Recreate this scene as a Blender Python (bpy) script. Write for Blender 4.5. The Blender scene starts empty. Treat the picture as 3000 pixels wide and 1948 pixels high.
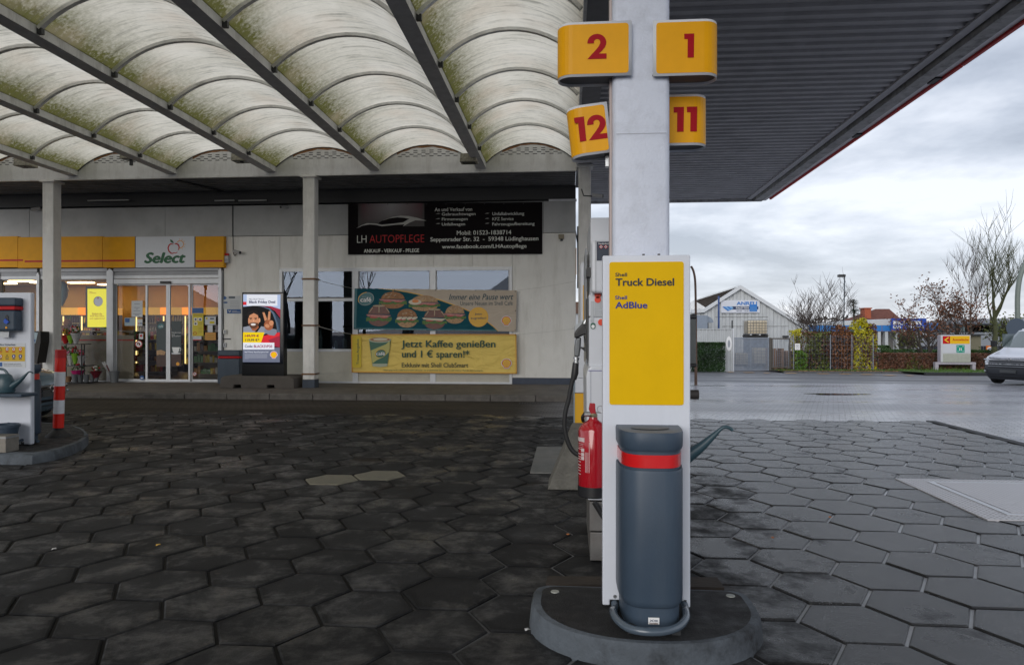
import bpy, bmesh, math, random
from mathutils import Vector, Matrix, noise as mnoise
random.seed(7)
PI = math.pi
S = bpy.context.scene
C = S.collection

# ---------------------------------------------------------------- camera, sky, sun, exposure
F = 2050.0            # focal length in photo pixels (photo is 3000 wide)
TH = math.atan(165 / F)
H = 1.5
cam = bpy.data.cameras.new('camera'); co = bpy.data.objects.new('camera', cam); C.objects.link(co)
co.location = (0, 0, H); co.rotation_euler = (PI / 2, 0, TH)
cam.sensor_width = 36; cam.lens = F / 3000 * 36; cam.clip_start = .05; cam.clip_end = 1500
S.camera = co
S.view_settings.view_transform = 'Standard'
S.view_settings.look = 'None'
S.view_settings.gamma = 1
S.view_settings.use_curve_mapping = False
S.view_settings.exposure = 0.45
S.cycles.use_denoising = True
S.cycles.max_bounces = 8
S.cycles.diffuse_bounces = 4
S.cycles.glossy_bounces = 4
S.cycles.transparent_max_bounces = 16
S.cycles.sample_clamp_indirect = 6
S.cycles.caustics_reflective = False
S.cycles.caustics_refractive = False

SUN_EL, SUN_AZ = math.radians(20), math.radians(198)
W = bpy.data.worlds.new('World'); S.world = W; W.use_nodes = True
nt = W.node_tree; nt.nodes.clear()
def N(t, ty, **k):
    n = t.nodes.new(ty)
    for a, b in k.items():
        if a == 'i':
            for kk, vv in b.items(): n.inputs[kk].default_value = vv
        else: setattr(n, a, b)
    return n
sky = N(nt, 'ShaderNodeTexSky', sky_type='NISHITA', sun_disc=False, sun_elevation=SUN_EL, sun_rotation=SUN_AZ)
geo = N(nt, 'ShaderNodeTexCoord')
sep = N(nt, 'ShaderNodeSeparateXYZ'); nt.links.new(geo.outputs['Generated'], sep.inputs[0])
den = N(nt, 'ShaderNodeMath', operation='ADD', i={1: .16}); 
mx = N(nt, 'ShaderNodeMath', operation='MAXIMUM', i={1: 0.0}); nt.links.new(sep.outputs[2], mx.inputs[0]); nt.links.new(mx.outputs[0], den.inputs[0])
dx = N(nt, 'ShaderNodeMath', operation='DIVIDE'); nt.links.new(sep.outputs[0], dx.inputs[0]); nt.links.new(den.outputs[0], dx.inputs[1])
dy = N(nt, 'ShaderNodeMath', operation='DIVIDE'); nt.links.new(sep.outputs[1], dy.inputs[0]); nt.links.new(den.outputs[0], dy.inputs[1])
cmb = N(nt, 'ShaderNodeCombineXYZ', i={2: 3.3}); nt.links.new(dx.outputs[0], cmb.inputs[0]); nt.links.new(dy.outputs[0], cmb.inputs[1])
n1 = N(nt, 'ShaderNodeTexNoise', i={'Scale': .8, 'Detail': 8, 'Roughness': .56, 'Distortion': .25}); nt.links.new(cmb.outputs[0], n1.inputs['Vector'])
n2 = N(nt, 'ShaderNodeTexNoise', i={'Scale': 2.1, 'Detail': 5, 'Roughness': .6}); nt.links.new(cmb.outputs[0], n2.inputs['Vector'])
am = N(nt, 'ShaderNodeMath', operation='MULTIPLY_ADD', i={1: .3, 2: 0}); nt.links.new(n2.outputs[0], am.inputs[0]); 
nt.links.new(n1.outputs[0], am.inputs[2])
rmp = N(nt, 'ShaderNodeValToRGB'); nt.links.new(am.outputs[0], rmp.inputs[0])
e = rmp.color_ramp.elements
e[0].position = .50; e[0].color = (2.7, 3.05, 3.75, 1)
e[1].position = .76; e[1].color = (7.2, 7.5, 8.2, 1)
m_ = rmp.color_ramp.elements.new(.62); m_.color = (4.5, 4.9, 5.7, 1)
# lighter towards the horizon, as overcast skies are where the cloud deck thins far away
hz = N(nt, 'ShaderNodeMapRange', i={1: 0.0, 2: .30, 3: 1.0, 4: 0.0}); nt.links.new(mx.outputs[0], hz.inputs[0])
hm = N(nt, 'ShaderNodeMath', operation='MULTIPLY', i={1: .38}); nt.links.new(hz.outputs[0], hm.inputs[0])
mixh = N(nt, 'ShaderNodeMixRGB', i={2: (8.2, 8.4, 8.9, 1)}); nt.links.new(hm.outputs[0], mixh.inputs[0]); nt.links.new(rmp.outputs[0], mixh.inputs[1])
mixs = N(nt, 'ShaderNodeMixRGB', i={0: .1}); nt.links.new(mixh.outputs[0], mixs.inputs[1]); nt.links.new(sky.outputs[0], mixs.inputs[2])
bg = N(nt, 'ShaderNodeBackground', i={'Strength': .1}); nt.links.new(mixs.outputs[0], bg.inputs[0])
wo = N(nt, 'ShaderNodeOutputWorld'); nt.links.new(bg.outputs[0], wo.inputs[0])
sd = bpy.data.lights.new('sun', 'SUN'); sd.energy = 1.2; sd.angle = math.radians(40); sd.color = (1, .97, .93)
so = bpy.data.objects.new('sun', sd); C.objects.link(so)
so.rotation_euler = (PI / 2 - SUN_EL, 0, math.radians(-18))
so.location = (0, -20, 30)

# ---------------------------------------------------------------- measuring the photograph
ct, st = math.cos(TH), math.sin(TH)
def ray(p):
    a = (p[0] - 1500) / F; b = -(p[1] - 974) / F
    return Vector((-st + a * ct, ct + a * st, b))
def A(p, Y):
    r = ray(p); return Vector((0, 0, H)) + r * (Y / r.y)
def gz(x, y):     # ground height: flat forecourt, yard falling gently away behind it on the right
    s = min(1, max(0, (x - .3) / 3.5)); s = s * s * (3 - 2 * s)
    return -.025 * max(0, min(y, 50) - 13.2) * s
def G(p, z=0.0):
    r = ray(p); return Vector((0, 0, H)) + r * ((z - H) / r.z)
def GS(p, dz=0):
    r = ray(p); t = 5.0
    for k in range(60):
        q_ = Vector((0, 0, H)) + r * t; t += (q_.z - dz - gz(q_.x, q_.y)) * 4
    return Vector((0, 0, H)) + r * t
K = 3000 / 2379
def q(x, y): return (x * K, y * K)
def reg(x0, y0, s): return lambda x, y: (x0 + x / s, y0 + y / s)
rSel = reg(0, 580, 3.4); rDoor = reg(100, 780, 4.25); rBan = reg(1020, 780, 4.544); rLH = reg(1000, 580, 3.9667)
rKio = reg(640, 820, 4.827); rWin = reg(600, 500, 2.207); rLeft = reg(0, 850, 3.09); r6 = reg(2000, 650, 2.38)
r7 = reg(2500, 680, 3.09); rV = reg(2700, 950, 6.18); rG = reg(2000, 800, 4.76); rTop = reg(1600, 0, 3.0909)
rMid = reg(1600, 550, 1.818); rIsl = reg(1500, 1200, 2.065); rPump = reg(1580, 550, 2.377); rExt = reg(1600, 1150, 3.088)
rB1 = reg(2000, 1200, 2.066); rA = reg(0, 0, 2.38); rE = reg(900, 0, 2.5756); rLS = reg(0, 500, 1.93125); rR = reg(1900, 0, 2.1636)

# ---------------------------------------------------------------- materials
MC = {}
def mat(name, col, rough=.5, metal=0, var=.0, vscale=6, bump=0, bscale=40, streak=0, dirt=None, dscale=2.5, damt=.5, emit=0, spec=.5, rvar=0, coat=0, subs=None):
    if name in MC: return MC[name]
    m = bpy.data.materials.new(name); m.use_nodes = True; t = m.node_tree; b = t.nodes['Principled BSDF']
    b.inputs['Base Color'].default_value = (*col, 1); b.inputs['Roughness'].default_value = rough; b.inputs['Metallic'].default_value = metal
    b.inputs['Specular IOR Level'].default_value = spec; b.inputs['Coat Weight'].default_value = coat
    L = t.links.new
    tc = N(t, 'ShaderNodeTexCoord'); vec = tc.outputs['Object']
    last = None
    if var:
        n = N(t, 'ShaderNodeTexNoise', i={'Scale': vscale, 'Detail': 6, 'Roughness': .62}); L(vec, n.inputs['Vector'])
        mr = N(t, 'ShaderNodeMapRange', i={1: .3, 2: .7, 3: 1 - var, 4: 1 + var}); L(n.outputs[0], mr.inputs[0])
        vm = N(t, 'ShaderNodeVectorMath', operation='SCALE', i={0: col}); L(mr.outputs[0], vm.inputs['Scale']); last = vm.outputs[0]
    if dirt:
        mp = N(t, 'ShaderNodeMapping', i={'Scale': (1, 1, .18 if streak else 1)}); L(vec, mp.inputs[0])
        n = N(t, 'ShaderNodeTexNoise', i={'Scale': dscale, 'Detail': 8, 'Roughness': .68}); L(mp.outputs[0], n.inputs['Vector'])
        mr = N(t, 'ShaderNodeMapRange', i={1: .48, 2: .78, 3: 0, 4: damt}); L(n.outputs[0], mr.inputs[0])
        mm = N(t, 'ShaderNodeMixRGB', i={1: (*col, 1), 2: (*dirt, 1)}); L(mr.outputs[0], mm.inputs[0])
        if last: L(last, mm.inputs[1])
        last = mm.outputs[0]
    if last: L(last, b.inputs['Base Color'])
    if rvar:
        n = N(t, 'ShaderNodeTexNoise', i={'Scale': vscale * .7 + 1, 'Detail': 5}); L(vec, n.inputs['Vector'])
        mr = N(t, 'ShaderNodeMapRange', i={1: .35, 2: .65, 3: max(.02, rough - rvar), 4: min(1, rough + rvar)}); L(n.outputs[0], mr.inputs[0]); L(mr.outputs[0], b.inputs['Roughness'])
    if bump:
        n = N(t, 'ShaderNodeTexNoise', i={'Scale': bscale, 'Detail': 5}); L(vec, n.inputs['Vector'])
        bp = N(t, 'ShaderNodeBump', i={'Strength': bump, 'Distance': .01}); L(n.outputs[0], bp.inputs['Height']); L(bp.outputs[0], b.inputs['Normal'])
    if emit:
        b.inputs['Emission Color'].default_value = (*col, 1); b.inputs['Emission Strength'].default_value = emit
    MC[name] = m
    return m
def glass(name, ior=1.7, tint=(.9, .93, .95), rough=.0, refl=(1, 1, 1)):
    m = bpy.data.materials.new(name); m.use_nodes = True; t = m.node_tree; t.nodes.clear()
    fr = N(t, 'ShaderNodeFresnel', i={0: ior}); tr = N(t, 'ShaderNodeBsdfTransparent', i={0: (*tint, 1)}); gl = N(t, 'ShaderNodeBsdfGlossy', i={0: (*refl, 1), 'Roughness': rough})
    mx = N(t, 'ShaderNodeMixShader'); o = N(t, 'ShaderNodeOutputMaterial'); L = t.links.new
    ge = N(t, 'ShaderNodeNewGeometry'); iv = N(t, 'ShaderNodeMath', operation='SUBTRACT', i={0: 1.0}); L(ge.outputs['Backfacing'], iv.inputs[1]); ml = N(t, 'ShaderNodeMath', operation='MULTIPLY'); L(fr.outputs[0], ml.inputs[0]); L(iv.outputs[0], ml.inputs[1])
    L(ml.outputs[0], mx.inputs[0]); L(tr.outputs[0], mx.inputs[1]); L(gl.outputs[0], mx.inputs[2]); L(mx.outputs[0], o.inputs[0])
    return m

# ---------------------------------------------------------------- building helpers
def wloc(o):
    v = Vector((0, 0, 0))
    while o: v += Vector(o.location); o = o.parent
    return v
class MB:
    def __init__(s): s.v = []; s.f = []
    def add(s, vs, fs):
        n = len(s.v); s.v += [Vector(a) for a in vs]; s.f += [tuple(i + n for i in f) for f in fs]; return s
    def box(s, a, b):
        x0, x1 = sorted((a[0], b[0])); y0, y1 = sorted((a[1], b[1])); z0, z1 = sorted((a[2], b[2]))
        return s.add([(x0, y0, z0), (x1, y0, z0), (x1, y1, z0), (x0, y1, z0), (x0, y0, z1), (x1, y0, z1), (x1, y1, z1), (x0, y1, z1)],
                     [(0, 3, 2, 1), (4, 5, 6, 7), (0, 1, 5, 4), (1, 2, 6, 5), (2, 3, 7, 6), (3, 0, 4, 7)])
    def poly(s, pts): return s.add(pts, [tuple(range(len(pts)))])
    def prism(s, pts, y0, y1):       # (x,z) outline run along y
        n = len(pts)
        return s.add([(x, y0, z) for x, z in pts] + [(x, y1, z) for x, z in pts],
                     [tuple(range(n)), tuple(range(2 * n - 1, n - 1, -1))] + [(i, i + n, (i + 1) % n + n, (i + 1) % n) for i in range(n)])
    def prismz(s, pts, z0, z1):
        n = len(pts)
        return s.add([(x, y, z0) for x, y in pts] + [(x, y, z1) for x, y in pts],
                     [tuple(range(n - 1, -1, -1)), tuple(range(n, 2 * n))] + [(i, (i + 1) % n, (i + 1) % n + n, i + n) for i in range(n)])
    def prismx(s, pts, x0, x1):      # (y,z) outline run along x
        n = len(pts)
        return s.add([(x0, y, z) for y, z in pts] + [(x1, y, z) for y, z in pts],
                     [tuple(range(n - 1, -1, -1)), tuple(range(n, 2 * n))] + [(i, (i + 1) % n, (i + 1) % n + n, i + n) for i in range(n)])
    def tube(s, pts, r, n=8, caps=True):
        pts = [Vector(p) for p in pts]; rs = r if isinstance(r, (list, tuple)) else [r] * len(pts)
        vs = []; fs = []
        up = None
        for i, p in enumerate(pts):
            d = (pts[min(i + 1, len(pts) - 1)] - pts[max(i - 1, 0)]).normalized()
            if up is None: up = d.orthogonal().normalized()
            up = (up - d * up.dot(d)); up = up.normalized() if up.length > 1e-6 else d.orthogonal().normalized()
            w = d.cross(up)
            for k in range(n):
                a = 2 * PI * k / n; vs.append(p + (up * math.cos(a) + w * math.sin(a)) * rs[i])
        for i in range(len(pts) - 1):
            for k in range(n):
                a = i * n + k; b = i * n + (k + 1) % n; fs.append((a, b, b + n, a + n))
        if caps: fs += [tuple(range(n - 1, -1, -1)), tuple(range((len(pts) - 1) * n, len(pts) * n))]
        return s.add(vs, fs)
    def lathe(s, prof, c=(0, 0, 0), n=20, sx=1, sy=1):
        vs = []; fs = []
        for r, z in prof:
            for k in range(n):
                a = 2 * PI * k / n; vs.append((c[0] + r * sx * math.cos(a), c[1] + r * sy * math.sin(a), c[2] + z))
        for i in range(len(prof) - 1):
            for k in range(n):
                a = i * n + k; b = i * n + (k + 1) % n; fs.append((a, b, b + n, a + n))
        fs += [tuple(range(n - 1, -1, -1)), tuple(range((len(prof) - 1) * n, len(prof) * n))]
        return s.add(vs, fs)
    def build(s, name, m=None, parent=None, smooth=False, bevel=0, seg=2, kind=None, local=False):
        me = bpy.data.meshes.new(name); off = Vector((0, 0, 0)) if (local or not parent) else wloc(parent)
        me.from_pydata([tuple(a - off) for a in s.v], [], s.f)
        if m: me.materials.append(m)
        if smooth:
            me.polygons.foreach_set('use_smooth', [True] * len(me.polygons))
            try: me.set_sharp_from_angle(angle=math.radians(40))
            except Exception: pass
        o = bpy.data.objects.new(name, me); C.objects.link(o)
        if parent: o.parent = parent
        if bevel:
            md = o.modifiers.new('bevel', 'BEVEL'); md.width = bevel; md.segments = seg; md.limit_method = 'ANGLE'; md.angle_limit = math.radians(35)
        if kind: o['kind'] = kind
        me.update()
        return o
def tag(o, label=None, cat=None, group=None, kind=None):
    if label: o['label'] = label
    if cat: o['category'] = cat
    if group: o['group'] = group
    if kind: o['kind'] = kind
    return o
def thing(name, label, cat, loc=(0, 0, 0), group=None, rz=0):
    o = bpy.data.objects.new(name, None); C.objects.link(o); o.location = loc; o.rotation_euler = (0, 0, rz); o.empty_display_size = .1
    return tag(o, label, cat, group)
def copy_tree(o, parent=None):
    c = o.copy(); C.objects.link(c); c.parent = parent
    for ch in list(o.children): copy_tree(ch, c)
    return c
def Box(name, a, b, m, parent=None, bevel=0, **k): return MB().box(a, b).build(name, m, parent, bevel=bevel, **k)
def bw(r, x0, y0, x1, y1, Y):      # world x0,z0,x1,z1 of a photo rectangle on the plane at depth Y
    xm = (x0 + x1) / 2; ym = (y0 + y1) / 2
    return A(r(x0, ym), Y).x, A(r(xm, y1), Y).z, A(r(x1, ym), Y).x, A(r(xm, y0), Y).z
def panel(name, r, x0, y0, x1, y1, Y, th, m, parent=None, bevel=0):
    a, b, c, d = bw(r, x0, y0, x1, y1, Y); return Box(name, (a, Y, b), (c, Y + th, d), m, parent, bevel)
def flat(name, r, pts, Y, m, parent, th=0):     # printed shape on a plane
    P = [A(r(*p), Y) for p in pts]
    mb = MB()
    if th: mb.prism([(p.x, p.z) for p in P], Y, Y + th)
    else: mb.poly(P)
    return mb.build(name, m, parent)
def ell(cx, cy, rx, ry, n=24, a0=0, a1=360, rot=0):
    o = []; cr, sr = math.cos(math.radians(rot)), math.sin(math.radians(rot))
    full = abs(a1 - a0) >= 360
    for k in range(n if full else n + 1):
        a = math.radians(a0 + (a1 - a0) * k / n); x, y = rx * math.cos(a), ry * math.sin(a)
        o.append((cx + x * cr - y * sr, cy + x * sr + y * cr))
    return o
def rrect(x0, y0, x1, y1, r, n=4):
    o = []
    for cx, cy, a in ((x1 - r, y0 + r, -90), (x1 - r, y1 - r, 0), (x0 + r, y1 - r, 90), (x0 + r, y0 + r, 180)):
        for k in range(n + 1):
            t = math.radians(a + 90 * k / n); o.append((cx + r * math.cos(t), cy + r * math.sin(t)))
    return o
def text(s, box, Y, m, parent, bold=0, shear=0, vert=False, name='lettering'):   # box = world x0,z0,x1,z1
    cu = bpy.data.curves.new('t', 'FONT'); cu.body = s; cu.shear = shear; cu.offset = min(bold, 0); cu.resolution_u = 3
    ob = bpy.data.objects.new('t', cu)
    me = bpy.data.meshes.new_from_object(ob); bpy.data.objects.remove(ob); bpy.data.curves.remove(cu)
    V0 = [v.co.copy() for v in me.vertices]; F0 = [tuple(p.vertices) for p in me.polygons]; bpy.data.meshes.remove(me)
    if not V0: return None
    b_ = max(bold, 0); sh = [(0, 0)] + ([(-b_, 0), (b_, 0), (0, b_ * .7), (0, -b_ * .7)] if b_ else [])
    x0, x1 = min(v.x for v in V0) - b_, max(v.x for v in V0) + b_; y0, y1 = min(v.y for v in V0) - b_ * .7, max(v.y for v in V0) + b_ * .7
    a, b, c, d = box; mb = MB()
    for k, (sx, sy) in enumerate(sh):
        vs = []
        for v in V0:
            fx = (v.x + sx - x0) / (x1 - x0); fy = (v.y + sy - y0) / max(1e-6, y1 - y0)
            if vert: fx, fy = 1 - fy, fx
            vs.append((a + fx * (c - a), Y - k * .0002, b + fy * (d - b)))
        mb.add(vs, F0)
    return mb.build(name, m, parent)
def T(s, r, x0, y0, x1, y1, Y, m, parent, **k): return text(s, bw(r, x0, y0, x1, y1, Y), Y, m, parent, **k)

white_paint = mat('white_paint', (.72, .735, .76), .35, var=.04, bump=.12, bscale=120, coat=.1)
print_red = mat('print_red', (.50, .006, .010), .4, spec=.25)
print_yellow = mat('print_yellow', (.78, .47, .0), .5, var=.03, spec=.12)
sign_yellow = mat('sign_yellow', (.80, .37, .0), .4, var=.06, vscale=5, spec=.2)
print_black = mat('print_black', (.01, .01, .012), .45)
print_white = mat('print_white', (.8, .8, .8), .5)
print_navy = mat('print_navy', (.01, .03, .10), .45)
grey_m = 0
steel = mat('steel', (.4, .41, .42), .35, 1, var=.15, bump=.1)
dark_metal = mat('dark_metal', (.03, .032, .035), .45)
black_plastic = mat('black_plastic', (.012, .012, .014), .4)
grey_plastic = mat('grey_plastic', (.045, .068, .10), .42, var=.10, vscale=3, spec=.35, dirt=(.10, .12, .14), damt=.3, streak=1, dscale=5, bump=.08, bscale=150)
rubber = mat('rubber', (.012, .012, .013), .6)
shell_red = mat('logo_red', (.6, .01, .02), .4); shell_yel = mat('logo_yellow', (.85, .55, .02), .4)
concrete = mat('concrete', (.24, .235, .22), .85, var=.2, vscale=7, bump=.3, dirt=(.06, .055, .05), damt=.6)

def shell_logo(r, cx, cy, w, h, Y, parent, ems=False):
    rm = mat('screen_red', (.6, .02, .03), .4, emit=.7) if ems else shell_red
    ym = mat('screen_yellow', (.85, .55, .02), .4, emit=.8) if ems else shell_yel
    def shape(sc):
        P = []
        for k in range(19):
            a = math.radians(200 - k * 220 / 18 ); bump_ = 1 + .045 * abs(math.sin(k * PI / 2.57))
            P.append((cx + math.cos(a) * w / 2 * sc * bump_, cy - h * .05 - math.sin(a) * h * .5 * sc * bump_))
        P += [(cx + w * .27 * sc, cy + h * .34 * sc), (cx + w * .24 * sc, cy + h * .5 * sc), (cx - w * .24 * sc, cy + h * .5 * sc), (cx - w * .27 * sc, cy + h * .34 * sc)]
        return P
    flat('emblem', r, shape(1.13), Y, print_white if not ems else mat('screen_white', (.8, .82, .9), .4, emit=.9), parent)
    flat('emblem', r, shape(1.0), Y - .0015, rm, parent)
    flat('emblem', r, shape(.84), Y - .003, ym, parent)
    mb = MB()
    for k in range(-3, 4):
        a = math.radians(90 - k * 24); ex, ey = cx + math.cos(a) * w * .40, cy - math.sin(a) * h * .42
        bx, by = cx + k * w * .028, cy + h * .36; ww = w * .016
        mb.poly([A(r(bx - ww * .4, by), Y - .0045), A(r(bx + ww * .4, by), Y - .0045), A(r(ex + ww, ey), Y - .0045), A(r(ex - ww, ey), Y - .0045)])
    mb.build('emblem', rm, parent)
def pempty(name, parent):
    o = bpy.data.objects.new(name, None); C.objects.link(o); o.parent = parent; return o
# ================================================================ SETTING
Yw = A((1400, 1126), 18.7).y           # shop wall plane
# --- base ground sheet (asphalt yard), follows the gentle fall of the yard
def ground_mat(name, kindof):
    m = bpy.data.materials.new(name); m.use_nodes = True; t = m.node_tree; b = t.nodes['Principled BSDF']; L = t.links.new
    g = N(t, 'ShaderNodeNewGeometry'); pos = g.outputs['Position']
    big = N(t, 'ShaderNodeTexNoise', i={'Scale': .35, 'Detail': 5, 'Roughness': .6}); 
    mp = N(t, 'ShaderNodeMapping', i={'Scale': (.35, 1.6, 1), 'Rotation': (0, 0, .12)}); L(pos, mp.inputs[0]); L(mp.outputs[0], big.inputs['Vector'])
    fine = N(t, 'ShaderNodeTexNoise', i={'Scale': 60, 'Detail': 3}); L(pos, fine.inputs['Vector'])
    col = N(t, 'ShaderNodeMapRange', i={1: .35, 2: .7, 3: .75, 4: 1.25}); L(big.outputs[0], col.inputs[0])
    if kindof == 'block':
        br = N(t, 'ShaderNodeTexBrick', i={'Color1': (.48, .48, .52, 1), 'Color2': (.34, .34, .37, 1), 'Mortar': (.04, .04, .04, 1), 'Scale': 1.0, 'Mortar Size': .008, 'Mortar Smooth': .3, 'Brick Width': .2, 'Row Height': .1, 'Bias': 0})
        mpb = N(t, 'ShaderNodeMapping', i={'Rotation': (0, 0, .35)}); L(pos, mpb.inputs[0]); L(mpb.outputs[0], br.inputs['Vector'])
        c = N(t, 'ShaderNodeVectorMath', operation='SCALE'); L(br.outputs[0], c.inputs[0]); L(col.outputs[0], c.inputs['Scale'])
        bh = N(t, 'ShaderNodeMath', operation='MULTIPLY', i={1: -1}); L(br.outputs['Fac'], bh.inputs[0])
        bp = N(t, 'ShaderNodeBump', i={'Strength': .7, 'Distance': .006}); L(bh.outputs[0], bp.inputs['Height']); L(bp.outputs[0], b.inputs['Normal'])
        rr = (.16, .36)
    else:
        base = (.13, .13, .14) if kindof == 'asphalt' else (.02, .019, .018)
        c = N(t, 'ShaderNodeVectorMath', operation='SCALE', i={0: base}); L(col.outputs[0], c.inputs['Scale'])
        bp = N(t, 'ShaderNodeBump', i={'Strength': .5, 'Distance': .004}); L(fine.outputs[0], bp.inputs['Height']); L(bp.outputs[0], b.inputs['Normal'])
        rr = (.3, .7) if kindof == 'asphalt' else (.18, .5)
    L(c.outputs[0], b.inputs['Base Color'])
    r = N(t, 'ShaderNodeMapRange', i={1: .4, 2: .62, 3: rr[1], 4: rr[0]}); L(big.outputs[0], r.inputs[0])
    sx = N(t, 'ShaderNodeSeparateXYZ'); L(pos, sx.inputs[0]); dry_shade = N(t, 'ShaderNodeMapRange', i={1: -1.0, 2: 1.8, 3: 1, 4: 0}); L(sx.outputs[0], dry_shade.inputs[0])
    ra = N(t, 'ShaderNodeMath', operation='MULTIPLY_ADD', use_clamp=True, i={1: .45}); L(dry_shade.outputs[0], ra.inputs[0]); L(r.outputs[0], ra.inputs[2]); L(ra.outputs[0], b.inputs['Roughness'])
    sp_ = N(t, 'ShaderNodeMapRange', i={1: 0, 2: 1, 3: .95, 4: .12}); L(dry_shade.outputs[0], sp_.inputs[0]); L(sp_.outputs[0], b.inputs['Specular IOR Level'])
    if kindof == 'bed':
        joint_sheen = N(t, 'ShaderNodeMixRGB', i={1: (.30, .31, .33, 1)}); L(dry_shade.outputs[0], joint_sheen.inputs[0]); L(c.outputs[0], joint_sheen.inputs[2]); L(joint_sheen.outputs[0], b.inputs['Base Color'])  # wet sheen painted as a paler joint colour on the open side
    if kindof == 'block':
        gm_ = N(t, 'ShaderNodeMixRGB', blend_type='MULTIPLY', i={2: (.15, .13, .10, 1)}); L(dry_shade.outputs[0], gm_.inputs[0]); L(c.outputs[0], gm_.inputs[1]); L(gm_.outputs[0], b.inputs['Base Color'])  # canopy shade put into the block colour, darker and browner to the left
    return m
def grid(name, xs, ys, zf, m, kind='structure', parent=None):
    vs = [(x, y, zf(x, y)) for y in ys for x in xs]; nx = len(xs)
    fs = [(j * nx + i, j * nx + i + 1, (j + 1) * nx + i + 1, (j + 1) * nx + i) for j in range(len(ys) - 1) for i in range(nx - 1)]
    mb = MB(); mb.add(vs, fs); return mb.build(name, m, parent, smooth=True, kind=kind)
fr_ = lambda a, b, n: [a + (b - a) * k / n for k in range(n + 1)]
xs = [-400, -100, -30, -10] + fr_(0, 6, 12) + [8, 12, 20, 40, 100, 400]
ys = [-300, -60, -20, 0, 6, 13.2] + fr_(14, 50, 18) + [60, 100, 300, 700]
grid('ground', xs, ys, lambda x, y: gz(x, y) - .03, ground_mat('asphalt_ground', 'asphalt'))
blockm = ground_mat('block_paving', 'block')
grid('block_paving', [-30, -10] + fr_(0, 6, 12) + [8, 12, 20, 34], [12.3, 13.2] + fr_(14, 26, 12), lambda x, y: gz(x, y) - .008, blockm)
grid('paving_bed', [-14, 14], [-6, 12.2], lambda x, y: -.014, ground_mat('joint_sand', 'bed'))

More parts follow.
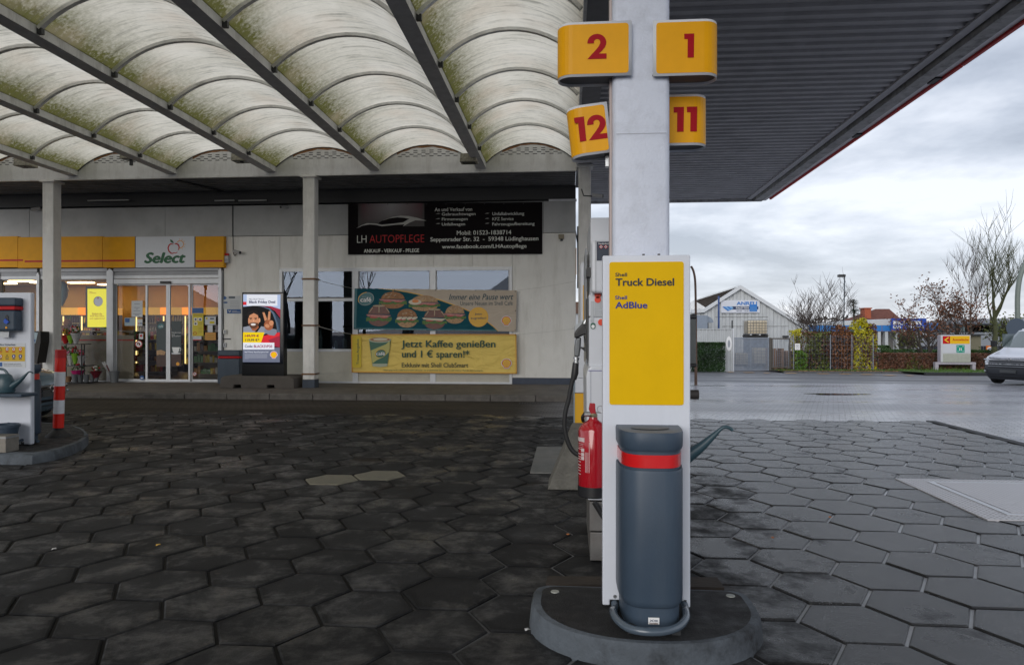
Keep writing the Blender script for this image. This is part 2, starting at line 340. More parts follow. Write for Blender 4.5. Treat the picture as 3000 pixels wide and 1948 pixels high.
# --- hexagon paving
def hex_mat(name, attr):
    m = bpy.data.materials.new(name); m.use_nodes = True; t = m.node_tree; b = t.nodes['Principled BSDF']; L = t.links.new
    g = N(t, 'ShaderNodeNewGeometry'); pos = g.outputs['Position']
    if attr: a = N(t, 'ShaderNodeAttribute', attribute_name='rnd'); rnd = a.outputs['Fac']
    else: a = N(t, 'ShaderNodeObjectInfo'); rnd = a.outputs['Random']
    tone = N(t, 'ShaderNodeMapRange', i={1: 0, 2: 1, 3: .78, 4: 1.25}); L(rnd, tone.inputs[0])
    off = N(t, 'ShaderNodeVectorMath', operation='SCALE', i={0: (37., 17., 9.)}); L(rnd, off.inputs['Scale'])
    pv = N(t, 'ShaderNodeVectorMath', operation='ADD'); L(pos, pv.inputs[0]); L(off.outputs[0], pv.inputs[1])
    n1 = N(t, 'ShaderNodeTexNoise', i={'Scale': 2.9, 'Detail': 10, 'Roughness': .72, 'Distortion': .25}); L(pv.outputs[0], n1.inputs['Vector'])
    n2 = N(t, 'ShaderNodeTexNoise', i={'Scale': 110, 'Detail': 4, 'Roughness': .7}); L(pos, n2.inputs['Vector'])
    n3 = N(t, 'ShaderNodeTexNoise', i={'Scale': 1.1, 'Detail': 4, 'Roughness': .6}); L(pos, n3.inputs['Vector'])
    cr = N(t, 'ShaderNodeValToRGB'); L(n1.outputs[0], cr.inputs[0]); e = cr.color_ramp.elements
    e[0].position = .40; e[0].color = (.0125, .0128, .0138, 1); e[1].position = .62; e[1].color = (.030, .030, .032, 1); em_ = e.new(.51); em_.color = (.018, .0183, .0195, 1); em2 = e.new(.545); em2.color = (.0245, .0247, .026, 1)
    s1 = N(t, 'ShaderNodeVectorMath', operation='SCALE'); L(cr.outputs[0], s1.inputs[0]); L(tone.outputs[0], s1.inputs['Scale'])
    gr = N(t, 'ShaderNodeMapRange', i={1: .3, 2: .7, 3: .75, 4: 1.3}); L(n2.outputs[0], gr.inputs[0])
    s2 = N(t, 'ShaderNodeVectorMath', operation='SCALE'); L(s1.outputs[0], s2.inputs[0]); L(gr.outputs[0], s2.inputs['Scale'])
    # pale cement-like scuffs and spills
    n4 = N(t, 'ShaderNodeTexNoise', i={'Scale': 5.5, 'Detail': 9, 'Roughness': .75}); L(pv.outputs[0], n4.inputs['Vector'])
    sc = N(t, 'ShaderNodeMapRange', i={1: .63, 2: .75, 3: 0, 4: .5}); L(n4.outputs[0], sc.inputs[0])
    mx = N(t, 'ShaderNodeMixRGB', i={2: (.20, .17, .13, 1)}); L(sc.outputs[0], mx.inputs[0]); L(s2.outputs[0], mx.inputs[1])
    ed = N(t, 'ShaderNodeAttribute', attribute_name='edge')
    n5 = N(t, 'ShaderNodeTexNoise', i={'Scale': 9, 'Detail': 6, 'Roughness': .7}); L(pv.outputs[0], n5.inputs['Vector'])
    e1 = N(t, 'ShaderNodeMath', operation='MULTIPLY_ADD', i={1: .75}); L(ed.outputs['Fac'], e1.inputs[0]); L(n5.outputs[0], e1.inputs[2])
    e2 = N(t, 'ShaderNodeMapRange', i={1: .55, 2: 1.05, 3: 1.1, 4: .68}); L(e1.outputs[0], e2.inputs[0])
    e3 = N(t, 'ShaderNodeVectorMath', operation='SCALE'); L(mx.outputs[0], e3.inputs[0]); L(e2.outputs[0], e3.inputs['Scale'])
    # oil and rust stains
    n6 = N(t, 'ShaderNodeTexNoise', i={'Scale': .9, 'Detail': 5, 'Roughness': .6}); pv2 = N(t, 'ShaderNodeVectorMath', operation='ADD', i={1: (5, 11, 3)}); L(pos, pv2.inputs[0]); L(pv2.outputs[0], n6.inputs['Vector'])
    o1 = N(t, 'ShaderNodeMapRange', i={1: .64, 2: .72, 3: 0, 4: .6}); L(n6.outputs[0], o1.inputs[0])
    o2 = N(t, 'ShaderNodeMixRGB', i={2: (.022, .011, .004, 1)}); L(o1.outputs[0], o2.inputs[0]); L(e3.outputs[0], o2.inputs[1]); L(o2.outputs[0], b.inputs['Base Color'])
    # pale flecks painted as glints of droplets and grit, mostly on the open side
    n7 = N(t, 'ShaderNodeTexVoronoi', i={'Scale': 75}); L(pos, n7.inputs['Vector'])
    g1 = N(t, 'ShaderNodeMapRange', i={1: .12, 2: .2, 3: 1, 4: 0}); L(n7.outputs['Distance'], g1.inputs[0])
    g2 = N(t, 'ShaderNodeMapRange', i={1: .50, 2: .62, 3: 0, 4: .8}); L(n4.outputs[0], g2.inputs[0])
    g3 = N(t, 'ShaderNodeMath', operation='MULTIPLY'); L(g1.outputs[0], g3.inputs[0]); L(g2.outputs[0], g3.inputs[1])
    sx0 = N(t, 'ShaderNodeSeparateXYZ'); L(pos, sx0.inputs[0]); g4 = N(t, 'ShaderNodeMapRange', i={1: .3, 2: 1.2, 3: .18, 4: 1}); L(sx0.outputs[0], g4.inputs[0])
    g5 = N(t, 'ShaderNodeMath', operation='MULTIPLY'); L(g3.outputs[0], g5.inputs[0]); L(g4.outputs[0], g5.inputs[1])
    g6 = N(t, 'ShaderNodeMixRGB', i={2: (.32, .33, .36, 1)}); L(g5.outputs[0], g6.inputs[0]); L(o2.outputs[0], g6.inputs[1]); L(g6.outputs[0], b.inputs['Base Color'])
    # damp patches: smoother where water sits; outside the canopy drip line (x > 2.2) the slabs are wetter
    sx = N(t, 'ShaderNodeSeparateXYZ'); L(pos, sx.inputs[0])
    wet = N(t, 'ShaderNodeMapRange', i={1: .4, 2: 2.0, 3: -.01, 4: .16}); L(sx.outputs[0], wet.inputs[0])
    wn = N(t, 'ShaderNodeMath', operation='MULTIPLY_ADD', i={1: .55}); L(n1.outputs[0], wn.inputs[0])
    hn = N(t, 'ShaderNodeMath', operation='MULTIPLY', i={1: .45}); L(n3.outputs[0], hn.inputs[0]); L(hn.outputs[0], wn.inputs[2])
    wa = N(t, 'ShaderNodeMath', operation='ADD'); L(wn.outputs[0], wa.inputs[0]); L(wet.outputs[0], wa.inputs[1])
    ro = N(t, 'ShaderNodeMapRange', i={1: .48, 2: .60, 3: .66, 4: .25}); L(wa.outputs[0], ro.inputs[0]); L(ro.outputs[0], b.inputs['Roughness'])
    so_ = N(t, 'ShaderNodeMapRange', i={1: .47, 2: .60, 3: .18, 4: .65}); L(wa.outputs[0], so_.inputs[0]); L(so_.outputs[0], b.inputs['Specular IOR Level'])
    bp = N(t, 'ShaderNodeBump', i={'Strength': .8, 'Distance': .005}); L(n2.outputs[0], bp.inputs['Height']); L(bp.outputs[0], b.inputs['Normal'])
    return m
HX, HT, HD, EDGE = .432, .143, F * H * 1.617e-4, .289
a0 = G((1294.8, 1783.4))
hexm = hex_mat('hexagon_slab', False); hexms = hex_mat('hexagon_slab_far', True)
pale = mat('pale_hexagon_slab', (.15, .14, .105), .7, var=.2, vscale=5, bump=.4, bscale=90, dirt=(.05, .05, .05), damt=.8, dscale=4)
def hex_pts(sc, cut):
    w = EDGE / 2; j = .009 + cut
    return [(-w - HT + j * 1.15, 0), (-w + j * .6, -HD / 2 + j), (w - j * .6, -HD / 2 + j), (w + HT - j * 1.15, 0), (w - j * .6, HD / 2 - j), (-w + j * .6, HD / 2 - j)]
def hex_geo(tx, ty, dz):
    base = hex_pts(1, 0); top = hex_pts(1, .009)
    in_ = [(x * .8, y * .8) for x, y in top]
    V_ = [(x, y, -.03) for x, y in base] + [(x, y, -.007 + x * tx + y * ty + dz) for x, y in base] + [(x, y, x * tx + y * ty + dz) for x, y in top] + [(x, y, x * tx + y * ty + dz) for x, y in in_]
    Fc = [tuple(range(18, 24))] + [(12 + k, 12 + (k + 1) % 6, 18 + (k + 1) % 6, 18 + k) for k in range(6)]
    for k in range(6):
        n_ = (k + 1) % 6; Fc += [(k, n_, n_ + 6, k + 6), (k + 6, n_ + 6, n_ + 12, k + 12)]
    return V_, Fc
hroot = tag(bpy.data.objects.new('hexagon_paving', None), kind='structure'); C.objects.link(hroot)
variants = []
for k in range(14):
    V_, Fc = hex_geo(random.uniform(-.008, .008), random.uniform(-.008, .008), random.uniform(-.003, .002))
    me = bpy.data.meshes.new('paver'); me.from_pydata(V_, [], Fc); me.materials.append(hexm); variants.append(me); ea = me.attributes.new('edge', 'FLOAT', 'POINT'); ea.data.foreach_set('value', [1.0] * 18 + [0.0] * 6)
bL = G((250, 1203.6)); bR = G((1670, 1218)); bR2 = G((2020, 1226.6)); bC = G((2726, 1233)); bC2 = G((3000, 1302))
def far_limit(x):
    P = [(-30, bL.y + .3), (bL.x, bL.y), (bR.x, bR.y), (bR2.x, bR2.y), (bC.x, bC.y), (bC2.x, bC2.y), (30, bC2.y - 30)]
    for (x0, y0), (x1, y1) in zip(P, P[1:]):
        if x0 <= x <= x1: return y0 + (y1 - y0) * (x - x0) / (x1 - x0)
    return 12
cells = []
for i in range(-32, 30):
    for j in range(-8, 30):
        cx = a0.x + i * HX; cy = a0.y + HD / 2 + j * HD + (HD / 2 if i % 2 else 0)
        if cy > far_limit(cx) or cy < -1.5: continue
        # in view?
        d = -st * cx + ct * cy; l = ct * cx + st * cy
        vis = d > 2.6 and abs(l / d) < .79 and F * H / max(d, .1) < 1130
        cells.append((not vis, d, cx, cy, i, j))
cells.sort(); npart = 0; sv = []; sf = []; sr = []
pal = [G(rExt(0, 0))] 
palec = [G(reg(800, 1200, 2.0656)(330, 415)), G(reg(800, 1200, 2.0656)(625, 390))]
for nv, d, cx, cy, i, j in cells:
    isp = any((cx - p.x) ** 2 + (cy - p.y) ** 2 < .05 for p in palec)
    if not nv and npart < 299 or isp:
        o = bpy.data.objects.new('paver', random.choice(variants)); C.objects.link(o); o.parent = hroot; o.location = (cx, cy, 0)
        o.rotation_euler = (0, 0, random.choice((0, PI)) + random.uniform(-.006, .006))
        if isp:
            me = variants[0].copy(); me.materials.clear(); me.materials.append(pale); o.data = me; o['label'] = 'pale cement coloured hexagon slab'
        npart += 1
    else:
        V_, Fc = hex_geo(random.uniform(-.006, .006), random.uniform(-.006, .006), random.uniform(-.003, .002))
        n = len(sv); sv += [(x + cx, y + cy, z) for x, y, z in V_]; sf += [tuple(a + n for a in f) for f in Fc]; sr += [random.random()] * len(V_)
me = bpy.data.meshes.new('pavers_beyond'); me.from_pydata(sv, [], sf); me.materials.append(hexms)
at = me.attributes.new('rnd', 'FLOAT', 'POINT'); at.data.foreach_set('value', sr); ea = me.attributes.new('edge', 'FLOAT', 'POINT'); ea.data.foreach_set('value', ([1.0] * 18 + [0.0] * 6) * (len(sr) // 24))
o = bpy.data.objects.new('pavers_beyond', me); C.objects.link(o); o.parent = hroot; o['kind'] = 'stuff'

# --- walkway before the shop with kerb stones
ZW = .12
kb = G((1400, 1174)); kt = G((1400, 1153), ZW); YK = kb.y
walk = mat('walkway_slabs', (.13, .115, .10), .7, var=.3, vscale=3, bump=.3, dirt=(.05, .045, .04), damt=.7)
xr = A((1687, 900), Yw).x
kerbx1 = A(q(1330, 930), YK).x
Box('walkway', (-26, YK + .15, -.03), (xr + .35, Yw + 9, ZW), walk, kind='structure')
kerbm = mat('kerb_stone', (.11, .10, .09), .75, var=.3, vscale=5, bump=.4, dirt=(.3, .29, .26), damt=.25, dscale=6)
kr = tag(bpy.data.objects.new('kerb', None), kind='structure'); C.objects.link(kr)
x = kerbx1 + .2
dropx = A(q(470, 925), YK).x
while x > -20:
    zt = ZW + .006 + random.uniform(-.003, .003)
    if x < dropx: zt = max(.03, ZW - .09 * min(1, (dropx - x) / 1.2)) + random.uniform(0, .004)
    Box('kerb_stone', (x - .995, YK + random.uniform(0, .01), -.03), (x - .006, YK + .16, zt), kerbm, kr, bevel=.012)
    x -= 1.0
# sloped apron at the shop door (dropped kerb)
MB().add([(-20, YK + .155, .035), (dropx - 1.2, YK + .155, .035), (dropx - .2, YK + 1.1, ZW + .004), (-20, YK + 1.1, ZW + .004)], [(0, 1, 2, 3)]).build('door_apron', walk, kr)

# --- forecourt islands (front one D shaped, left one half hidden)
isl_side = mat('island_edge_concrete', (.085, .10, .118), .8, var=.3, vscale=5, bump=.5, bscale=70, dirt=(.006, .006, .007), damt=1.4, dscale=2.6)
isl_top = mat('island_tread_coating', (.007, .007, .008), .75, var=.4, vscale=12, bump=1.0, bscale=160, rvar=.2)
ZI = .115
def island(name, pts, label, studs=(), z=ZI):
    t = thing(name, label, 'kerb island', (sum(p[0] for p in pts) / len(pts), sum(p[1] for p in pts) / len(pts), 0))
    cx, cy = t.location[0], t.location[1]
    n = len(pts)
    def ring(sc, zz): return [(cx + (x - cx) * sc, cy + (y - cy) * sc, zz) for x, y in pts]
    vs = ring(1.02, -.02) + ring(1.0, z - .03) + ring(.975, z - .004) + ring(.91, z)
    fs = [(r * n + i, r * n + (i + 1) % n, (r + 1) * n + (i + 1) % n, (r + 1) * n + i) for r in range(3) for i in range(n)]
    MB().add(vs, fs).build('edge', isl_side, t, smooth=True)
    MB().poly([(x, y, z + .0005) for x, y, _ in ring(.912, 0)]).build('tread', isl_top, t)
    for sx, sy in studs:
        MB().lathe([(.001, .004), (.022, .0035), (.024, 0)], (sx, sy, z), 16).build('stud', mat('stud_metal', (.35, .36, .33), .5, .4, var=.2), t)
    return t
pl = [(105, 1180), (112, 1120), (160, 1080)]
iL = G(rIsl(118, 1130), ZI); iR = G(rIsl(1490, 1190), ZI); iB = G(rIsl(700, 1078), ZI); iF = G(rIsl(850, 1395), ZI)
cxI = (iL.x + iR.x) / 2; hw = (iR.x - iL.x) / 2; ymid = iL.y + .02
pts = []
for k in range(25):
    a = PI + PI * k / 24; s_ = lambda v, p: math.copysign(abs(v) ** p, v)
    pts.append((cxI + hw * s_(math.cos(a), .9), ymid - .05 + (ymid - .05 - iF.y + .03) * s_(math.sin(a), .95)))
yb = iB.y + .03
for k in range(1, 6):
    a = PI / 2 * k / 6; pts.append((cxI + hw - .1 + .1 * math.cos(a), yb - .1 + .1 * math.sin(a)))
for k in range(1, 6):
    a = PI / 2 + PI / 2 * k / 6; pts.append((cxI - hw + .1 + .1 * math.cos(a), yb - .1 + .1 * math.sin(a)))
s1 = G(rIsl(260, 1100), ZI); s2 = G(rIsl(1322, 1125), ZI)
island('fuel_island', pts, 'rounded dark concrete island under the truck diesel panel', ((s1.x, s1.y), (s2.x, s2.y)))
pc = [G(rIsl(205, 1072)), G(rIsl(1285, 1095)), G(rIsl(1240, 1032)), G(rIsl(215, 1024))]
tag(MB().prismz([(p.x, p.y) for p in pc], .001, .02).build('foundation_strip', mat('brown_concrete', (.03, .022, .016), .8, var=.3, bump=.3)), kind='structure')
f0 = G(q(0, 1072)); f1 = G(q(75, 1078)); f2 = G(q(180, 1052)); f3 = G(q(205, 1036))
pts = [G(q(*p)) for p in ((75, 1078), (110, 1072), (140, 1064), (168, 1055), (190, 1045), (203, 1034), (205, 1024), (196, 1014), (175, 1006), (140, 1000), (95, 997))]
pts = [(pts[0].x - 3, pts[0].y)] + [(p.x, p.y) for p in pts] + [(pts[0].x - 3, pts[-1].y)]
island('side_island', pts, 'worn concrete island at the left edge under the striped bollard')
# manhole / tank cover at the right
cc = [G(rB1(1285, 418)), G(rB1(1810, 668)), None, None]
kx = 2.2
cov = thing('tank_cover', 'pale checker plate tank cover set into the hexagon slabs at right', 'access cover', (cc[0].x + 1, (cc[0].y + cc[1].y) / 2, 0))
covm = mat('cover_steel', (.5, .5, .53), .4, .2, var=.15, bump=.0)
t = covm.node_tree; b = t.nodes['Principled BSDF']; g = N(t, 'ShaderNodeNewGeometry'); vo = N(t, 'ShaderNodeTexVoronoi', i={'Scale': 22, 'Randomness': 0.0}); t.links.new(g.outputs['Position'], vo.inputs['Vector'])
bp = N(t, 'ShaderNodeBump', i={'Strength': 1, 'Distance': .012}); t.links.new(vo.outputs['Distance'], bp.inputs['Height']); t.links.new(bp.outputs[0], b.inputs['Normal'])
dm_ = N(t, 'ShaderNodeMapRange', i={1: .15, 2: .3, 3: 0, 4: 1}); t.links.new(vo.outputs['Distance'], dm_.inputs[0]); dc_ = N(t, 'ShaderNodeMixRGB', i={1: (.12, .12, .12, 1), 2: (.55, .54, .56, 1)}); t.links.new(dm_.outputs[0], dc_.inputs[0]); t.links.new(dc_.outputs[0], b.inputs['Base Color'])
x0, y0, y1 = cc[0].x, cc[1].y, cc[0].y
Box('frame', (x0, y0, -.01), (x0 + kx, y1, .007), covm, cov, bevel=.003)
Box('rim', (x0 + .24, y0 + .15, .0075), (x0 + kx - .24, y1 - .15, .012), mat('cover_rim', (.6, .62, .66), .35, .3, var=.1), cov)
Box('lid', (x0 + .3, y0 + .2, .0125), (x0 + kx - .3, y1 - .2, .016), covm, cov)
# steel/concrete plate by the concrete foot
pp = [G(reg(800, 1200, 2.0656)(1555, 385)), G(reg(800, 1200, 2.0656)(1595, 228))]
tag(MB().prismz([(pp[0].x, pp[0].y), (pp[0].x + .75, pp[0].y), (pp[0].x + .75, pp[1].y), (pp[0].x, pp[1].y)], 0, .012).build('floor_plate', mat('grey_plate', (.12, .125, .125), .55, var=.25, bump=.3, dirt=(.25, .22, .18), damt=.4)), 'flat grey rectangular plate in the slabs beside the concrete foot', 'floor plate')
# --- puddle
pc = GS(r6(1065, 1200)); 
pm = mat('water', (.01, .01, .012), .02, spec=1)
mb = MB(); P = []
for k in range(26):
    a = 2 * PI * k / 26; rr = 1 + .25 * math.sin(3 * a + 1) + .15 * math.sin(5 * a)
    P.append((pc.x + .75 * rr * math.cos(a), pc.y + .35 * rr * math.sin(a)))
mb.add([(x, y, gz(x, y) - .003) for x, y in P] , [tuple(range(26))]); tag(mb.build('puddle', pm), kind='structure')

ed_ = mat('edging_strip', (.03, .03, .032), .7, var=.2); dv = (bC2 - bC).normalized(); nv_ = Vector((-dv.y, dv.x, 0)) * .07; far_ = bC2 + dv * 3
tag(MB().prismz([((bC - nv_).x, (bC - nv_).y), ((far_ - nv_).x, (far_ - nv_).y), ((far_ + nv_).x, (far_ + nv_).y), ((bC + nv_).x, (bC + nv_).y)], -.02, .006).build('edging_strip', ed_), kind='structure')

fx_ = bC2 + dv * 9
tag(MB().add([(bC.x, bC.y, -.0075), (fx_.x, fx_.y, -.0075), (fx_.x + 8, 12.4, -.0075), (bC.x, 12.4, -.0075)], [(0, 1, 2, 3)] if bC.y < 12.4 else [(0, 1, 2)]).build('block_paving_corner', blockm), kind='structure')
# ================================================================ CANOPIES
YF = 17.0; SL = .0105                       # fascia depth; canopy falls slightly towards the shop
def cz(z, y): return z + SL * (YF - y)
zb = A(rE(490, 1285), YF).z; zs = A(rE(545, 1245), YF).z; za = A(rE(1650, 1078), YF).z; zf = A(q(800, 406), YF).z
beam_light = mat('canopy_beam_paint', (.78, .78, .76), .5, var=.1, vscale=2, dirt=(.1, .09, .07), damt=.6, streak=1, dscale=4)
rib_m = mat('canopy_rib', (.72, .72, .70), .45, .2, var=.12, dirt=(.08, .07, .05), damt=.5)
bx = [A(q(x, 385), YF).x for x in (181, 410, 641, 882, 1129)]
sp = (bx[4] - bx[0]) / 4
bx = [bx[0] - 2 * sp, bx[0] - sp] + bx + [A(rE(2030, 1240), YF).x]
YN = -1.0
can = thing('vaulted_canopy', 'canopy of dirty translucent barrel vaults on white steel beams', 'canopy', (bx[4], 8, zb))
def vault_mat():
    m = bpy.data.materials.new('vault_polycarbonate'); m.use_nodes = True; t = m.node_tree; t.nodes.clear(); L = t.links.new
    uv = N(t, 'ShaderNodeUVMap', uv_map='uv'); tc = N(t, 'ShaderNodeTexCoord')
    sp_ = N(t, 'ShaderNodeSeparateXYZ'); L(uv.outputs[0], sp_.inputs[0])
    mp = N(t, 'ShaderNodeMapping', i={'Scale': (2.2, 26, 1)}); L(uv.outputs[0], mp.inputs[0])
    st1 = N(t, 'ShaderNodeTexNoise', i={'Scale': 1.3, 'Detail': 8, 'Roughness': .7, 'Distortion': .3}); L(mp.outputs[0], st1.inputs['Vector'])
    mp2 = N(t, 'ShaderNodeMapping', i={'Scale': (2.0, 2.2, 1)}); L(uv.outputs[0], mp2.inputs[0])
    blo = N(t, 'ShaderNodeTexNoise', i={'Scale': 1.0, 'Detail': 6, 'Roughness': .65}); L(mp2.outputs[0], blo.inputs['Vector'])
    spk = N(t, 'ShaderNodeTexNoise', i={'Scale': 38, 'Detail': 5, 'Roughness': .7}); L(uv.outputs[0], spk.inputs['Vector'])
    # algae climbs from the left gutter of each bay
    lo = N(t, 'ShaderNodeMapRange', i={1: 0.0, 2: .55, 3: 1.0, 4: 0.0}); L(sp_.outputs[0], lo.inputs[0])
    pw = N(t, 'ShaderNodeMath', operation='POWER', i={1: 2.6}); L(lo.outputs[0], pw.inputs[0])
    bl = N(t, 'ShaderNodeMapRange', i={1: .38, 2: .68, 3: .0, 4: 1.35}); L(blo.outputs[0], bl.inputs[0])
    ad = N(t, 'ShaderNodeMath', operation='MULTIPLY_ADD', i={1: 1.15}); L(pw.outputs[0], ad.inputs[0]); 
    bl2 = N(t, 'ShaderNodeMath', operation='MULTIPLY', i={1: .22}); L(bl.outputs[0], bl2.inputs[0]); L(bl2.outputs[0], ad.inputs[2])
    sm = N(t, 'ShaderNodeMapRange', i={1: .3, 2: .7, 3: .6, 4: 1.3}); L(spk.outputs[0], sm.inputs[0])
    al = N(t, 'ShaderNodeMath', operation='MULTIPLY', use_clamp=True); L(ad.outputs[0], al.inputs[0]); L(sm.outputs[0], al.inputs[1])
    c1 = N(t, 'ShaderNodeMixRGB', i={1: (.93, .86, .72, 1), 2: (.14, .135, .04, 1)}); L(al.outputs[0], c1.inputs[0])
    # dark grey streaks running across the sheet
    sk = N(t, 'ShaderNodeMapRange', i={1: .50, 2: .66, 3: 0, 4: .7}); L(st1.outputs[0], sk.inputs[0])
    sk2 = N(t, 'ShaderNodeMath', operation='MULTIPLY', use_clamp=True); L(sk.outputs[0], sk2.inputs[0]); 
    bl3 = N(t, 'ShaderNodeMapRange', i={1: .36, 2: .62, 3: .25, 4: 1.0}); L(blo.outputs[0], bl3.inputs[0]); L(bl3.outputs[0], sk2.inputs[1])
    c2 = N(t, 'ShaderNodeMixRGB', i={2: (.13, .12, .09, 1)}); L(sk2.outputs[0], c2.inputs[0]); L(c1.outputs[0], c2.inputs[1])
    # warm brown tinge
    wn = N(t, 'ShaderNodeTexNoise', i={'Scale': 2.5, 'Detail': 3}); L(uv.outputs[0], wn.inputs['Vector'])
    wf = N(t, 'ShaderNodeMapRange', i={1: .5, 2: .75, 3: 0, 4: .42}); L(wn.outputs[0], wf.inputs[0])
    c3 = N(t, 'ShaderNodeMixRGB', i={2: (.7, .55, .4, 1)}); L(wf.outputs[0], c3.inputs[0]); L(c2.outputs[0], c3.inputs[1])
    tr = N(t, 'ShaderNodeBsdfTranslucent'); di = N(t, 'ShaderNodeBsdfDiffuse'); L(c3.outputs[0], tr.inputs[0]); L(c3.outputs[0], di.inputs[0])
    bp = N(t, 'ShaderNodeBump', i={'Strength': .6, 'Distance': .02}); L(st1.outputs[0], bp.inputs['Height']); L(bp.outputs[0], tr.inputs['Normal']); L(bp.outputs[0], di.inputs['Normal'])
    mx = N(t, 'ShaderNodeMixShader', i={0: .16}); L(tr.outputs[0], mx.inputs[1]); L(di.outputs[0], mx.inputs[2])
    o = N(t, 'ShaderNodeOutputMaterial'); L(mx.outputs[0], o.inputs[0]); return m
vm_ = vault_mat()
RS = A(rE(1650, 1078), YF).z - H
RS = RS * F * .167e-3
NS = int((YF - YN) / RS) + 1
YN = YF - NS * RS
def arc(x0, x1, z0, z1, t):
    c = (x1 - x0) / 2; s = z1 - z0; R = (c * c + s * s) / (2 * s); half = math.asin(min(1, c / R)); a = -half + 2 * half * t
    return (x0 + x1) / 2 + R * math.sin(a), z0 + s - R + R * math.cos(a)
BW = .25
for bi in range(len(bx) - 1):
    x0, x1 = bx[bi], bx[bi + 1] - (BW if bi < len(bx) - 2 else 0)
    for k in range(NS):
        y1, y0 = YF - k * RS, YF - (k + 1) * RS
        me = bpy.data.meshes.new('vault_sheet'); vs = []; uvs = []; n = 14
        ro = random.random() * 20
        for (yy, vv) in ((y0, 0), ((y0 + y1) / 2, .5), (y1, 1)):
            for i in range(n + 1):
                ax, az = arc(x0, x1, zs, za, i / n); vs.append((ax - can.location.x, yy - can.location.y, cz(az, yy) - can.location.z)); uvs.append((i / n, k * -1.0 + vv * .62 + ro * 0 + bi * 7.3))
        fs = [(r * (n + 1) + i, r * (n + 1) + i + 1, (r + 1) * (n + 1) + i + 1, (r + 1) * (n + 1) + i) for r in range(2) for i in range(n)]
        me.from_pydata(vs, [], fs); ul = me.uv_layers.new(name='uv')
        for lp in me.loops: ul.data[lp.index].uv = (uvs[lp.vertex_index][0], uvs[lp.vertex_index][1])
        me.materials.append(vm_); me.polygons.foreach_set('use_smooth', [True] * len(me.polygons))
        o = bpy.data.objects.new('vault_sheet', me); C.objects.link(o); o.parent = can
        # rib under the seam
        if k > 0:
            mb = MB(); vs = []; yy = y1; n2 = 16
            for i in range(n2 + 1):
                ax, az = arc(x0 + .005, x1 - .005, zs - .02, za - .012, i / n2); ax2, az2 = arc(x0 + .04, x1 - .04, zs - .06, za - .06, i / n2)
                for (px, pz) in ((ax, az), (ax2, az2)):
                    for dy_ in (-.035, .035): vs.append((px, yy + dy_, cz(pz, yy)))
            fs = []
            for i in range(n2):
                a = i * 4; fs += [(a, a + 1, a + 5, a + 4), (a + 2, a + 6, a + 7, a + 3), (a, a + 4, a + 6, a + 2), (a + 1, a + 3, a + 7, a + 5)]
            fs += [(0, 2, 3, 1), (n2 * 4, n2 * 4 + 1, n2 * 4 + 3, n2 * 4 + 2)]
            mb.add(vs, fs).build('rib', rib_m, can)
            for xx in (x0 + .03,):
                MB().box((xx - .02, yy - .03, cz(zs - .12, yy)), (xx + .05, yy + .03, cz(zs - .04, yy))).build('bracket', dark_metal, can)
under_shade = mat('beam_underside_shade', (.6, .6, .6), .6, var=.15)  # darker copy of the beam paint, underside shade put into its colour
for i, x in enumerate(bx[:-1]):
    # box beam: vault springs from its upper edges, soffit plate below with the underside's shade painted in
    mb = MB(); mb.add([(x - BW, YN, cz(zb, YN)), (x, YN, cz(zb, YN)), (x, YF, cz(zb, YF)), (x - BW, YF, cz(zb, YF)),
                       (x - BW, YN, cz(zs + .02, YN)), (x, YN, cz(zs + .02, YN)), (x, YF, cz(zs + .02, YF)), (x - BW, YF, cz(zs + .02, YF))],
                      [(4, 5, 6, 7), (0, 1, 5, 4), (1, 2, 6, 5), (2, 3, 7, 6), (3, 0, 4, 7)]); mb.build('beam', beam_light, can)
    MB().add([(x - BW + .004, YN, cz(zb - .004, YN)), (x - .004, YN, cz(zb - .004, YN)), (x - .004, YF - .003, cz(zb - .004, YF)), (x - BW + .004, YF - .003, cz(zb - .004, YF))], [(0, 3, 2, 1)]).build('soffit_plate', under_shade, can)
# fascia wall closing the vault ends, with vent slots, per bay
fas = mat('fascia_sheet', (.74, .74, .73), .45, var=.06, dirt=(.2, .17, .13), damt=.45, streak=1, dscale=3)
rust = mat('rusty_edge', (.33, .16, .07), .8, var=.4, vscale=10)
for bi in range(len(bx) - 1):
    x0, x1 = bx[bi], bx[bi + 1]
    P = [(x0 - (BW if bi else 0) + .001, zf), (x1 - BW - .001 if bi < len(bx) - 2 else x1, zf)]
    xr_ = x1 - (BW if bi < len(bx) - 2 else 0)
    arcp = [arc(x0, xr_, zs, za - .015, 1 - i / 14) for i in range(15)]
    P = [(x0 - BW + .002, zf), (xr_ - .002, zf)] + arcp + [(x0 - BW + .002, zs)]
    MB().prism(P, YF + .01, YF + .04).build('fascia_panel', fas, can)
    a1 = [arc(x0, xr_, zs, za - .012, .2 + .6 * i / 12) for i in range(13)]; a2 = [arc(x0, xr_, zs - .03, za - .05 , .2 + .6 * i / 12) for i in range(13)]
    a2 = [(x, z + random.uniform(-.02, .015)) for x, z in a2]
    MB().prism(a1 + a2[::-1], YF + .003, YF + .009).build('rust_edge', rust, can)
    o1 = [arc(x0, xr_, zs, za + .012, i / 20) for i in range(21)]; o2 = [arc(x0, xr_, zs - .02, za - .014, i / 20) for i in range(21)]
    MB().prism(o1 + o2[::-1], YF - .02, YF + .045).build('end_seal', dark_metal, can)
    sl = MB()
    for r_, (zz, nn) in enumerate(((.13, 4), (.18, 6), (.225, 7), (.27, 8))):
        for k in range(nn):
            xx = (x0 + xr_) / 2 + (k - nn / 2 + .5) * .2 ; sl.box((xx - .05, YF + .002, za - zz - .008), (xx + .05, YF + .009, za - zz + .006))
    sl.build('vent_slots', dark_metal, can)
    Box('fascia_lip', (x0 - BW + .002, YF - .01, zf - .012), (xr_ - .002, YF + .06, zf + .045), fas, can)
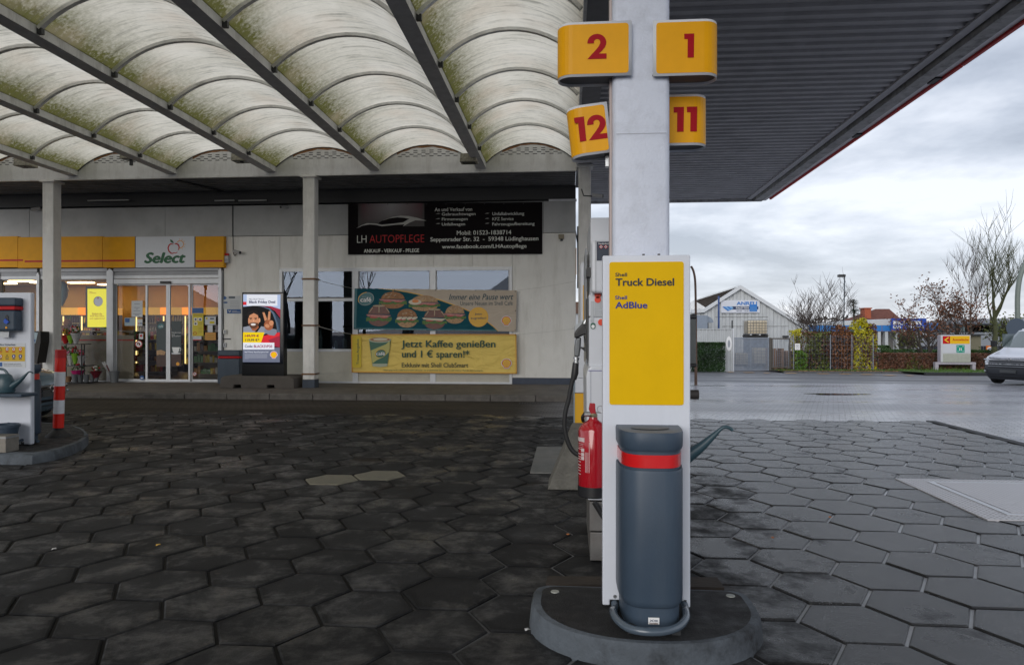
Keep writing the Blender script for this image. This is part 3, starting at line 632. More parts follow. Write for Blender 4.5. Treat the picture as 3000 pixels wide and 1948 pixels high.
# flat lean-to roof between fascia and shop (corrugated soffit over the walkway)
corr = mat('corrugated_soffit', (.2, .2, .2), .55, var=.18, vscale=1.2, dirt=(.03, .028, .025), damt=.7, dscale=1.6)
def corrugated(name, x0, x1, y0, y1, z, pitch, dep, m, parent):
    vs = []; fs = []; y = y0; prof = []
    while y < y1:
        for f_, d in ((0, 0), (.12, 0), (.22, dep), (.62, dep), (.72, 0)): prof.append((y + f_ * pitch, z + d))
        y += pitch
    prof = [(a, b) for a, b in prof if a <= y1] + [(y1, z)]
    for a, b in prof: vs += [(x0, a, cz(b, a)), (x1, a, cz(b, a))]
    fs = [(2 * i, 2 * i + 1, 2 * i + 3, 2 * i + 2) for i in range(len(prof) - 1)]
    return MB().add(vs, fs).build(name, m, parent)
lean = thing('walkway_roof', 'dark corrugated roof over the walkway before the shop', 'roof', (-5, YF + 1, zf))
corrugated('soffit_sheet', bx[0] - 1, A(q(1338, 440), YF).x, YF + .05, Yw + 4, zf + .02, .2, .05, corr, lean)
Box('roof_deck', (bx[0] - 1, YF + .05, zf + .12), (A(q(1338, 440), YF).x, Yw + 6, zf + .16), dark_metal, lean)
d0 = A(q(415, 410), YF + .3); d1 = A(q(520, 465), Yw - .05)
MB().tube([(d0.x, YF + .15, zf - .03), (d1.x, Yw - .1, zf - .03)], .035, 6).build('joist', dark_metal, lean)
Box('wall_plate_beam', (bx[0] - 1, Yw + .05, A(q(900, 470), Yw).z + .02), (xr, Yw + .2, zf + .0), dark_metal, lean)
for (xa, xb) in ((205, 300), (500, 545), (555, 620)):
    p0 = A(q(xa, 467), Yw - .06); p1 = A(q(xb, 466), Yw - .06); Box('light_tube', (p0.x, Yw - .1, p0.z - .015), (p1.x, Yw - .06, p0.z + .015), mat('tube_cover', (.5, .52, .5), .4), lean)

# --- right-hand flat canopy
ze = H + 382 / F * 20.0 * .985; YE = 20.0
zr = zb + .02
YE = (zr - H) * F / (974 - 586) 
fc = thing('flat_canopy', 'flat canopy with dark corrugated underside and red edge strip', 'canopy', (4, 10, zr))
xl = bx[-1]
xs_ = A(rR(630, 1235), YE).x
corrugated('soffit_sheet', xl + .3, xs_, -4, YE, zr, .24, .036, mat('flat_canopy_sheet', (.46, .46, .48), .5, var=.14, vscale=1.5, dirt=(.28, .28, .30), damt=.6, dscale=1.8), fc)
Box('roof_deck', (xl + .02, -4, zr + .35), (xs_ + .5, YE, zr + .4), dark_metal, fc)
def lng(name, x0, x1, z0, z1, m, y0=-4, y1=None, parent=fc):
    y1 = y1 or YE
    return MB().add([(x0, y0, cz(z0, y0)), (x1, y0, cz(z0, y0)), (x1, y1, cz(z0, y1)), (x0, y1, cz(z0, y1)), (x0, y0, cz(z1, y0)), (x1, y0, cz(z1, y0)), (x1, y1, cz(z1, y1)), (x0, y1, cz(z1, y1))],
        [(0, 3, 2, 1), (4, 5, 6, 7), (0, 1, 5, 4), (1, 2, 6, 5), (2, 3, 7, 6), (3, 0, 4, 7)]).build(name, m, parent)
gut = mat('gutter_zinc', (.42, .42, .42), .6, var=.2, dirt=(.02, .02, .018), damt=.9, dscale=5)
lng('flange', xs_ - .02, xs_ + .12, zr - .03, zr + .02, mat('flange_grey', (.5, .5, .52), .5, var=.1))
lng('groove', xs_ + .12, xs_ + .17, zr + .0, zr + .03, dark_metal)
lng('gutter', xs_ + .17, xs_ + .40, zr - .10, zr + .06, gut)
lng('flashing', xs_ + .403, xs_ + .52, zr - .08, zr - .03, mat('flashing_grey', (.75, .76, .78), .45, .2, var=.1))
yy = YE - .35
while yy > -4:
    y2 = yy - 2.0
    lng('red_strip', xs_ + .525, xs_ + .575, zr - .12, zr + .02, mat('red_trim', (.60, .008, .008), .45, var=.08), y2 + .03, yy); 
    lng('edge_fascia', xs_ + .53, xs_ + .57, zr + .025, zr + .55, mat('edge_white', (.6, .6, .6), .5), y2 + .01, yy); yy = y2
for yb_ in (4.2, 6.0, 8.4, 11.5, 14.5): MB().box((xs_ + .42, yb_, cz(zr - .11, yb_)), (xs_ + .53, yb_ + .25, cz(zr - .082, yb_))).build('clip', dark_metal, fc)
Box('end_beam', (xl + .3, YE, zr - .13), (xs_ + .42, YE + .12, zr + .3), gut, fc)
Box('end_flashing', (xl + .3, YE - .03, zr - .06), (xs_ - .8, YE - .002, zr - .01), mat('flashing_grey', 0), fc)
# heavy beam between the two canopies
hb = thing('edge_beam', 'dark heavy steel beam between vaulted and flat canopies', 'beam', (xl + .15, 8, zr))
lng('flange', xl, xl + .045, zb - .02, zb + .5, beam_light, YN, YF + .05, hb)
lng('web', xl + .05, xl + .36, zb - .0, zb + .35, mat('beam_web', (.2, .2, .21), .55, var=.1), YN, YF + 1.0, hb)
# posts
postm = mat('post_paint', (.80, .79, .76), .5, var=.08, vscale=3, dirt=(.14, .13, .10), damt=.5, streak=1)
postb = mat('post_base_paint', (.04, .055, .08), .6, var=.2)
def post(xa, xb, Y, label, base=True, z1=None):
    a = A(q(xa, 800), Y).x; b = A(q(xb, 800), Y).x; w = .3
    t = thing('canopy_post', label, 'post', ((a + a + w) / 2, Y + .15, ZW), group='white posts holding up the walkway roof')
    Box('shaft', (a, Y, ZW + (.2 if base else 0)), (a + w, Y + w, z1 or zf + .0), postm, t, bevel=.02)
    if base: Box('base', (a - .004, Y - .004, ZW), (a + w + .004, Y + w + .004, ZW + .2), postb, t)
    Box('cap', (a - .05, Y - .05, (z1 or zf) - .05), (a + w + .05, Y + w + .05, (z1 or zf) + .0), postm, t)
    return t
YP = G(q(718, 901), ZW).y
p1 = post(703, 737, YP, 'white square post left of the banners bound with brown straps')
p0 = post(98, 138, YP, 'white square post behind the flower rack')
p3 = post(1344, 1373, YP - .1, 'white square post behind the nozzle at the corner of the shop', z1=zb)
for yv in (648, 756, 869):
    z = A(q(715, yv), YP).z; c = A(q(703, yv), YP).x
    st_ = thing('strap', 'brown strap round the middle post, %s' % {648: 'the uppermost of three', 756: 'at half height', 869: 'the lowest of three'}[yv], 'strap', (c, YP, z), group='brown straps round the middle post')
    Box('band', (c - .02, YP - .02, z - .02), (c + .32, YP + .32, z + .02), mat('strap_brown', (.16, .08, .035), .7, var=.3), st_)
c = A(q(1344, 653), YP - .1); 
# floodlights under the beam ends
fl = mat('flood_housing', (.36, .34, .27), .75, var=.4, vscale=20, bump=.5)
for (x, y), lb in (((60, 376), 'leftmost'), ((305, 359), 'second from left'), ((562, 364), 'third from left'), ((1090, 366), 'rightmost')):
    Y = YF - .9; p = A(q(x, y), Y)
    t = thing('flood_light', 'mossy square floodlight under a canopy beam, %s of four' % lb, 'floodlight', p, group='floodlights under the canopy beams')
    MB().prism([(p.x - .2, p.z - .13), (p.x + .2, p.z - .13), (p.x + .18, p.z + .06), (p.x - .18, p.z + .06)], Y - .16, Y + .16).build('housing', fl, t, bevel=.012)
    Box('lens', (p.x - .15, Y - .12, p.z - .138), (p.x + .15, Y + .12, p.z - .131), mat('flood_lens', (.12, .12, .1), .25), t)
    Box('bracket', (p.x - .03, Y - .03, p.z + .06), (p.x + .03, Y + .03, cz(zb, Y)), dark_metal, t)
# ================================================================ SHOP BUILDING
def wall_mat(name, col):
    m = mat(name, col, .5, var=.05, vscale=1.5, dirt=(col[0] * .5, col[1] * .48, col[2] * .42), damt=.5, streak=1, dscale=3.5)
    t = m.node_tree; b = t.nodes['Principled BSDF']; tc = N(t, 'ShaderNodeNewGeometry'); wv = N(t, 'ShaderNodeTexWave', i={'Scale': 5.2, 'Distortion': 0}); wv.bands_direction = 'X'; wv.wave_profile = 'SAW'
    t.links.new(tc.outputs['Position'], wv.inputs['Vector']); bp = N(t, 'ShaderNodeBump', i={'Strength': .35, 'Distance': .004}); t.links.new(wv.outputs[0], bp.inputs['Height']); t.links.new(bp.outputs[0], b.inputs['Normal']); return m
wallm = wall_mat('wall_panel_white', (.82, .81, .77)); attm = mat('attic_panel_grey', (.46, .47, .47), .5, var=.05, dirt=(.12, .12, .12), damt=.45, dscale=1.5)
alu = mat('aluminium_frame', (.62, .64, .67), .38, .15, var=.06)
alud = mat('aluminium_shade', (.33, .34, .36), .45, .3, var=.06)
gls = glass('window_glass', 1.9, (.72, .76, .78), 0, (.42, .5, .64)); glsd = glass('shop_glass', 1.75, (.9, .9, .88), 0, (.6, .6, .7))
shop = thing('shop_building', 'petrol station shop with white panel walls and grey attic', 'shop', (-5, Yw, ZW))
zc = lambda y, x=900: A(q(x, y), Yw).z
xc = lambda x: A(q(x, 750), Yw).x
zt = A(q(900, 474), Yw).z; za1 = A(q(900, 546), Yw).z; 
def wp(name, x0, x1, z0, z1, m, y=Yw, th=.1): return Box(name, (x0, y, z0), (x1, y + th, z1), m, shop)
# attic row
cuts = [-24.0, -21.0, xc(-160), xc(70), xc(385), xc(541), xc(720), xc(1000), xc(1262), xr]
for a, b in zip(cuts, cuts[1:]): wp('attic_panel', a + .006, b - .006, za1 + .012, zt, attm, Yw - .03)
wp('attic_backing', -24.0, xr - .01, za1 - .01, zt - .02, dark_metal, Yw + .072, .05)
Box('wall_cap', (A(q(1275, 470), Yw).x, Yw - .05, zt), (xr + .02, Yw + .1, zt + .05), alu, shop)
zWt = zc(622); zdoor = ZW
def wall_run(x0, x1, z0, z1):
    n = max(1, round((x1 - x0) / 1.15)); w = (x1 - x0) / n
    for k in range(n): wp('wall_panel', x0 + k * w + .004, x0 + (k + 1) * w - .004, z0, z1, wallm)
    wp('wall_core', x0 + .002, x1 - .002, z0 + .002, z1 - .002, mat('joint_grey', (.2, .2, .19), .7), Yw + .03, .1)
xw0, xw1 = xc(650), xc(1190); xs1 = xc(520)
wall_run(xs1, xw0, ZW, za1); wall_run(xw0, xw1, zWt, za1); wall_run(xw1, xr, ZW + .17, za1)
wp('plinth', xw1 + .002, xr, ZW, ZW + .165, mat('plinth_blue_grey', (.05, .065, .10), .6, var=.15), Yw - .01)
wp('wall_core', -24.0, xs1, zc(624, 300), za1, mat('joint_grey', 0), Yw + .03, .1)
# side and back walls, roof: a closed building
Box('side_wall', (xr - .1, Yw + .105, ZW), (xr, Yw + 8.5, zt), wallm, shop)
Box('back_wall', (-24.0, Yw + 8.5, ZW), (xr, Yw + 8.6, zt), wallm, shop)
Box('roof_slab', (-24.0, Yw + .2, zt - .25), (xr - .11, Yw + 8.5, zt - .02), dark_metal, shop)
inw = mat('interior_wall', (.48, .30, .09), .7); 
Box('interior_partition', (xc(600), Yw + .15, ZW), (xc(600) + .1, Yw + 8.4, zt - .3), mat('partition_dark', (.08, .075, .07), .8), shop)
Box('interior_ceiling', (-23.9, Yw + .2, zc(640, 300) + .10), (xc(600) - .01, Yw + 8.4, zc(640, 300) + .15), mat('interior_ceiling', (.45, .36, .22), .8), shop)
Box('interior_back_wall', (-23.9, Yw + 5.6, ZW + .01), (xc(600) - .01, Yw + 5.7, zc(640, 300) + .09), inw, shop)
Box('interior_floor', (-23.9, Yw + .15, ZW + .001), (xc(600) - .01, Yw + 5.6, ZW + .012), mat('interior_floor', (.16, .12, .08), .35, var=.2), shop)
# ---- window bank
def window_bank():
    xs4 = [650, 826, 1006, 1190]
    zr1, zr0 = zc(622), zc(893) + .01
    za_, zb_, zc_, zd_ = zc(632), zc(696), zc(812), zc(876)
    for i in range(3):
        w = pempty('window', shop)
        x0, x1 = xc(xs4[i]) + (.0 if i else 0), xc(xs4[i + 1])
        mb = MB(); fw = .075; yy0, yy1 = Yw - .03, Yw + .08
        zs_ = [zr0, zd_ - 0.02, zc_, zb_, zr1 - .0]
        Box('frame', (x0, yy0, zr0), (x0 + fw, yy1, zr1), alu, w); Box('frame', (x1 - fw, yy0, zr0), (x1 - .002, yy1, zr1), alu, w)
        for zz, h in ((zr1 - .09, .088), (zb_ - .04, .08), (zc_ - .06, .07), (zr0, .07)): Box('transom', (x0 + fw + .001, yy0 + .01, zz), (x1 - fw - .001, yy1 - .01, zz + h), alu, w)
        Box('sash', (x0 + fw + .002, yy0 + .03, zb_ + .041), (x0 + fw + .03, yy1 - .02, zr1 - .092), alud, w); Box('sash', (x1 - fw - .03, yy0 + .03, zb_ + .041), (x1 - fw - .002, yy1 - .02, zr1 - .092), alud, w)
        Box('gasket', (x0 + fw + .031, yy0 + .025, zb_ + .041), (x1 - fw - .031, yy0 + .04, zb_ + .075), black_plastic, w)
        Box('pane', (x0 + fw + .03, Yw + .02, zb_ + .076), (x1 - fw - .03, Yw + .026, zr1 - .092), gls, w)
        Box('pane', (x0 + fw + .001, Yw + .02, zc_ + .012), (x1 - fw - .001, Yw + .026, zb_ - .042), gls, w)
        Box('infill', (x0 + fw + .001, Yw + .0, zr0 + .071), (x1 - fw - .001, Yw + .03, zc_ - .061), mat('infill_cream', (.6, .58, .5), .5, var=.04, dirt=(.3, .28, .22), damt=.3), w)
window_bank()
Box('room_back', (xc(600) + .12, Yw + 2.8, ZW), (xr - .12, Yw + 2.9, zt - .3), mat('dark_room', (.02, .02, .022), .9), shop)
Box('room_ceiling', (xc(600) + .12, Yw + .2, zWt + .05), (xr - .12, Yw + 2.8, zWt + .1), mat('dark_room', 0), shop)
for k, (xa, h) in enumerate(((700, .3), (745, .5), (780, .22), (800, .4))):
    p = A(q(xa, 800), Yw + .5); MB().lathe([(.05, 0), (.06, h * .6), (.02, h * .8), (.02, h)], (p.x, p.y, zc(812) + .02), 10).build('shelf_jar', mat('jar_glass', (.1, .13, .13), .2), shop)
Box('window_shelf', (xc(655), Yw + .3, zc(812) - .01), (xc(820), Yw + .7, zc(812) + .015), mat('shelf_dark', (.08, .08, .08), .5), shop)

# ---- shopfront: posts, shutter boxes, glass
ys = Yw - .02
dz = lambda y: A(rDoor(1500, y), Yw).z
dxx = lambda x: A(rDoor(x, 800), Yw).x
front = [(-1400, -920), (-910, -420), (-410, 55), (90, 925), (1005, 2310)]
for a, b in front:
    x0, x1 = dxx(a), dxx(b)
    Box('shutter_box', (x0, Yw - .06, dz(64)), (x1, Yw + .1, dz(22)), alud, shop)
    mb = MB()
    for k in range(4): mb.box((x0, Yw - .04 + .0, dz(75 + k * 11) - .018), (x1, Yw + .02, dz(75 + k * 11) + .012))
    mb.build('shutter_slats', alud, shop)
    Box('shutter_recess', (x0, Yw + .03, dz(116)), (x1, Yw + .05, dz(64)), dark_metal, shop)
    Box('lintel', (x0, Yw - .04, dz(152)), (x1, Yw + .08, dz(117)), alu, shop)
for a, b, t_ in ((55, 90, 64), (925, 1005, 24), (2310, 2350, 24), (-920, -910, 64), (-420, -410, 64)):
    x0, x1 = dxx(a), dxx(b); xm = (x0 + x1) / 2
    MB().prism([(x0, ZW), (x1, ZW), (x1, dz(t_ + 38)), (xm, dz(t_ + 2)), (x0, dz(t_ + 38))], Yw - .09, Yw + .1).build('pilaster', alu, shop, bevel=.006)
film = mat('frosted_film', (.30, .27, .23), .6, var=.06)
for a, b in front[:4]:
    x0, x1 = dxx(a), dxx(b)
    w = pempty('window', shop)
    Box('sill', (x0, Yw - .01, ZW), (x1, Yw + .06, dz(1425)), alu, w); Box('frame', (x0, Yw - .01, dz(160)), (x1, Yw + .06, dz(152) - .001), alu, w)
    Box('pane', (x0, Yw + .02, dz(1425)), (x1, Yw + .028, dz(160)), glsd, w)
    zf1 = dz(858)
    Box('frosted_film', (x0, Yw + .034, dz(1424)), (x1, Yw + .037, dz(928)), film, w); Box('frosted_film', (x0, Yw + .034, dz(914)), (x1, Yw + .037, zf1), film, w)
    Box('red_stripe', (x0, Yw + .033, dz(928)), (x1, Yw + .038, dz(914)), print_red, w)
# sliding door
dr = thing('sliding_door', 'glazed automatic sliding door of the shop below the white sign', 'door', (dxx(1650), Yw, ZW))
Box('header', (dxx(1010), Yw - .07, dz(222)), (dxx(2308), Yw + .1, dz(160)), alu, dr, bevel=.006)
Box('sensor', (dxx(1595), Yw - .12, dz(218)), (dxx(1725), Yw - .071, dz(190)), black_plastic, dr, bevel=.01)
def leaf(a, b, Y, nm, fw=10, film_=False):
    l = bpy.data.objects.new(nm, None); C.objects.link(l); l.parent = dr
    x0, x1 = dxx(a), dxx(b); f_ = abs(dxx(a + fw) - x0); zt_, zb_ = dz(224), dz(1455)
    mb = MB().box((x0, Y, zb_), (x0 + f_, Y + .045, zt_)).box((x1 - f_, Y, zb_), (x1, Y + .045, zt_)).box((x0 + f_, Y, zt_ - .03), (x1 - f_, Y + .045, zt_)).box((x0 + f_, Y, zb_), (x1 - f_, Y + .045, zb_ + .11))
    mb.build('frame', alu, l); Box('pane', (x0 + f_, Y + .018, zb_ + .11), (x1 - f_, Y + .026, zt_ - .03), glsd, l)
    return l
f1 = leaf(1010, 1390, Yw + .03, 'fixed_light'); leaf(1392, 1672, Yw - .02, 'door_leaf', 24); leaf(1674, 1948, Yw - .02, 'door_leaf', 24); leaf(1950, 2306, Yw + .03, 'fixed_light', 14)
Box('frosted_film', (dxx(1022), Yw + .06, dz(1424)), (dxx(1225), Yw + .063, dz(928)), film, f1); Box('frosted_film', (dxx(1022), Yw + .06, dz(914)), (dxx(1225), Yw + .063, dz(858)), film, f1)
Box('red_stripe', (dxx(1022), Yw + .059, dz(928)), (dxx(1225), Yw + .064, dz(914)), print_red, f1)
for y in (757, 1175): MB().lathe([(.02, 0), (.02, .03)], (0, 0, 0), 10).build('lock', dark_metal, dr).location = (dxx(1688) - dr.location.x, -.03, dz(y) - dr.location.z)
Box('threshold', (dxx(1010), Yw - .1, ZW), (dxx(2308), Yw + .08, ZW + .02), alud, dr)

# ---- yellow sign band with white name panel
sg = thing('shop_sign', 'yellow sign band over the shop front with white name panel, green lettering and apple', 'sign', (xc(100), Yw - .1, zc(622)))
YS = Yw - .16
def spanel(x0, x1, y0, y1, m, nm, Y=YS, th=.14): return panel(nm, rSel, x0, y0, x1, y1, Y, th, m, sg)
spanel(-1500, -640, 387, 694, sign_yellow, 'yellow_panel'); spanel(-636, 175, 387, 694, sign_yellow, 'yellow_panel'); spanel(179, 1020, 387, 694, sign_yellow, 'yellow_panel'); spanel(1024, 1343, 387, 694, sign_yellow, 'yellow_panel')
spanel(1343, 1351, 385, 694, dark_metal, 'joint', YS + .01, .12); spanel(1352, 1936, 385, 692, mat('sign_white', (.66, .69, .74), .35, var=.03), 'white_panel'); spanel(1937, 1947, 385, 694, dark_metal, 'joint', YS + .01, .12)
spanel(1948, 2228, 383, 692, sign_yellow, 'yellow_panel')
for a, b in ((-1500, 228), (245, 1335), (1950, 2215)): spanel(a, b, 619, 636, print_red, 'red_stripe', YS - .004, .004)
grn = mat('print_green', (.0, .11, .035), .45)
T('Select', rSel, 1435, 540, 1852, 652, YS - .003, grn, sg, bold=.05, shear=.25)
def stroke(name, r, pts, w, Y, m, parent, closed=False):
    P = [Vector((A(r(*p), Y).x, A(r(*p), Y).z)) for p in pts]; k = (A(r(pts[0][0] + 10, pts[0][1]), Y).x - A(r(*pts[0]), Y).x) / 10
    vs = []; n = len(P)
    for i, p in enumerate(P):
        a = P[(i - 1) % n] if (closed or i) else p; b = P[(i + 1) % n] if (closed or i < n - 1) else p
        d = (b - a).normalized(); nn = Vector((-d.y, d.x)); ww = (w[i] if isinstance(w, list) else w) * k / 2
        vs += [(p.x + nn.x * ww, Y, p.y + nn.y * ww), (p.x - nn.x * ww, Y, p.y - nn.y * ww)]
    fs = [(2 * i, 2 * i + 1, (2 * i + 3) % (2 * n), (2 * i + 2) % (2 * n)) for i in range(n if closed else n - 1)]
    return MB().add(vs, fs).build(name, m, parent)
stroke('apple_mark', rSel, [(1728, 462), (1700, 458), (1682, 475), (1674, 500), (1682, 530), (1705, 552), (1722, 553), (1735, 546), (1750, 550), (1768, 540)], [6, 12, 14, 13, 13, 12, 10, 8, 8, 6], YS - .003, print_red, sg)
stroke('apple_mark', rSel, [(1740, 458), (1755, 455), (1775, 466), (1784, 485), (1782, 505), (1772, 522)], [8, 12, 13, 12, 9, 5], YS - .003, print_red, sg)
flat('apple_leaf', rSel, [(1693, 413), (1712, 420), (1726, 435), (1732, 452), (1712, 448), (1698, 435)], YS - .003, grn, sg)
sunm = mat('print_orange', (.8, .33, .0), .4)
stroke('sun_mark', rSel, ell(1795, 462, 33, 36, 18, -150, 110), 7, YS - .002, sunm, sg)
for k in range(7):
    a = math.radians(-100 + k * 33); stroke('sun_ray', rSel, [(1795 + 42 * math.cos(a), 462 + 46 * math.sin(a)), (1795 + 52 * math.cos(a), 462 + 56 * math.sin(a))], 5, YS - .003, sunm, sg)

# ================================================================ BANNERS
def cloth(name, base, folds=0, back=None):
    m = mat(name, base, .6, var=.05, vscale=2, spec=.2)
    if folds:
        t = m.node_tree; b = t.nodes['Principled BSDF']; tc = N(t, 'ShaderNodeTexCoord'); mp = N(t, 'ShaderNodeMapping', i={'Rotation': (0, .5, 0), 'Scale': (1, 1, 2.5)}); t.links.new(tc.outputs['Object'], mp.inputs[0])
        n = N(t, 'ShaderNodeTexNoise', i={'Scale': 1.1, 'Detail': 3, 'Distortion': 1.2}); t.links.new(mp.outputs[0], n.inputs['Vector']); bp = N(t, 'ShaderNodeBump', i={'Strength': folds, 'Distance': .08}); t.links.new(n.outputs[0], bp.inputs['Height']); t.links.new(bp.outputs[0], b.inputs['Normal'])
    return m
def grommets(par, r, pts, Y):
    mb = MB()
    for p in pts:
        w = A(r(*p), Y); mb.prism(ell(w.x, w.z, .014, .014, 8), Y - .004, Y)
    mb.build('grommets', dark_metal, par)
# black banner
YB = Yw - .05
b0 = thing('banner', 'black car care banner with white lettering on the attic', 'banner', A(rLH(1200, 655), YB))
flat('sheet', rLH, [(78, 68), (2336, 48), (2335, 652), (78, 658)], YB, mat('banner_black', (.006, .004, .005), .75, spec=.15), b0, .01)
gm = bpy.data.materials.new('maroon_fade_print'); gm.use_nodes = True; t = gm.node_tree; b = t.nodes['Principled BSDF']; b.inputs['Roughness'].default_value = .45
tc = N(t, 'ShaderNodeTexCoord'); sx = N(t, 'ShaderNodeSeparateXYZ'); t.links.new(tc.outputs['Generated'], sx.inputs[0]); cr = N(t, 'ShaderNodeValToRGB'); t.links.new(sx.outputs[0], cr.inputs[0])
cr.color_ramp.elements[0].color = (.01, .008, .009, 1); cr.color_ramp.elements[1].color = (.01, .008, .009, 1)
for p, c in ((.08, (.09, .02, .035, 1)), (.5, (.34, .33, .34, 1)), (.95, (.10, .02, .035, 1))): cr.color_ramp.elements.new(p).color = c
c2 = N(t, 'ShaderNodeMixRGB', i={1: (.012, .009, .01, 1)}); sz = N(t, 'ShaderNodeMapRange', i={1: .1, 2: .9, 3: 0, 4: 1}); t.links.new(sx.outputs[2], sz.inputs[0]); t.links.new(sz.outputs[0], c2.inputs[0]); t.links.new(cr.outputs[0], c2.inputs[2]); t.links.new(c2.outputs[0], b.inputs['Base Color'])
flat('fade_print', rLH, [(195, 68), (965, 62), (965, 330), (195, 335)], YB - .002, gm, b0)
blkb = mat('banner_black', 0)
flat('car_mark', rLH, [(170, 356), (235, 318), (300, 295), (370, 297), (415, 300), (500, 255), (600, 220), (690, 207), (780, 212), (880, 232), (990, 266), (860, 262), (800, 285), (715, 333), (735, 308), (640, 312), (470, 330), (410, 314), (330, 308), (250, 322)], YB - .004, mat('print_silver', (.38, .38, .36), .4), b0)
flat('car_mark', rLH, [(415, 302), (470, 268), (560, 238), (650, 226), (730, 232), (790, 244), (720, 284), (620, 298), (470, 312)], YB - .006, blkb, b0)
flat('car_mark', rLH, [(160, 362), (240, 322), (330, 310), (470, 332), (640, 314), (735, 310), (715, 336), (500, 350)], YB - .0035, blkb, b0)
wt = mat('banner_lettering', (.78, .80, .75), .6, spec=.1)
for s, bx_ in (('An und Verkauf von', (1085, 112, 1520, 155)), ('Gebrauchtwagen', (1168, 170, 1560, 215)), ('Firmenwagen', (1168, 229, 1468, 273)), ('Unfallwagen', (1168, 288, 1438, 333)),
               ('Unfallabwicklung', (1755, 165, 2125, 212)), ('KFZ Service', (1755, 226, 2002, 262)), ('Fahrzeugaufbereitung', (1755, 284, 2245, 330)), ('Mobil: 01523-1838714', (1342, 378, 1975, 428)),
               ('Seppenrader Str. 32  -  59348 Lüdinghausen', (1035, 452, 2290, 516)), ('www.facebook.com/LHAutopflege', (1170, 540, 2152, 598)), ('ANKAUF - VERKAUF - PFLEGE', (262, 592, 903, 635))):
    T(s, rLH, *bx_, YB - .004, wt, b0, bold=.008 if len(s) < 24 else .014)
T('LH', rLH, 183, 436, 292, 522, YB - .004, wt, b0, bold=-.012); T('AUTOPFLEGE', rLH, 328, 430, 963, 520, YB - .004, print_red, b0, bold=-.012)
for (x, y) in ((1125, 185), (1125, 243), (1125, 300), (1695, 181), (1695, 240), (1695, 297)):
    flat('arrow_mark', rLH, [(x - 30, y + 4), (x, y - 6), (x + 28, y - 3), (x + 6, y + 3)], YB - .004, mat('print_silver', 0), b0)
grommets(b0, rLH, [(x, 75 - i * .8) for i, x in enumerate(range(90, 2330, 225))] + [(x, 648) for x in range(90, 2330, 225)], YB - .002)
# sandwich banner
Y1 = Yw - .16
b1 = thing('banner', 'teal and cream banner with six sandwiches hung across the windows', 'banner', A(rBan(1150, 868), Y1))
cream = cloth('banner_cream', (.55, .47, .38), .5); teal = cloth('banner_teal', (.0, .075, .105), .35)
flat('sheet', rBan, [(85, 295), (2245, 322), (2232, 868), (72, 840)], Y1, cream, b1, .006)
flat('teal_field', rBan, [(85, 296), (430, 299), (620, 322), (780, 348), (940, 382), (1090, 420), (1230, 458), (1400, 520), (1540, 572), (1640, 615), (1760, 675), (1850, 740), (1930, 800), (1997, 864), (72, 839)], Y1 - .002, teal, b1)
stroke('yellow_line', rBan, [(405, 298), (620, 318), (780, 342), (940, 376), (1090, 414), (1230, 452), (1400, 514), (1540, 566), (1640, 609), (1760, 669), (1850, 738), (1930, 800), (2000, 866)], [2, 8, 10, 11, 11, 11, 11, 11, 11, 11, 11, 9, 6], Y1 - .004, mat('line_yellow', (.75, .42, .02), .4), b1)
navyt = mat('teal_lettering', (.01, .06, .09), .5)
T('Immer eine Pause wert', rBan, 1340, 368, 2200, 448, Y1 - .004, navyt, b1, bold=.012, shear=.32)
T('Unsere Neuen im Shell Café', rBan, 1492, 466, 2190, 520, Y1 - .004, navyt, b1)
flat('badge', rBan, ell(1735, 676, 132, 132, 36), Y1 - .006, mat('badge_yellow', (.75, .40, .01), .4), b1)
T('Jetzt', rBan, 1685, 622, 1782, 656, Y1 - .008, navyt, b1, bold=.01); T('zugreifen!', rBan, 1632, 674, 1838, 714, Y1 - .008, navyt, b1, bold=.01)
stroke('oval_mark', rBan, ell(238, 435, 104, 82, 30, rot=-18), 6, Y1 - .005, mat('oval_grey', (.25, .33, .33), .4), b1, closed=True)
flat('oval_field', rBan, ell(238, 435, 102, 80, 30, rot=-18), Y1 - .003, mat('oval_teal', (.02, .14, .16), .4), b1)
stroke('oval_arc', rBan, ell(238, 435, 106, 84, 16, 170, 290, rot=-18), 7, Y1 - .006, mat('line_yellow', 0), b1)
T('Shell', rBan, 185, 399, 240, 420, Y1 - .006, mat('oval_grey', 0), b1); T('café', rBan, 162, 412, 308, 476, Y1 - .006, print_white, b1, bold=.02)
bun1 = mat('bun_brown', (.30, .13, .04), .5, var=.45, vscale=22); bun2 = mat('bun_pretzel', (.12, .025, .01), .4, var=.4, vscale=18); bun3 = mat('bun_pale', (.42, .25, .12), .5, var=.4, vscale=25)
let_ = mat('lettuce', (.07, .16, .02), .5, var=.6, vscale=40); ham = mat('ham', (.5, .2, .18), .5, var=.3, vscale=20); egg = mat('egg_white', (.65, .58, .45), .5, var=.1); tom = mat('tomato', (.4, .02, .015), .4); crack = mat('bun_crack', (.45, .34, .22), .5)
def jag(x0, x1, y, h, n):
    return [(x0 + (x1 - x0) * k / n, y + random.uniform(-h, h)) for k in range(n + 1)]
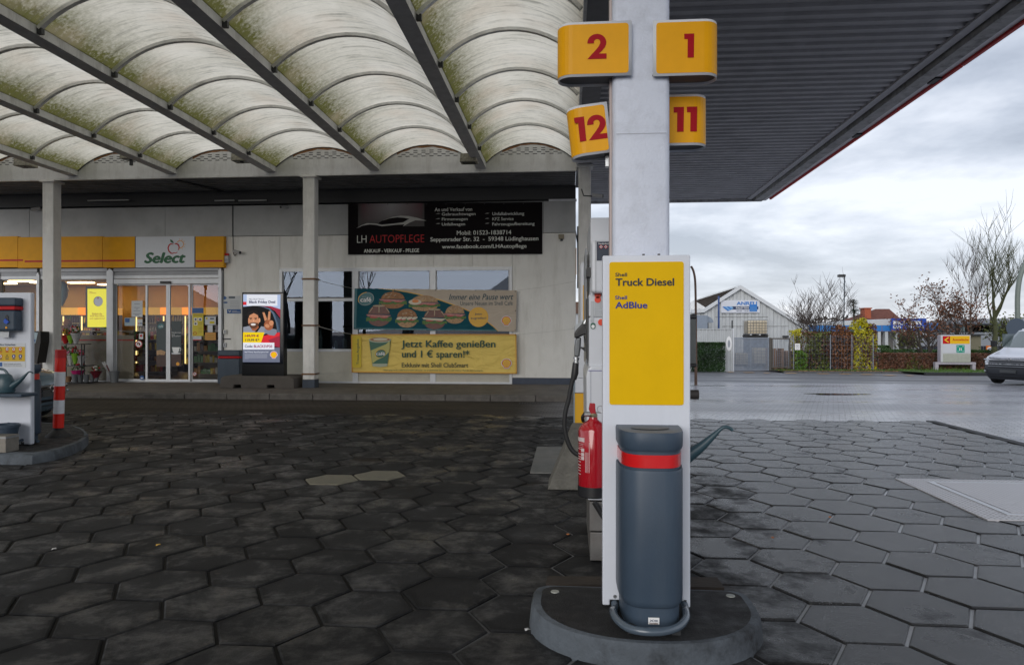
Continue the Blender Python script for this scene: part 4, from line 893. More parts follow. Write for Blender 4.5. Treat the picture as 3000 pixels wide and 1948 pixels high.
def sandwich(cx, cy, w, h, top, bot, fill):
    s = bpy.data.objects.new('sandwich_print', None); C.objects.link(s); s.parent = b1; Y = Y1 - .006
    d = lambda n, pts, k, m_: flat(n, rBan, pts, Y - .002 * k, m_, s)
    d('bun_bottom', ell(cx, cy + h * .18, w * .42, h * .32, 20, -5, 185), 0, bot)
    d('salad', jag(cx - w * .5, cx + w * .5, cy + h * .08, h * .035, 12) + jag(cx + w * .5, cx - w * .5, cy + h * .24, h * .04, 12), 1, let_)
    d('slice', ell(cx - w * .2, cy + h * .08, w * .16, h * .05), 2, tom); d('slice', ell(cx + w * .2, cy + h * .09, w * .14, h * .05), 2, tom)
    if fill == 'egg':
        for k in range(4): d('slice', ell(cx - w * .33 + k * w * .22, cy + h * .0, w * .13, h * .07, rot=-20), 3, egg)
    else:
        d('slice', [(cx - w * .5, cy - h * .05), (cx + w * .1, cy - h * .02), (cx + w * .48, cy + h * .0), (cx + w * .3, cy + h * .1), (cx, cy + h * .08), (cx - w * .45, cy + h * .03)], 3, ham if fill == 'ham' else egg)
    d('bun_top', ell(cx, cy - h * .06, w * .42, h * .42, 24, 180, 360) , 4, top)
    if top is bun2:
        for a in (-.25, 0, .27): d('crack', [(cx + a * w - 6, cy - h * .46 + abs(a) * h * .4), (cx + a * w + 8, cy - h * .46 + abs(a) * h * .4), (cx + a * 1.5 * w + 5, cy - h * .14), (cx + a * 1.5 * w - 5, cy - h * .14)], 5, crack)
        d('crack', ell(cx, cy - h * .44, w * .24, h * .04), 5, crack)
    else:
        for k in range(6): d('crack', ell(cx + random.uniform(-.28, .28) * w, cy - random.uniform(.14, .36) * h, w * .06, h * .02, 8, rot=random.uniform(-40, 40)), 5, crack)
sandwich(595, 450, 370, 230, bun1, bun1, 'ham'); sandwich(1015, 490, 420, 215, bun3, bun3, 'ham'); sandwich(1420, 640, 300, 250, bun3, bun3, 'ham')
flat('yolk', rBan, ell(895, 465, 45, 22), Y1 - .018, mat('yolk', (.7, .2, .02), .4), b1); flat('egg_slice', rBan, ell(890, 478, 85, 36), Y1 - .0165, egg, b1)
flat('horn', rBan, [(540, 400), (600, 318), (640, 400)], Y1 - .0155, bun1, b1)
sandwich(410, 655, 340, 290, bun2, bun2, 'ham'); sandwich(783, 690, 310, 255, bun1, bun3, 'egg'); sandwich(1150, 700, 330, 280, bun2, bun2, 'cheese')
flat('hem', rBan, [(85, 296), (120, 297), (106, 838), (72, 838)], Y1 - .003, mat('hem_teal', (.0, .12, .15), .4), b1)
flat('hem', rBan, [(85, 820), (1985, 846), (1997, 862), (72, 838)], Y1 - .0035, mat('hem_teal', 0), b1)
shell_logo(rBan, 2105, 730, 118, 112, Y1 - .006, b1)
grommets(b1, rBan, [(350, 308), (620, 311), (888, 315), (1165, 320), (1425, 319), (1696, 324), (1962, 327), (2225, 335), (88, 562), (85, 826), (335, 832), (615, 836), (876, 838), (1140, 842), (1410, 846), (2228, 592), (2225, 850)], Y1 - .006)
# coffee banner
Y2 = Yw - .2
b2 = thing('banner', 'yellow coffee banner with green paper cup hung below the sandwich banner', 'banner', A(rBan(1150, 1430), Y2))
tan = cloth('banner_yellow', (.86, .64, .17), 1.2); 
# softly folded sheet as real relief
P0, P1, P2, P3 = [A(rBan(*p), Y2) for p in ((38, 903), (2240, 903), (2247, 1432), (45, 1414))]
vs = []; nx, nz = 90, 24
for j in range(nz + 1):
    for i in range(nx + 1):
        u, v = i / nx, j / nz; p = P0.lerp(P1, u).lerp(P3.lerp(P2, u), v)
        d = mnoise.noise(Vector((u * 6 + v * 1.5, v * 3 - u * 2.5, 3))) * .02 + mnoise.noise(Vector((u * 14 - v * 5, v * 4, 9))) * .008 * (abs(u - .5) * 2)
        sag = .012 * math.sin(u * PI) * (1 - v)
        vs.append((p.x, p.y + .012 + d * math.sin(PI * min(1, v * 5, (1 - v) * 5) / 2), p.z - sag))
fs = [(j * (nx + 1) + i, j * (nx + 1) + i + 1, (j + 1) * (nx + 1) + i + 1, (j + 1) * (nx + 1) + i) for j in range(nz) for i in range(nx)]
MB().add(vs, fs).build('sheet', tan, b2, smooth=True)
Y2p = Y2 - .022
ho = mat('hem_orange', (.66, .33, .03), .45)
for pts in ([(38, 903), (2240, 903), (2240, 918), (40, 918)], [(44, 1398), (2247, 1416), (2247, 1432), (45, 1414)], [(38, 903), (54, 903), (60, 1412), (45, 1412)], [(2226, 905), (2240, 905), (2247, 1430), (2232, 1430)]): flat('hem', rBan, pts, Y2p, ho, b2)
flat('tab', rBan, rrect(56, 924, 176, 1350, 24), Y2p - .002, mat('tab_yellow', (.68, .50, .0), .45), b2)
T('Treue-Angebot', rBan, 113, 966, 153, 1308, Y2p - .004, mat('dark_green_letters', (.01, .07, .04), .5), b2, vert=True, bold=.012)
dg = mat('dark_green_letters', 0)
T('Jetzt Kaffee genießen', rBan, 708, 985, 1962, 1108, Y2p - .003, dg, b2, bold=.022); T('und 1 € sparen!*', rBan, 715, 1115, 1615, 1245, Y2p - .003, dg, b2, bold=.022)
T('Exklusiv mit Shell ClubSmart', rBan, 713, 1285, 1598, 1345, Y2p - .003, mat('black_green_letters', (.01, .03, .02), .5), b2, bold=.01)
T('*Aktion gültig vom 01.12.2025 bis einschließlich 28.02.2026 – nur an teilnehmenden Stationen, nur für Shell ClubSmart Mitglieder. Nicht kombinierbar.', rBan, 468, 1372, 1800, 1400, Y2p - .003, dg, b2)
cg = mat('cup_green', (.015, .12, .07), .45, var=.1); cl = mat('cup_leaf', (.48, .45, .12), .45)
flat('cup_body', rBan, [(275, 968), (568, 968), (520, 1330), (430, 1340), (325, 1330)], Y2p - .003, cg, b2)
flat('cup_swoosh', rBan, [(305, 1120), (400, 1080), (500, 1040), (556, 990), (552, 1080), (545, 1140), (480, 1200), (380, 1250), (325, 1290), (312, 1200)], Y2p - .004, cl, b2)
flat('cup_base', rBan, [(322, 1296), (525, 1296), (520, 1330), (430, 1341), (327, 1330)], Y2p - .005, mat('cup_pale', (.42, .46, .34), .5), b2)
flat('cup_rim', rBan, ell(422, 982, 148, 36, 28), Y2p - .005, mat('cup_pale', 0), b2); flat('coffee', rBan, ell(422, 975, 134, 27, 28), Y2p - .006, mat('coffee_brown', (.3, .12, .03), .4), b2); flat('foam', rBan, ell(430, 973, 96, 19, 24), Y2p - .007, mat('foam', (.6, .55, .42), .5), b2)
flat('oval_mark', rBan, ell(430, 1160, 74, 56, 24, rot=-18), Y2p - .006, mat('line_yellow', 0), b2); flat('oval_field', rBan, ell(432, 1162, 68, 51, 24, rot=-18), Y2p - .007, cg, b2)
T('Shell', rBan, 392, 1128, 432, 1145, Y2p - .009, mat('oval_grey', 0), b2); T('café', rBan, 372, 1138, 490, 1185, Y2p - .009, print_white, b2, bold=.02)
shell_logo(rBan, 2108, 1298, 122, 112, Y2p - .003, b2)
rope = mat('rope_white', (.5, .5, .48), .7)
def rp(a, b, lb, sag=.03, r=.005):
    a, b = Vector(a), Vector(b); m_ = (a + b) / 2 - Vector((0, 0, sag))
    tag(MB().tube([a, a.lerp(m_, .5) - Vector((0, 0, sag * .2)), m_, m_.lerp(b, .5) - Vector((0, 0, sag * .2)), b], r, 5).build('rope', rope), lb, 'rope', 'ropes tying the banners')
pr = A(rWin(725, 1003), YP + .1); pr2 = A(rWin(725, 705), YP + .1); pr3 = A(rWin(725, 1312), YP + .1)
rp(pr, A(rBan(38, 903), Y2), 'rope from the middle strap to the upper left corner of the coffee banner', .02, .008)
rp(pr2, A(rBan(85, 297), Y1), 'thin rope from the top strap to the sandwich banner', .02)
rp(pr3, A(rBan(45, 1412), Y2), 'rope from the lowest strap to the bottom of the coffee banner', .01)
pe = A(q(1344, 652), YP - .1); pe2 = A(q(1344, 780), YP - .1)
rp(A(rBan(2245, 322), Y1), pe, 'thin rope running right from the sandwich banner to the corner post', .02, .003)
rp(A(rBan(2240, 905), Y2), (pe.x, pe.y, A(q(1344, 762), YP - .1).z), 'thin rope running right from the coffee banner to the corner post', .02, .003)

# ================================================================ DISPLAY KIOSK
YKI = YP - .15
k = thing('display_kiosk', 'black upright display with lit advert screen on a brown concrete block', 'display', A(rKio(600, 1535), YKI))
kz = lambda y: A(rKio(600, y), YKI).z; kx = lambda x: A(rKio(x, 700), YKI).x
bm = mat('kiosk_block', (.10, .088, .078), .8, var=.12, bump=.3)
b0_, b1_ = kx(42), kx(1090)
MB().prism([(b0_, kz(1532)), (kx(238), kz(1532)), (kx(240), kz(1482)), (kx(340), kz(1482)), (kx(342), kz(1532)), (kx(708), kz(1532)), (kx(710), kz(1482)), (kx(810), kz(1482)), (kx(812), kz(1532)), (b1_, kz(1532)), (kx(1080), kz(1385)), (kx(1000), kz(1358)), (kx(100), kz(1358)), (kx(55), kz(1385))], YKI - .1, YKI + .85).build('block', bm, k, bevel=.02)
Box('housing', (kx(306), YKI + .1, kz(1355)), (kx(905), YKI + .3, kz(172)), mat('kiosk_black', (.006, .007, .009), .3, spec=.2), k, bevel=.008)
Box('screen_glass', (kx(330), YKI + .094, kz(1190)), (kx(890), YKI + .0995, kz(190)), mat('screen_border', (.004, .006, .015), .12), k)
YX = YKI + .091
E_ = lambda n, c, s=1.0: mat('screen_' + n, tuple(v * .6 for v in c) if c else 0, .3, emit=s * 1.05, spec=.1)
sc = bpy.data.objects.new('screen', None); C.objects.link(sc); sc.parent = k
fk = lambda n, pts, l, m_: flat(n, rKio, pts, YX - .0012 * l, m_, sc)
fk('picture', [(350, 207), (878, 210), (868, 1165), (343, 1162)], 0, E_('dark', (.004, .004, .006), .4))
fk('sky_print', [(350, 207), (878, 210), (875, 420), (720, 372), (520, 362), (350, 380)], 1, E_('sky', (.42, .52, .75), .85))
fk('red_print', [(350, 310), (396, 310), (396, 355), (350, 355)], 2, E_('red', (.6, .02, .03)))
fk('roof_print', [(590, 372), (740, 372), (875, 415), (873, 540), (800, 440), (700, 385)], 2, E_('crimson', (.35, .02, .05), .8))
fk('frame_print', [(560, 375), (650, 378), (730, 405), (790, 470), (840, 600), (868, 720), (868, 745), (835, 740), (812, 600), (765, 480), (715, 420), (640, 390)], 3, E_('slate', (.10, .15, .22), .8))
fk('glass_print', [(765, 430), (872, 560), (868, 735), (845, 720), (820, 580)], 3, E_('slate2', (.03, .05, .09), .8))
fk('caption', [(400, 210), (833, 212), (833, 368), (400, 366)], 4, E_('white', (.78, .80, .88), .85))
fk('skin', ell(497, 575, 78, 112, 28), 5, E_('skin', (.62, .27, .14), .8)); 
fk('hair', ell(492, 500, 84, 70, 20, 180, 350) + [(568, 560), (560, 500), (500, 470), (440, 500), (425, 545)], 6, E_('hair', (.015, .01, .01), .5))
fk('beard', ell(497, 608, 70, 80, 20, 10, 170) + [(440, 610), (497, 600), (560, 610)], 6, E_('beard', (.16, .06, .03), .5)); fk('mouth', ell(492, 630, 36, 16, 16), 7, E_('teeth', (.8, .75, .72), .8))
for x in (457, 527): fk('eye', ell(x, 553, 14, 6, 10), 7, E_('hair', 0)); fk('brow', [(x - 22, 538), (x + 20, 534), (x + 20, 541), (x - 22, 546)], 7, E_('hair', 0))
fk('nose', [(490, 560), (500, 560), (508, 592), (484, 592)], 7, E_('skin2', (.75, .38, .22), .8)); fk('ear', ell(580, 570, 12, 30), 5, E_('skin2', 0)); fk('neck', [(465, 670), (560, 640), (585, 720), (470, 730)], 4.5, E_('skin3', (.4, .12, .05), .7))
fk('shirt', [(350, 668), (440, 650), (480, 715), (540, 725), (600, 655), (680, 670), (690, 745), (640, 775), (350, 742)], 5.5, E_('grey', (.28, .3, .36), .8))
fk('strap_print', [(510, 738), (585, 655), (605, 655), (545, 740)], 6, E_('dark', 0))
fk('sleeve', [(650, 700), (760, 690), (822, 700), (828, 745), (790, 790), (720, 780), (650, 745)], 6, E_('grey2', (.22, .24, .30), .8))
fk('finger', [(622, 460), (650, 458), (690, 560), (655, 585)], 7, E_('skin', 0)); fk('finger', [(710, 445), (738, 443), (730, 565), (692, 570)], 7, E_('skin', 0)); fk('hand', ell(710, 640, 66, 74, 22), 7.5, E_('skin3', 0)); fk('finger', ell(748, 610, 32, 38), 8, E_('skin', 0)); fk('thumb', ell(690, 650, 34, 26, rot=20), 8, E_('skin', 0))
fk('door_print', [(600, 800), (700, 775), (868, 738), (868, 955), (600, 900)], 3, E_('red', 0)); fk('door_shade', [(700, 850), (868, 790), (868, 955), (790, 940)], 3.5, E_('crimson', 0))
fk('price_tag', [(348, 740), (650, 742), (600, 892), (346, 898)], 8, E_('yellow', (.85, .60, .0), .9)); fk('code_box', [(348, 886), (790, 888), (790, 984), (346, 984)], 9, E_('white', 0)); fk('footer', [(345, 958), (868, 957), (867, 1165), (343, 1162)], 7, E_('bluegrey', (.17, .19, .27), .7))
nav = E_('navy', (.01, .02, .10), .5)
KT = lambda s, b_, m_, **kk: T(s, rKio, *b_, YX - .014, m_, sc, **kk)
KT('Mein Shell V-Power', (433, 262, 650, 284), nav); KT('Black Friday Deal', (433, 295, 803, 340), nav, bold=.035); KT('149,99 €', (373, 772, 573, 812), nav, bold=.03); KT('119,99 €*', (377, 830, 577, 872), nav, bold=.03); KT('Code:', (372, 920, 487, 955), nav, bold=.03); KT('BLACKSVP30', (500, 920, 760, 958), E_('magenta', (.35, .01, .10), .6), bold=.03); KT('Shell V-Power SmartDeal Jahres-Tarif', (370, 1010, 706, 1034), E_('white', 0), bold=.01)
fk('strike', [(372, 789), (573, 787), (573, 792), (372, 795)], 13, E_('red', 0))
mb = MB()
for j in range(9):
    y = 1046 + j * 8; x1 = 690 if j < 8 else 430; a_ = A(rKio(370, y), YX - .01); b__ = A(rKio(x1, y + 4), YX - .01); mb.add([(a_.x, a_.y, b__.z), (b__.x, a_.y, b__.z), (b__.x, a_.y, a_.z), (a_.x, a_.y, a_.z)], [(0, 1, 2, 3)])
mb.build('fine_print', E_('pale', (.4, .42, .5), .7), sc)
shell_logo(rKio, 782, 1062, 92, 86, YX - .01, sc, ems=True)
Box('foot', (kx(315), YKI + .12, kz(1357)), (kx(900), YKI + .28, kz(1330)), black_plastic, k)

# ---- bin, notices, keypad left of the kiosk
YBN = Yw - .45
def wall_bin(r, x0, x1, y0, y1, Y, label, hd=.34):
    a = A(r(x0, y1), Y); b = A(r(x1, y0), Y); w = b.x - a.x
    t = thing('waste_bin', label, 'bin', ((a.x + b.x) / 2, Y + .15, a.z)); h = b.z - a.z
    Box('body', (a.x, Y, a.z), (b.x, Y + .34, b.z - h * .24), grey_plastic, t, bevel=.03, seg=3); Box('band', (a.x + .01, Y + .01, b.z - h * .24), (b.x - .01, Y + .33, b.z - h * .17), print_red, t, bevel=.02)
    Box('lid', (a.x, Y, b.z - h * .17), (b.x, Y + .34, b.z), grey_plastic, t, bevel=.03, seg=3); return t
wall_bin(rKio, -18, 298, 995, 1480, YBN, 'grey waste bin with red band between shop door and display')
def sheet(name, r, x0, y0, x1, y1, Y, m, label, cat='notice', th=.004):
    a, b, c, d = bw(r, x0, y0, x1, y1, Y); t = thing(name, label, cat, ((a + c) / 2, Y, b)); Box('paper', (a, Y, b), (c, Y + th, d), m, t); return t
YN_ = Yw - .012
pw_ = mat('paper_white', (.6, .62, .64), .6); pb = mat('paper_blue', (.02, .10, .30), .5); py = mat('paper_yellow', (.62, .50, .02), .5); por = mat('paper_orange', (.55, .25, .03), .5)
t = sheet('notice', rKio, 68, 228, 308, 408, YN_, pw_, 'white information notice left of the lit display, above the blue bank plate')
flat('print', rKio, [(72, 232), (96, 232), (118, 255), (96, 280), (72, 280)], YN_ - .002, pb, t); flat('print', rKio, [(145, 235), (235, 235), (235, 262), (145, 262)], YN_ - .002, mat('print_slate', (.06, .09, .12), .5), t); flat('print', rKio, ell(100, 320, 32, 12), YN_ - .002, pb, t)
for y in (300, 322, 345, 366, 386): flat('print', rKio, [(165, y), (290, y), (290, y + 4), (165, y + 4)], YN_ - .002, mat('print_grey', (.3, .32, .36), .5), t)
t = sheet('bank_plate', rKio, 120, 414, 316, 474, YN_, pb, 'small blue bank plate on the wall beside the display', 'plate'); T('Volksbank', rKio, 190, 428, 265, 444, YN_ - .003, pw_, t); flat('print', rKio, [(135, 430), (148, 430), (158, 446), (170, 430), (182, 430), (160, 462)], YN_ - .002, pw_, t); flat('print', rKio, [(190, 452), (305, 452), (305, 458), (190, 458)], YN_ - .002, pw_, t)
t = thing('keypad', 'small white keypad on the wall by the shop door', 'keypad', A(rKio(88, 765), YN_)); panel('case', rKio, 62, 705, 114, 765, Yw - .05, .05, mat('keypad_white', (.55, .55, .52), .5), t, .005); panel('keys', rKio, 76, 718, 100, 748, Yw - .053, .003, mat('print_grey', 0), t)
t = thing('nameplate', 'narrow dark plate below the keypad', 'plate', A(rKio(115, 842), YN_)); panel('plate', rKio, 60, 826, 170, 842, Yw - .02, .02, black_plastic, t)
t = thing('socket_box', 'small grey lock box low on the wall by the shop door', 'lock box', A(rKio(85, 952), YN_)); panel('case', rKio, 60, 890, 108, 952, Yw - .03, .03, alud, t, .004); panel('lock', rKio, 80, 905, 86, 932, Yw - .033, .003, black_plastic, t)
# papers on the door glass
YD = Yw - .026
items = [('notice', (1212, 430, 1350, 632), pw_, 'white typed sheet taped to the glass left of the sliding door', [(470, .5), (515, .5), (535, .2), (555, .6), (590, .7), (605, .4)]),
         ('notice', (1125, 640, 1258, 742), mat('paper_paleblue', (.35, .45, .5), .5), 'pale blue card with dark square on the left door glass', None),
         ('notice', (1282, 645, 1347, 742), pw_, 'small white card with coloured dots under the typed sheet', None),
         ('sticker', (1307, 838, 1356, 908), pw_, 'small white sticker with red flower mark above the helmet sign', None),
         ('notice', (1970, 588, 2108, 868), py, 'yellow instruction sheet on the right door glass', None),
         ('sticker', (1970, 517, 2108, 585), pb, 'blue sticker above the yellow instruction sheet', None),
         ('notice', (2127, 628, 2262, 730), pw_, 'white card with yellow marks right of the yellow sheet', None),
         ('sticker', (2160, 733, 2222, 820), pw_, 'small white card between the white and orange cards', None),
         ('notice', (2128, 824, 2262, 920), por, 'orange card at the right edge of the door glass', None),
         ('sticker', (1978, 870, 2082, 922), pw_, 'white and red strip below the yellow instruction sheet', None)]
for nm, b_, m_, lb, lines in items:
    Y_ = YD if b_[0] < 1395 else YD; t = sheet(nm, rDoor, *b_, Y_, m_, lb, nm)
    for y, w in (lines or ()):
        cx = (b_[0] + b_[2]) / 2; hw_ = (b_[2] - b_[0]) / 2 * w; flat('print', rDoor, [(cx - hw_, y - 4), (cx + hw_, y - 4), (cx + hw_, y + 4), (cx - hw_, y + 4)], Y_ - .002, mat('print_grey', 0), t)
    x0_, y0_, x1_, y1_ = b_
    R_ = lambda a, b, c, d, mm: flat('print', rDoor, [(a, b), (c, b), (c, d), (a, d)], Y_ - .002, mm, t)
    if lb.startswith('pale blue'): R_(1132, 648, 1188, 698, pb)
    if 'dots' in lb: R_(1282, 645, 1347, 660, por); [flat('print', rDoor, ell(x, 712, 8, 8, 10), Y_ - .002, mm, t) for x, mm in ((1302, print_red), (1322, print_navy), (1338, pb))]
    if 'flower' in lb: flat('print', rDoor, ell(1332, 865, 16, 16, 8), Y_ - .002, print_red, t)
    if lb.startswith('yellow ins'):
        for a, b in ((1988, 642), (2045, 642), (1988, 695)): R_(a, b, a + 45, b + 38, print_white); flat('print', rDoor, ell(a + 22, b + 20, 14, 12, 10), Y_ - .003, print_black, t)
        for b in (705, 722, 760, 780, 800, 820): R_(2045, b, 2095, b + 5, mat('print_ochre', (.35, .22, .01), .5))
        R_(1985, 605, 2095, 615, mat('print_ochre', 0)); stroke('emblem', rDoor, ell(2002, 835, 20, 18, 14), 6, Y_ - .003, print_red, t, closed=True)
    if 'yellow marks' in lb: R_(2136, 636, 2160, 662, py); R_(2185, 685, 2245, 715, py); R_(2190, 645, 2240, 660, print_navy)
    if lb.startswith('white and red'): R_(1978, 912, 2082, 922, print_red); R_(1985, 885, 2060, 890, mat('print_grey', 0))
    if lb.startswith('orange'): R_(2150, 850, 2240, 856, mat('print_ochre', 0)); R_(2150, 870, 2240, 876, mat('print_ochre', 0)); R_(2150, 890, 2240, 896, mat('print_ochre', 0))
def round_sign(cx, cy, r_, label, kind):
    t = thing('round_sign', label, 'sign', A(rDoor(cx, cy + r_), YD)); flat('disc', rDoor, ell(cx, cy, r_, r_, 24), YD, print_white if kind != 'blue' else pb, t, .003)
    if kind == 'blue': flat('print', rDoor, ell(cx, cy + 4, r_ * .6, r_ * .25), YD - .002, print_white, t); return
    flat('picture', rDoor, ell(cx - 2, cy, r_ * .5, r_ * .4, 14), YD - .002, print_black, t); flat('picture', rDoor, ell(cx - 5, cy + 6, r_ * .25, r_ * .2, 10), YD - .003, print_white, t)
    stroke('ring', rDoor, ell(cx, cy, r_ * .9, r_ * .9, 24), r_ * .18, YD - .003, print_red, t, closed=True); stroke('bar', rDoor, [(cx - r_ * .6, cy - r_ * .6), (cx + r_ * .6, cy + r_ * .6)], r_ * .15, YD - .004, print_red, t)
round_sign(1302, 968, 45, 'round red no helmets sign on the left door glass', 'helmet'); round_sign(1998, 1340, 25, 'small round no dogs sign low on the right door glass', 'dog'); round_sign(1342, 1388, 27, 'round blue sticker at the foot of the left door glass', 'blue')
# dark coffee poster across both leaves
for a, b, lb in ((1523, 1642, 'left half of the dark coffee poster, with oval mark and croissant, on the sliding door'), (1708, 1832, 'right half of the dark coffee poster, with white cup, on the sliding door')):
    t = sheet('poster', rDoor, a, 683, b, 1248, Yw - .012, mat('poster_dark', (.012, .03, .035), .4), lb, 'poster'); Y_ = Yw - .014
    flat('table_print', rDoor, [(a, 1090), (b, 1080), (b, 1246), (a, 1246)], Y_, mat('table_brown', (.05, .02, .015), .5, var=.3), t)
    if a < 1600:
        flat('oval_print', rDoor, ell(1577, 745, 40, 32, 20, rot=-15), Y_, mat('oval_teal', 0), t); T('café', rDoor, 1552, 732, 1606, 762, Y_ - .002, print_white, t)
        flat('croissant_print', rDoor, [(1524, 1050), (1580, 1040), (1638, 1065), (1620, 1105), (1560, 1100), (1524, 1110)], Y_ - .001, bun3, t)
    else:
        for s, y in (('Reinkommen', 815), ('und', 840), ('genießen!', 862)): T(s, rDoor, 1714, y, 1714 + 12 * len(s), y + 18, Y_ - .002, print_white, t)
        flat('cup_print', rDoor, [(1716, 1008), (1812, 1008), (1800, 1060), (1785, 1082), (1745, 1082), (1728, 1060)], Y_ - .001, print_white, t); flat('saucer_print', rDoor, ell(1765, 1085, 60, 12), Y_ - .0005, mat('paper_white', 0), t); stroke('handle_print', rDoor, ell(1812, 1035, 16, 18, 12, -90, 90), 6, Y_ - .001, print_white, t)
        flat('emblem', rDoor, ell(1788, 1215, 22, 22, 14), Y_ - .001, sunm, t)
# digital poster inside (yellow)
t = thing('screen_poster', 'bright yellow lit poster screen hanging inside the shop window', 'screen', A(rDoor(785, 765), Yw + .3)); YI = Yw + .3
panel('casing', rDoor, 640, 248, 925, 768, YI, .08, black_plastic, t); ye = mat('screen_lemon', (.72, .66, .02), .4, emit=.75); panel('display', rDoor, 664, 282, 912, 758, YI - .004, .004, ye, t)
for s, b_ in (('Shell', (690, 312, 720, 324)), ('ClubSmart', (690, 326, 772, 340)), ('Einfach die', (724, 580, 845, 606)), ('Shell App laden', (695, 610, 872, 634)), ('und registrieren!', (692, 640, 878, 664))): T(s, rDoor, *b_, YI - .007, mat('lemon_red', (.5, .06, .01), .5), t, bold=.012)
flat('disc', rDoor, ell(797, 437, 58, 62, 24), YI - .006, print_black, t); flat('disc', rDoor, ell(799, 438, 54, 58, 24), YI - .0075, mat('screen_pale', (.5, .72, .7), .4, emit=.4), t); flat('disc', rDoor, [(785, 390), (806, 390), (806, 405), (785, 405)], YI - .009, print_red, t)

# ================================================================ SHOP INTERIOR
lampm = mat('ceiling_lamp', (1, .78, .45), .5, emit=8)
zcl = zc(640, 300) + .09
LP_ = [G(rDoor(px_, py_), zcl - .02) for px_, py_ in ((-150, 190), (120, 205), (585, 208), (1370, 275), (1965, 275), (900, 300))] + [G(rLS(20, 640), zcl - .02)]
for i, (x, y) in enumerate([(p_.x, min(4.6, max(.6, p_.y - Yw))) for p_ in LP_]):
    t = thing('ceiling_light', 'warm light panel on the shop ceiling, %s' % ['leftmost at the picture edge', 'behind the left post', 'left of the yellow screen', 'left above the sliding door', 'right above the sliding door', 'at the back of the shop', 'at the far left window'][i], 'light', (x, Yw + y, zcl), 'warm ceiling lights in the shop')
    Box('diffuser', (x - .42, Yw + y - .1, zcl - .03), (x + .42, Yw + y + .1, zcl - .002), lampm, t)
fr_b = mat('fridge_body', (.05, .045, .04), .4); fr_l = mat('fridge_light', (1, .75, .3), .5, emit=1.3)
bcol = [mat('bottle_' + n, c, .25) for n, c in (('red', (.4, .03, .02)), ('amber', (.4, .18, .02)), ('green', (.05, .2, .04)), ('clear', (.5, .5, .42)), ('dark', (.04, .02, .02)), ('yellow', (.6, .45, .03)))]
def fridge(x, lab):
    Y = Yw + 4.6; t = thing('drinks_fridge', lab, 'fridge', (x + .6, Y, ZW), 'lit drinks fridges along the back of the shop')
    Box('cabinet', (x, Y + .5, ZW), (x + 1.2, Y + .6, ZW + 2.0), fr_b, t); Box('side_panel', (x, Y, ZW), (x + .05, Y + .5, ZW + 2.0), fr_b, t); Box('side_panel', (x + 1.15, Y, ZW), (x + 1.2, Y + .5, ZW + 2.0), fr_b, t)
    Box('light_box', (x, Y - .04, ZW + 2.0), (x + 1.2, Y + .6, ZW + 2.25), mat('fridge_header', (.9, .5, .08), .5, emit=.3), t); Box('tube_light', (x + .06, Y + .02, ZW + .3), (x + .09, Y + .05, ZW + 1.95), fr_l, t)
    for s in range(5):
        z = ZW + .25 + s * .36; Box('shelf', (x + .06, Y + .06, z), (x + 1.14, Y + .48, z + .02), mat('shelf_lit', (.5, .42, .2), .5), t)
        mbs = [MB() for _ in bcol]; c_ = random.randrange(6)
        for kk in range(12):
            if random.random() < .3: c_ = random.randrange(6)
            h = random.uniform(.2, .3); mbs[c_].lathe([(.034, 0), (.034, h * .6), (.014, h * .8), (.014, h)], (x + .1 + kk * .09, Y + .12, z + .021), 6)
        for mb, m_ in zip(mbs, bcol):
            if mb.v: mb.build('bottles', m_, t, kind='stuff')
YFr = Yw + 4.6
for i, x in enumerate([A(rDoor(px_, 900), YFr).x for px_ in (330, 560, 1240, 1580, 1850)]): fridge(x, 'lit glass drinks fridge at the back of the shop, %s' % ['farthest left', 'second from left', 'middle one', 'second from right', 'farthest right'][i])
def shelf_unit(x, Y, w, label, rows=4):
    t = thing('goods_shelf', label, 'shelf', (x + w / 2, Y, ZW))
    Box('back_panel', (x, Y + .2, ZW), (x + w, Y + .23, ZW + 1.45), mat('shelf_grey', (.25, .22, .18), .6), t)
    for s in range(rows):
        z = ZW + .12 + s * .34; Box('shelf', (x, Y - .15, z), (x + w, Y + .2, z + .025), mat('shelf_grey', 0), t)
        mbs = [MB() for _ in bcol]; xx = x + .03
        while xx < x + w - .12:
            ww = random.uniform(.06, .14); mbs[random.randrange(6)].box((xx, Y - .1, z + .026), (xx + ww * .9, Y + .1, z + .026 + random.uniform(.12, .26))); xx += ww
        for mb, m_ in zip(mbs, bcol):
            if mb.v: mb.build('goods', m_, t, kind='stuff')
shelf_unit(A(rDoor(2000, 1200), Yw + 1.5).x, Yw + 1.5, 1.0, 'low shelf of bright drinks behind the right side of the sliding door'); shelf_unit(A(rDoor(1250, 1200), Yw + 2.6).x, Yw + 2.6, 1.3, 'shelf of goods in the middle of the shop'); shelf_unit(A(rDoor(500, 1200), Yw + 1.8).x, Yw + 1.8, 1.8, 'shelf of goods behind the left shop window')
t = thing('shop_counter', 'counter with beige front inside the shop', 'counter', (-15.5, Yw + 1.0, ZW)); Box('body', (-16.4, Yw + .8, ZW), (-14.4, Yw + 1.3, ZW + .95), mat('counter_beige', (.3, .22, .13), .6), t); Box('top', (-16.45, Yw + .75, ZW + .95), (-14.35, Yw + 1.35, ZW + 1.0), fr_b, t)
def lump(mb, c, r, n=1):
    bm_ = bmesh.new(); bmesh.ops.create_icosphere(bm_, subdivisions=n, radius=1); vs = [(c[0] + v.co.x * r * random.uniform(.85, 1.1), c[1] + v.co.y * r, c[2] + v.co.z * r * random.uniform(.85, 1.1)) for v in bm_.verts]; fs = [[v.index for v in f.verts] for f in bm_.faces]; bm_.free(); mb.add(vs, fs)
tb = mat('teddy_brown', (.3, .11, .04), .9, var=.2, bump=.5)
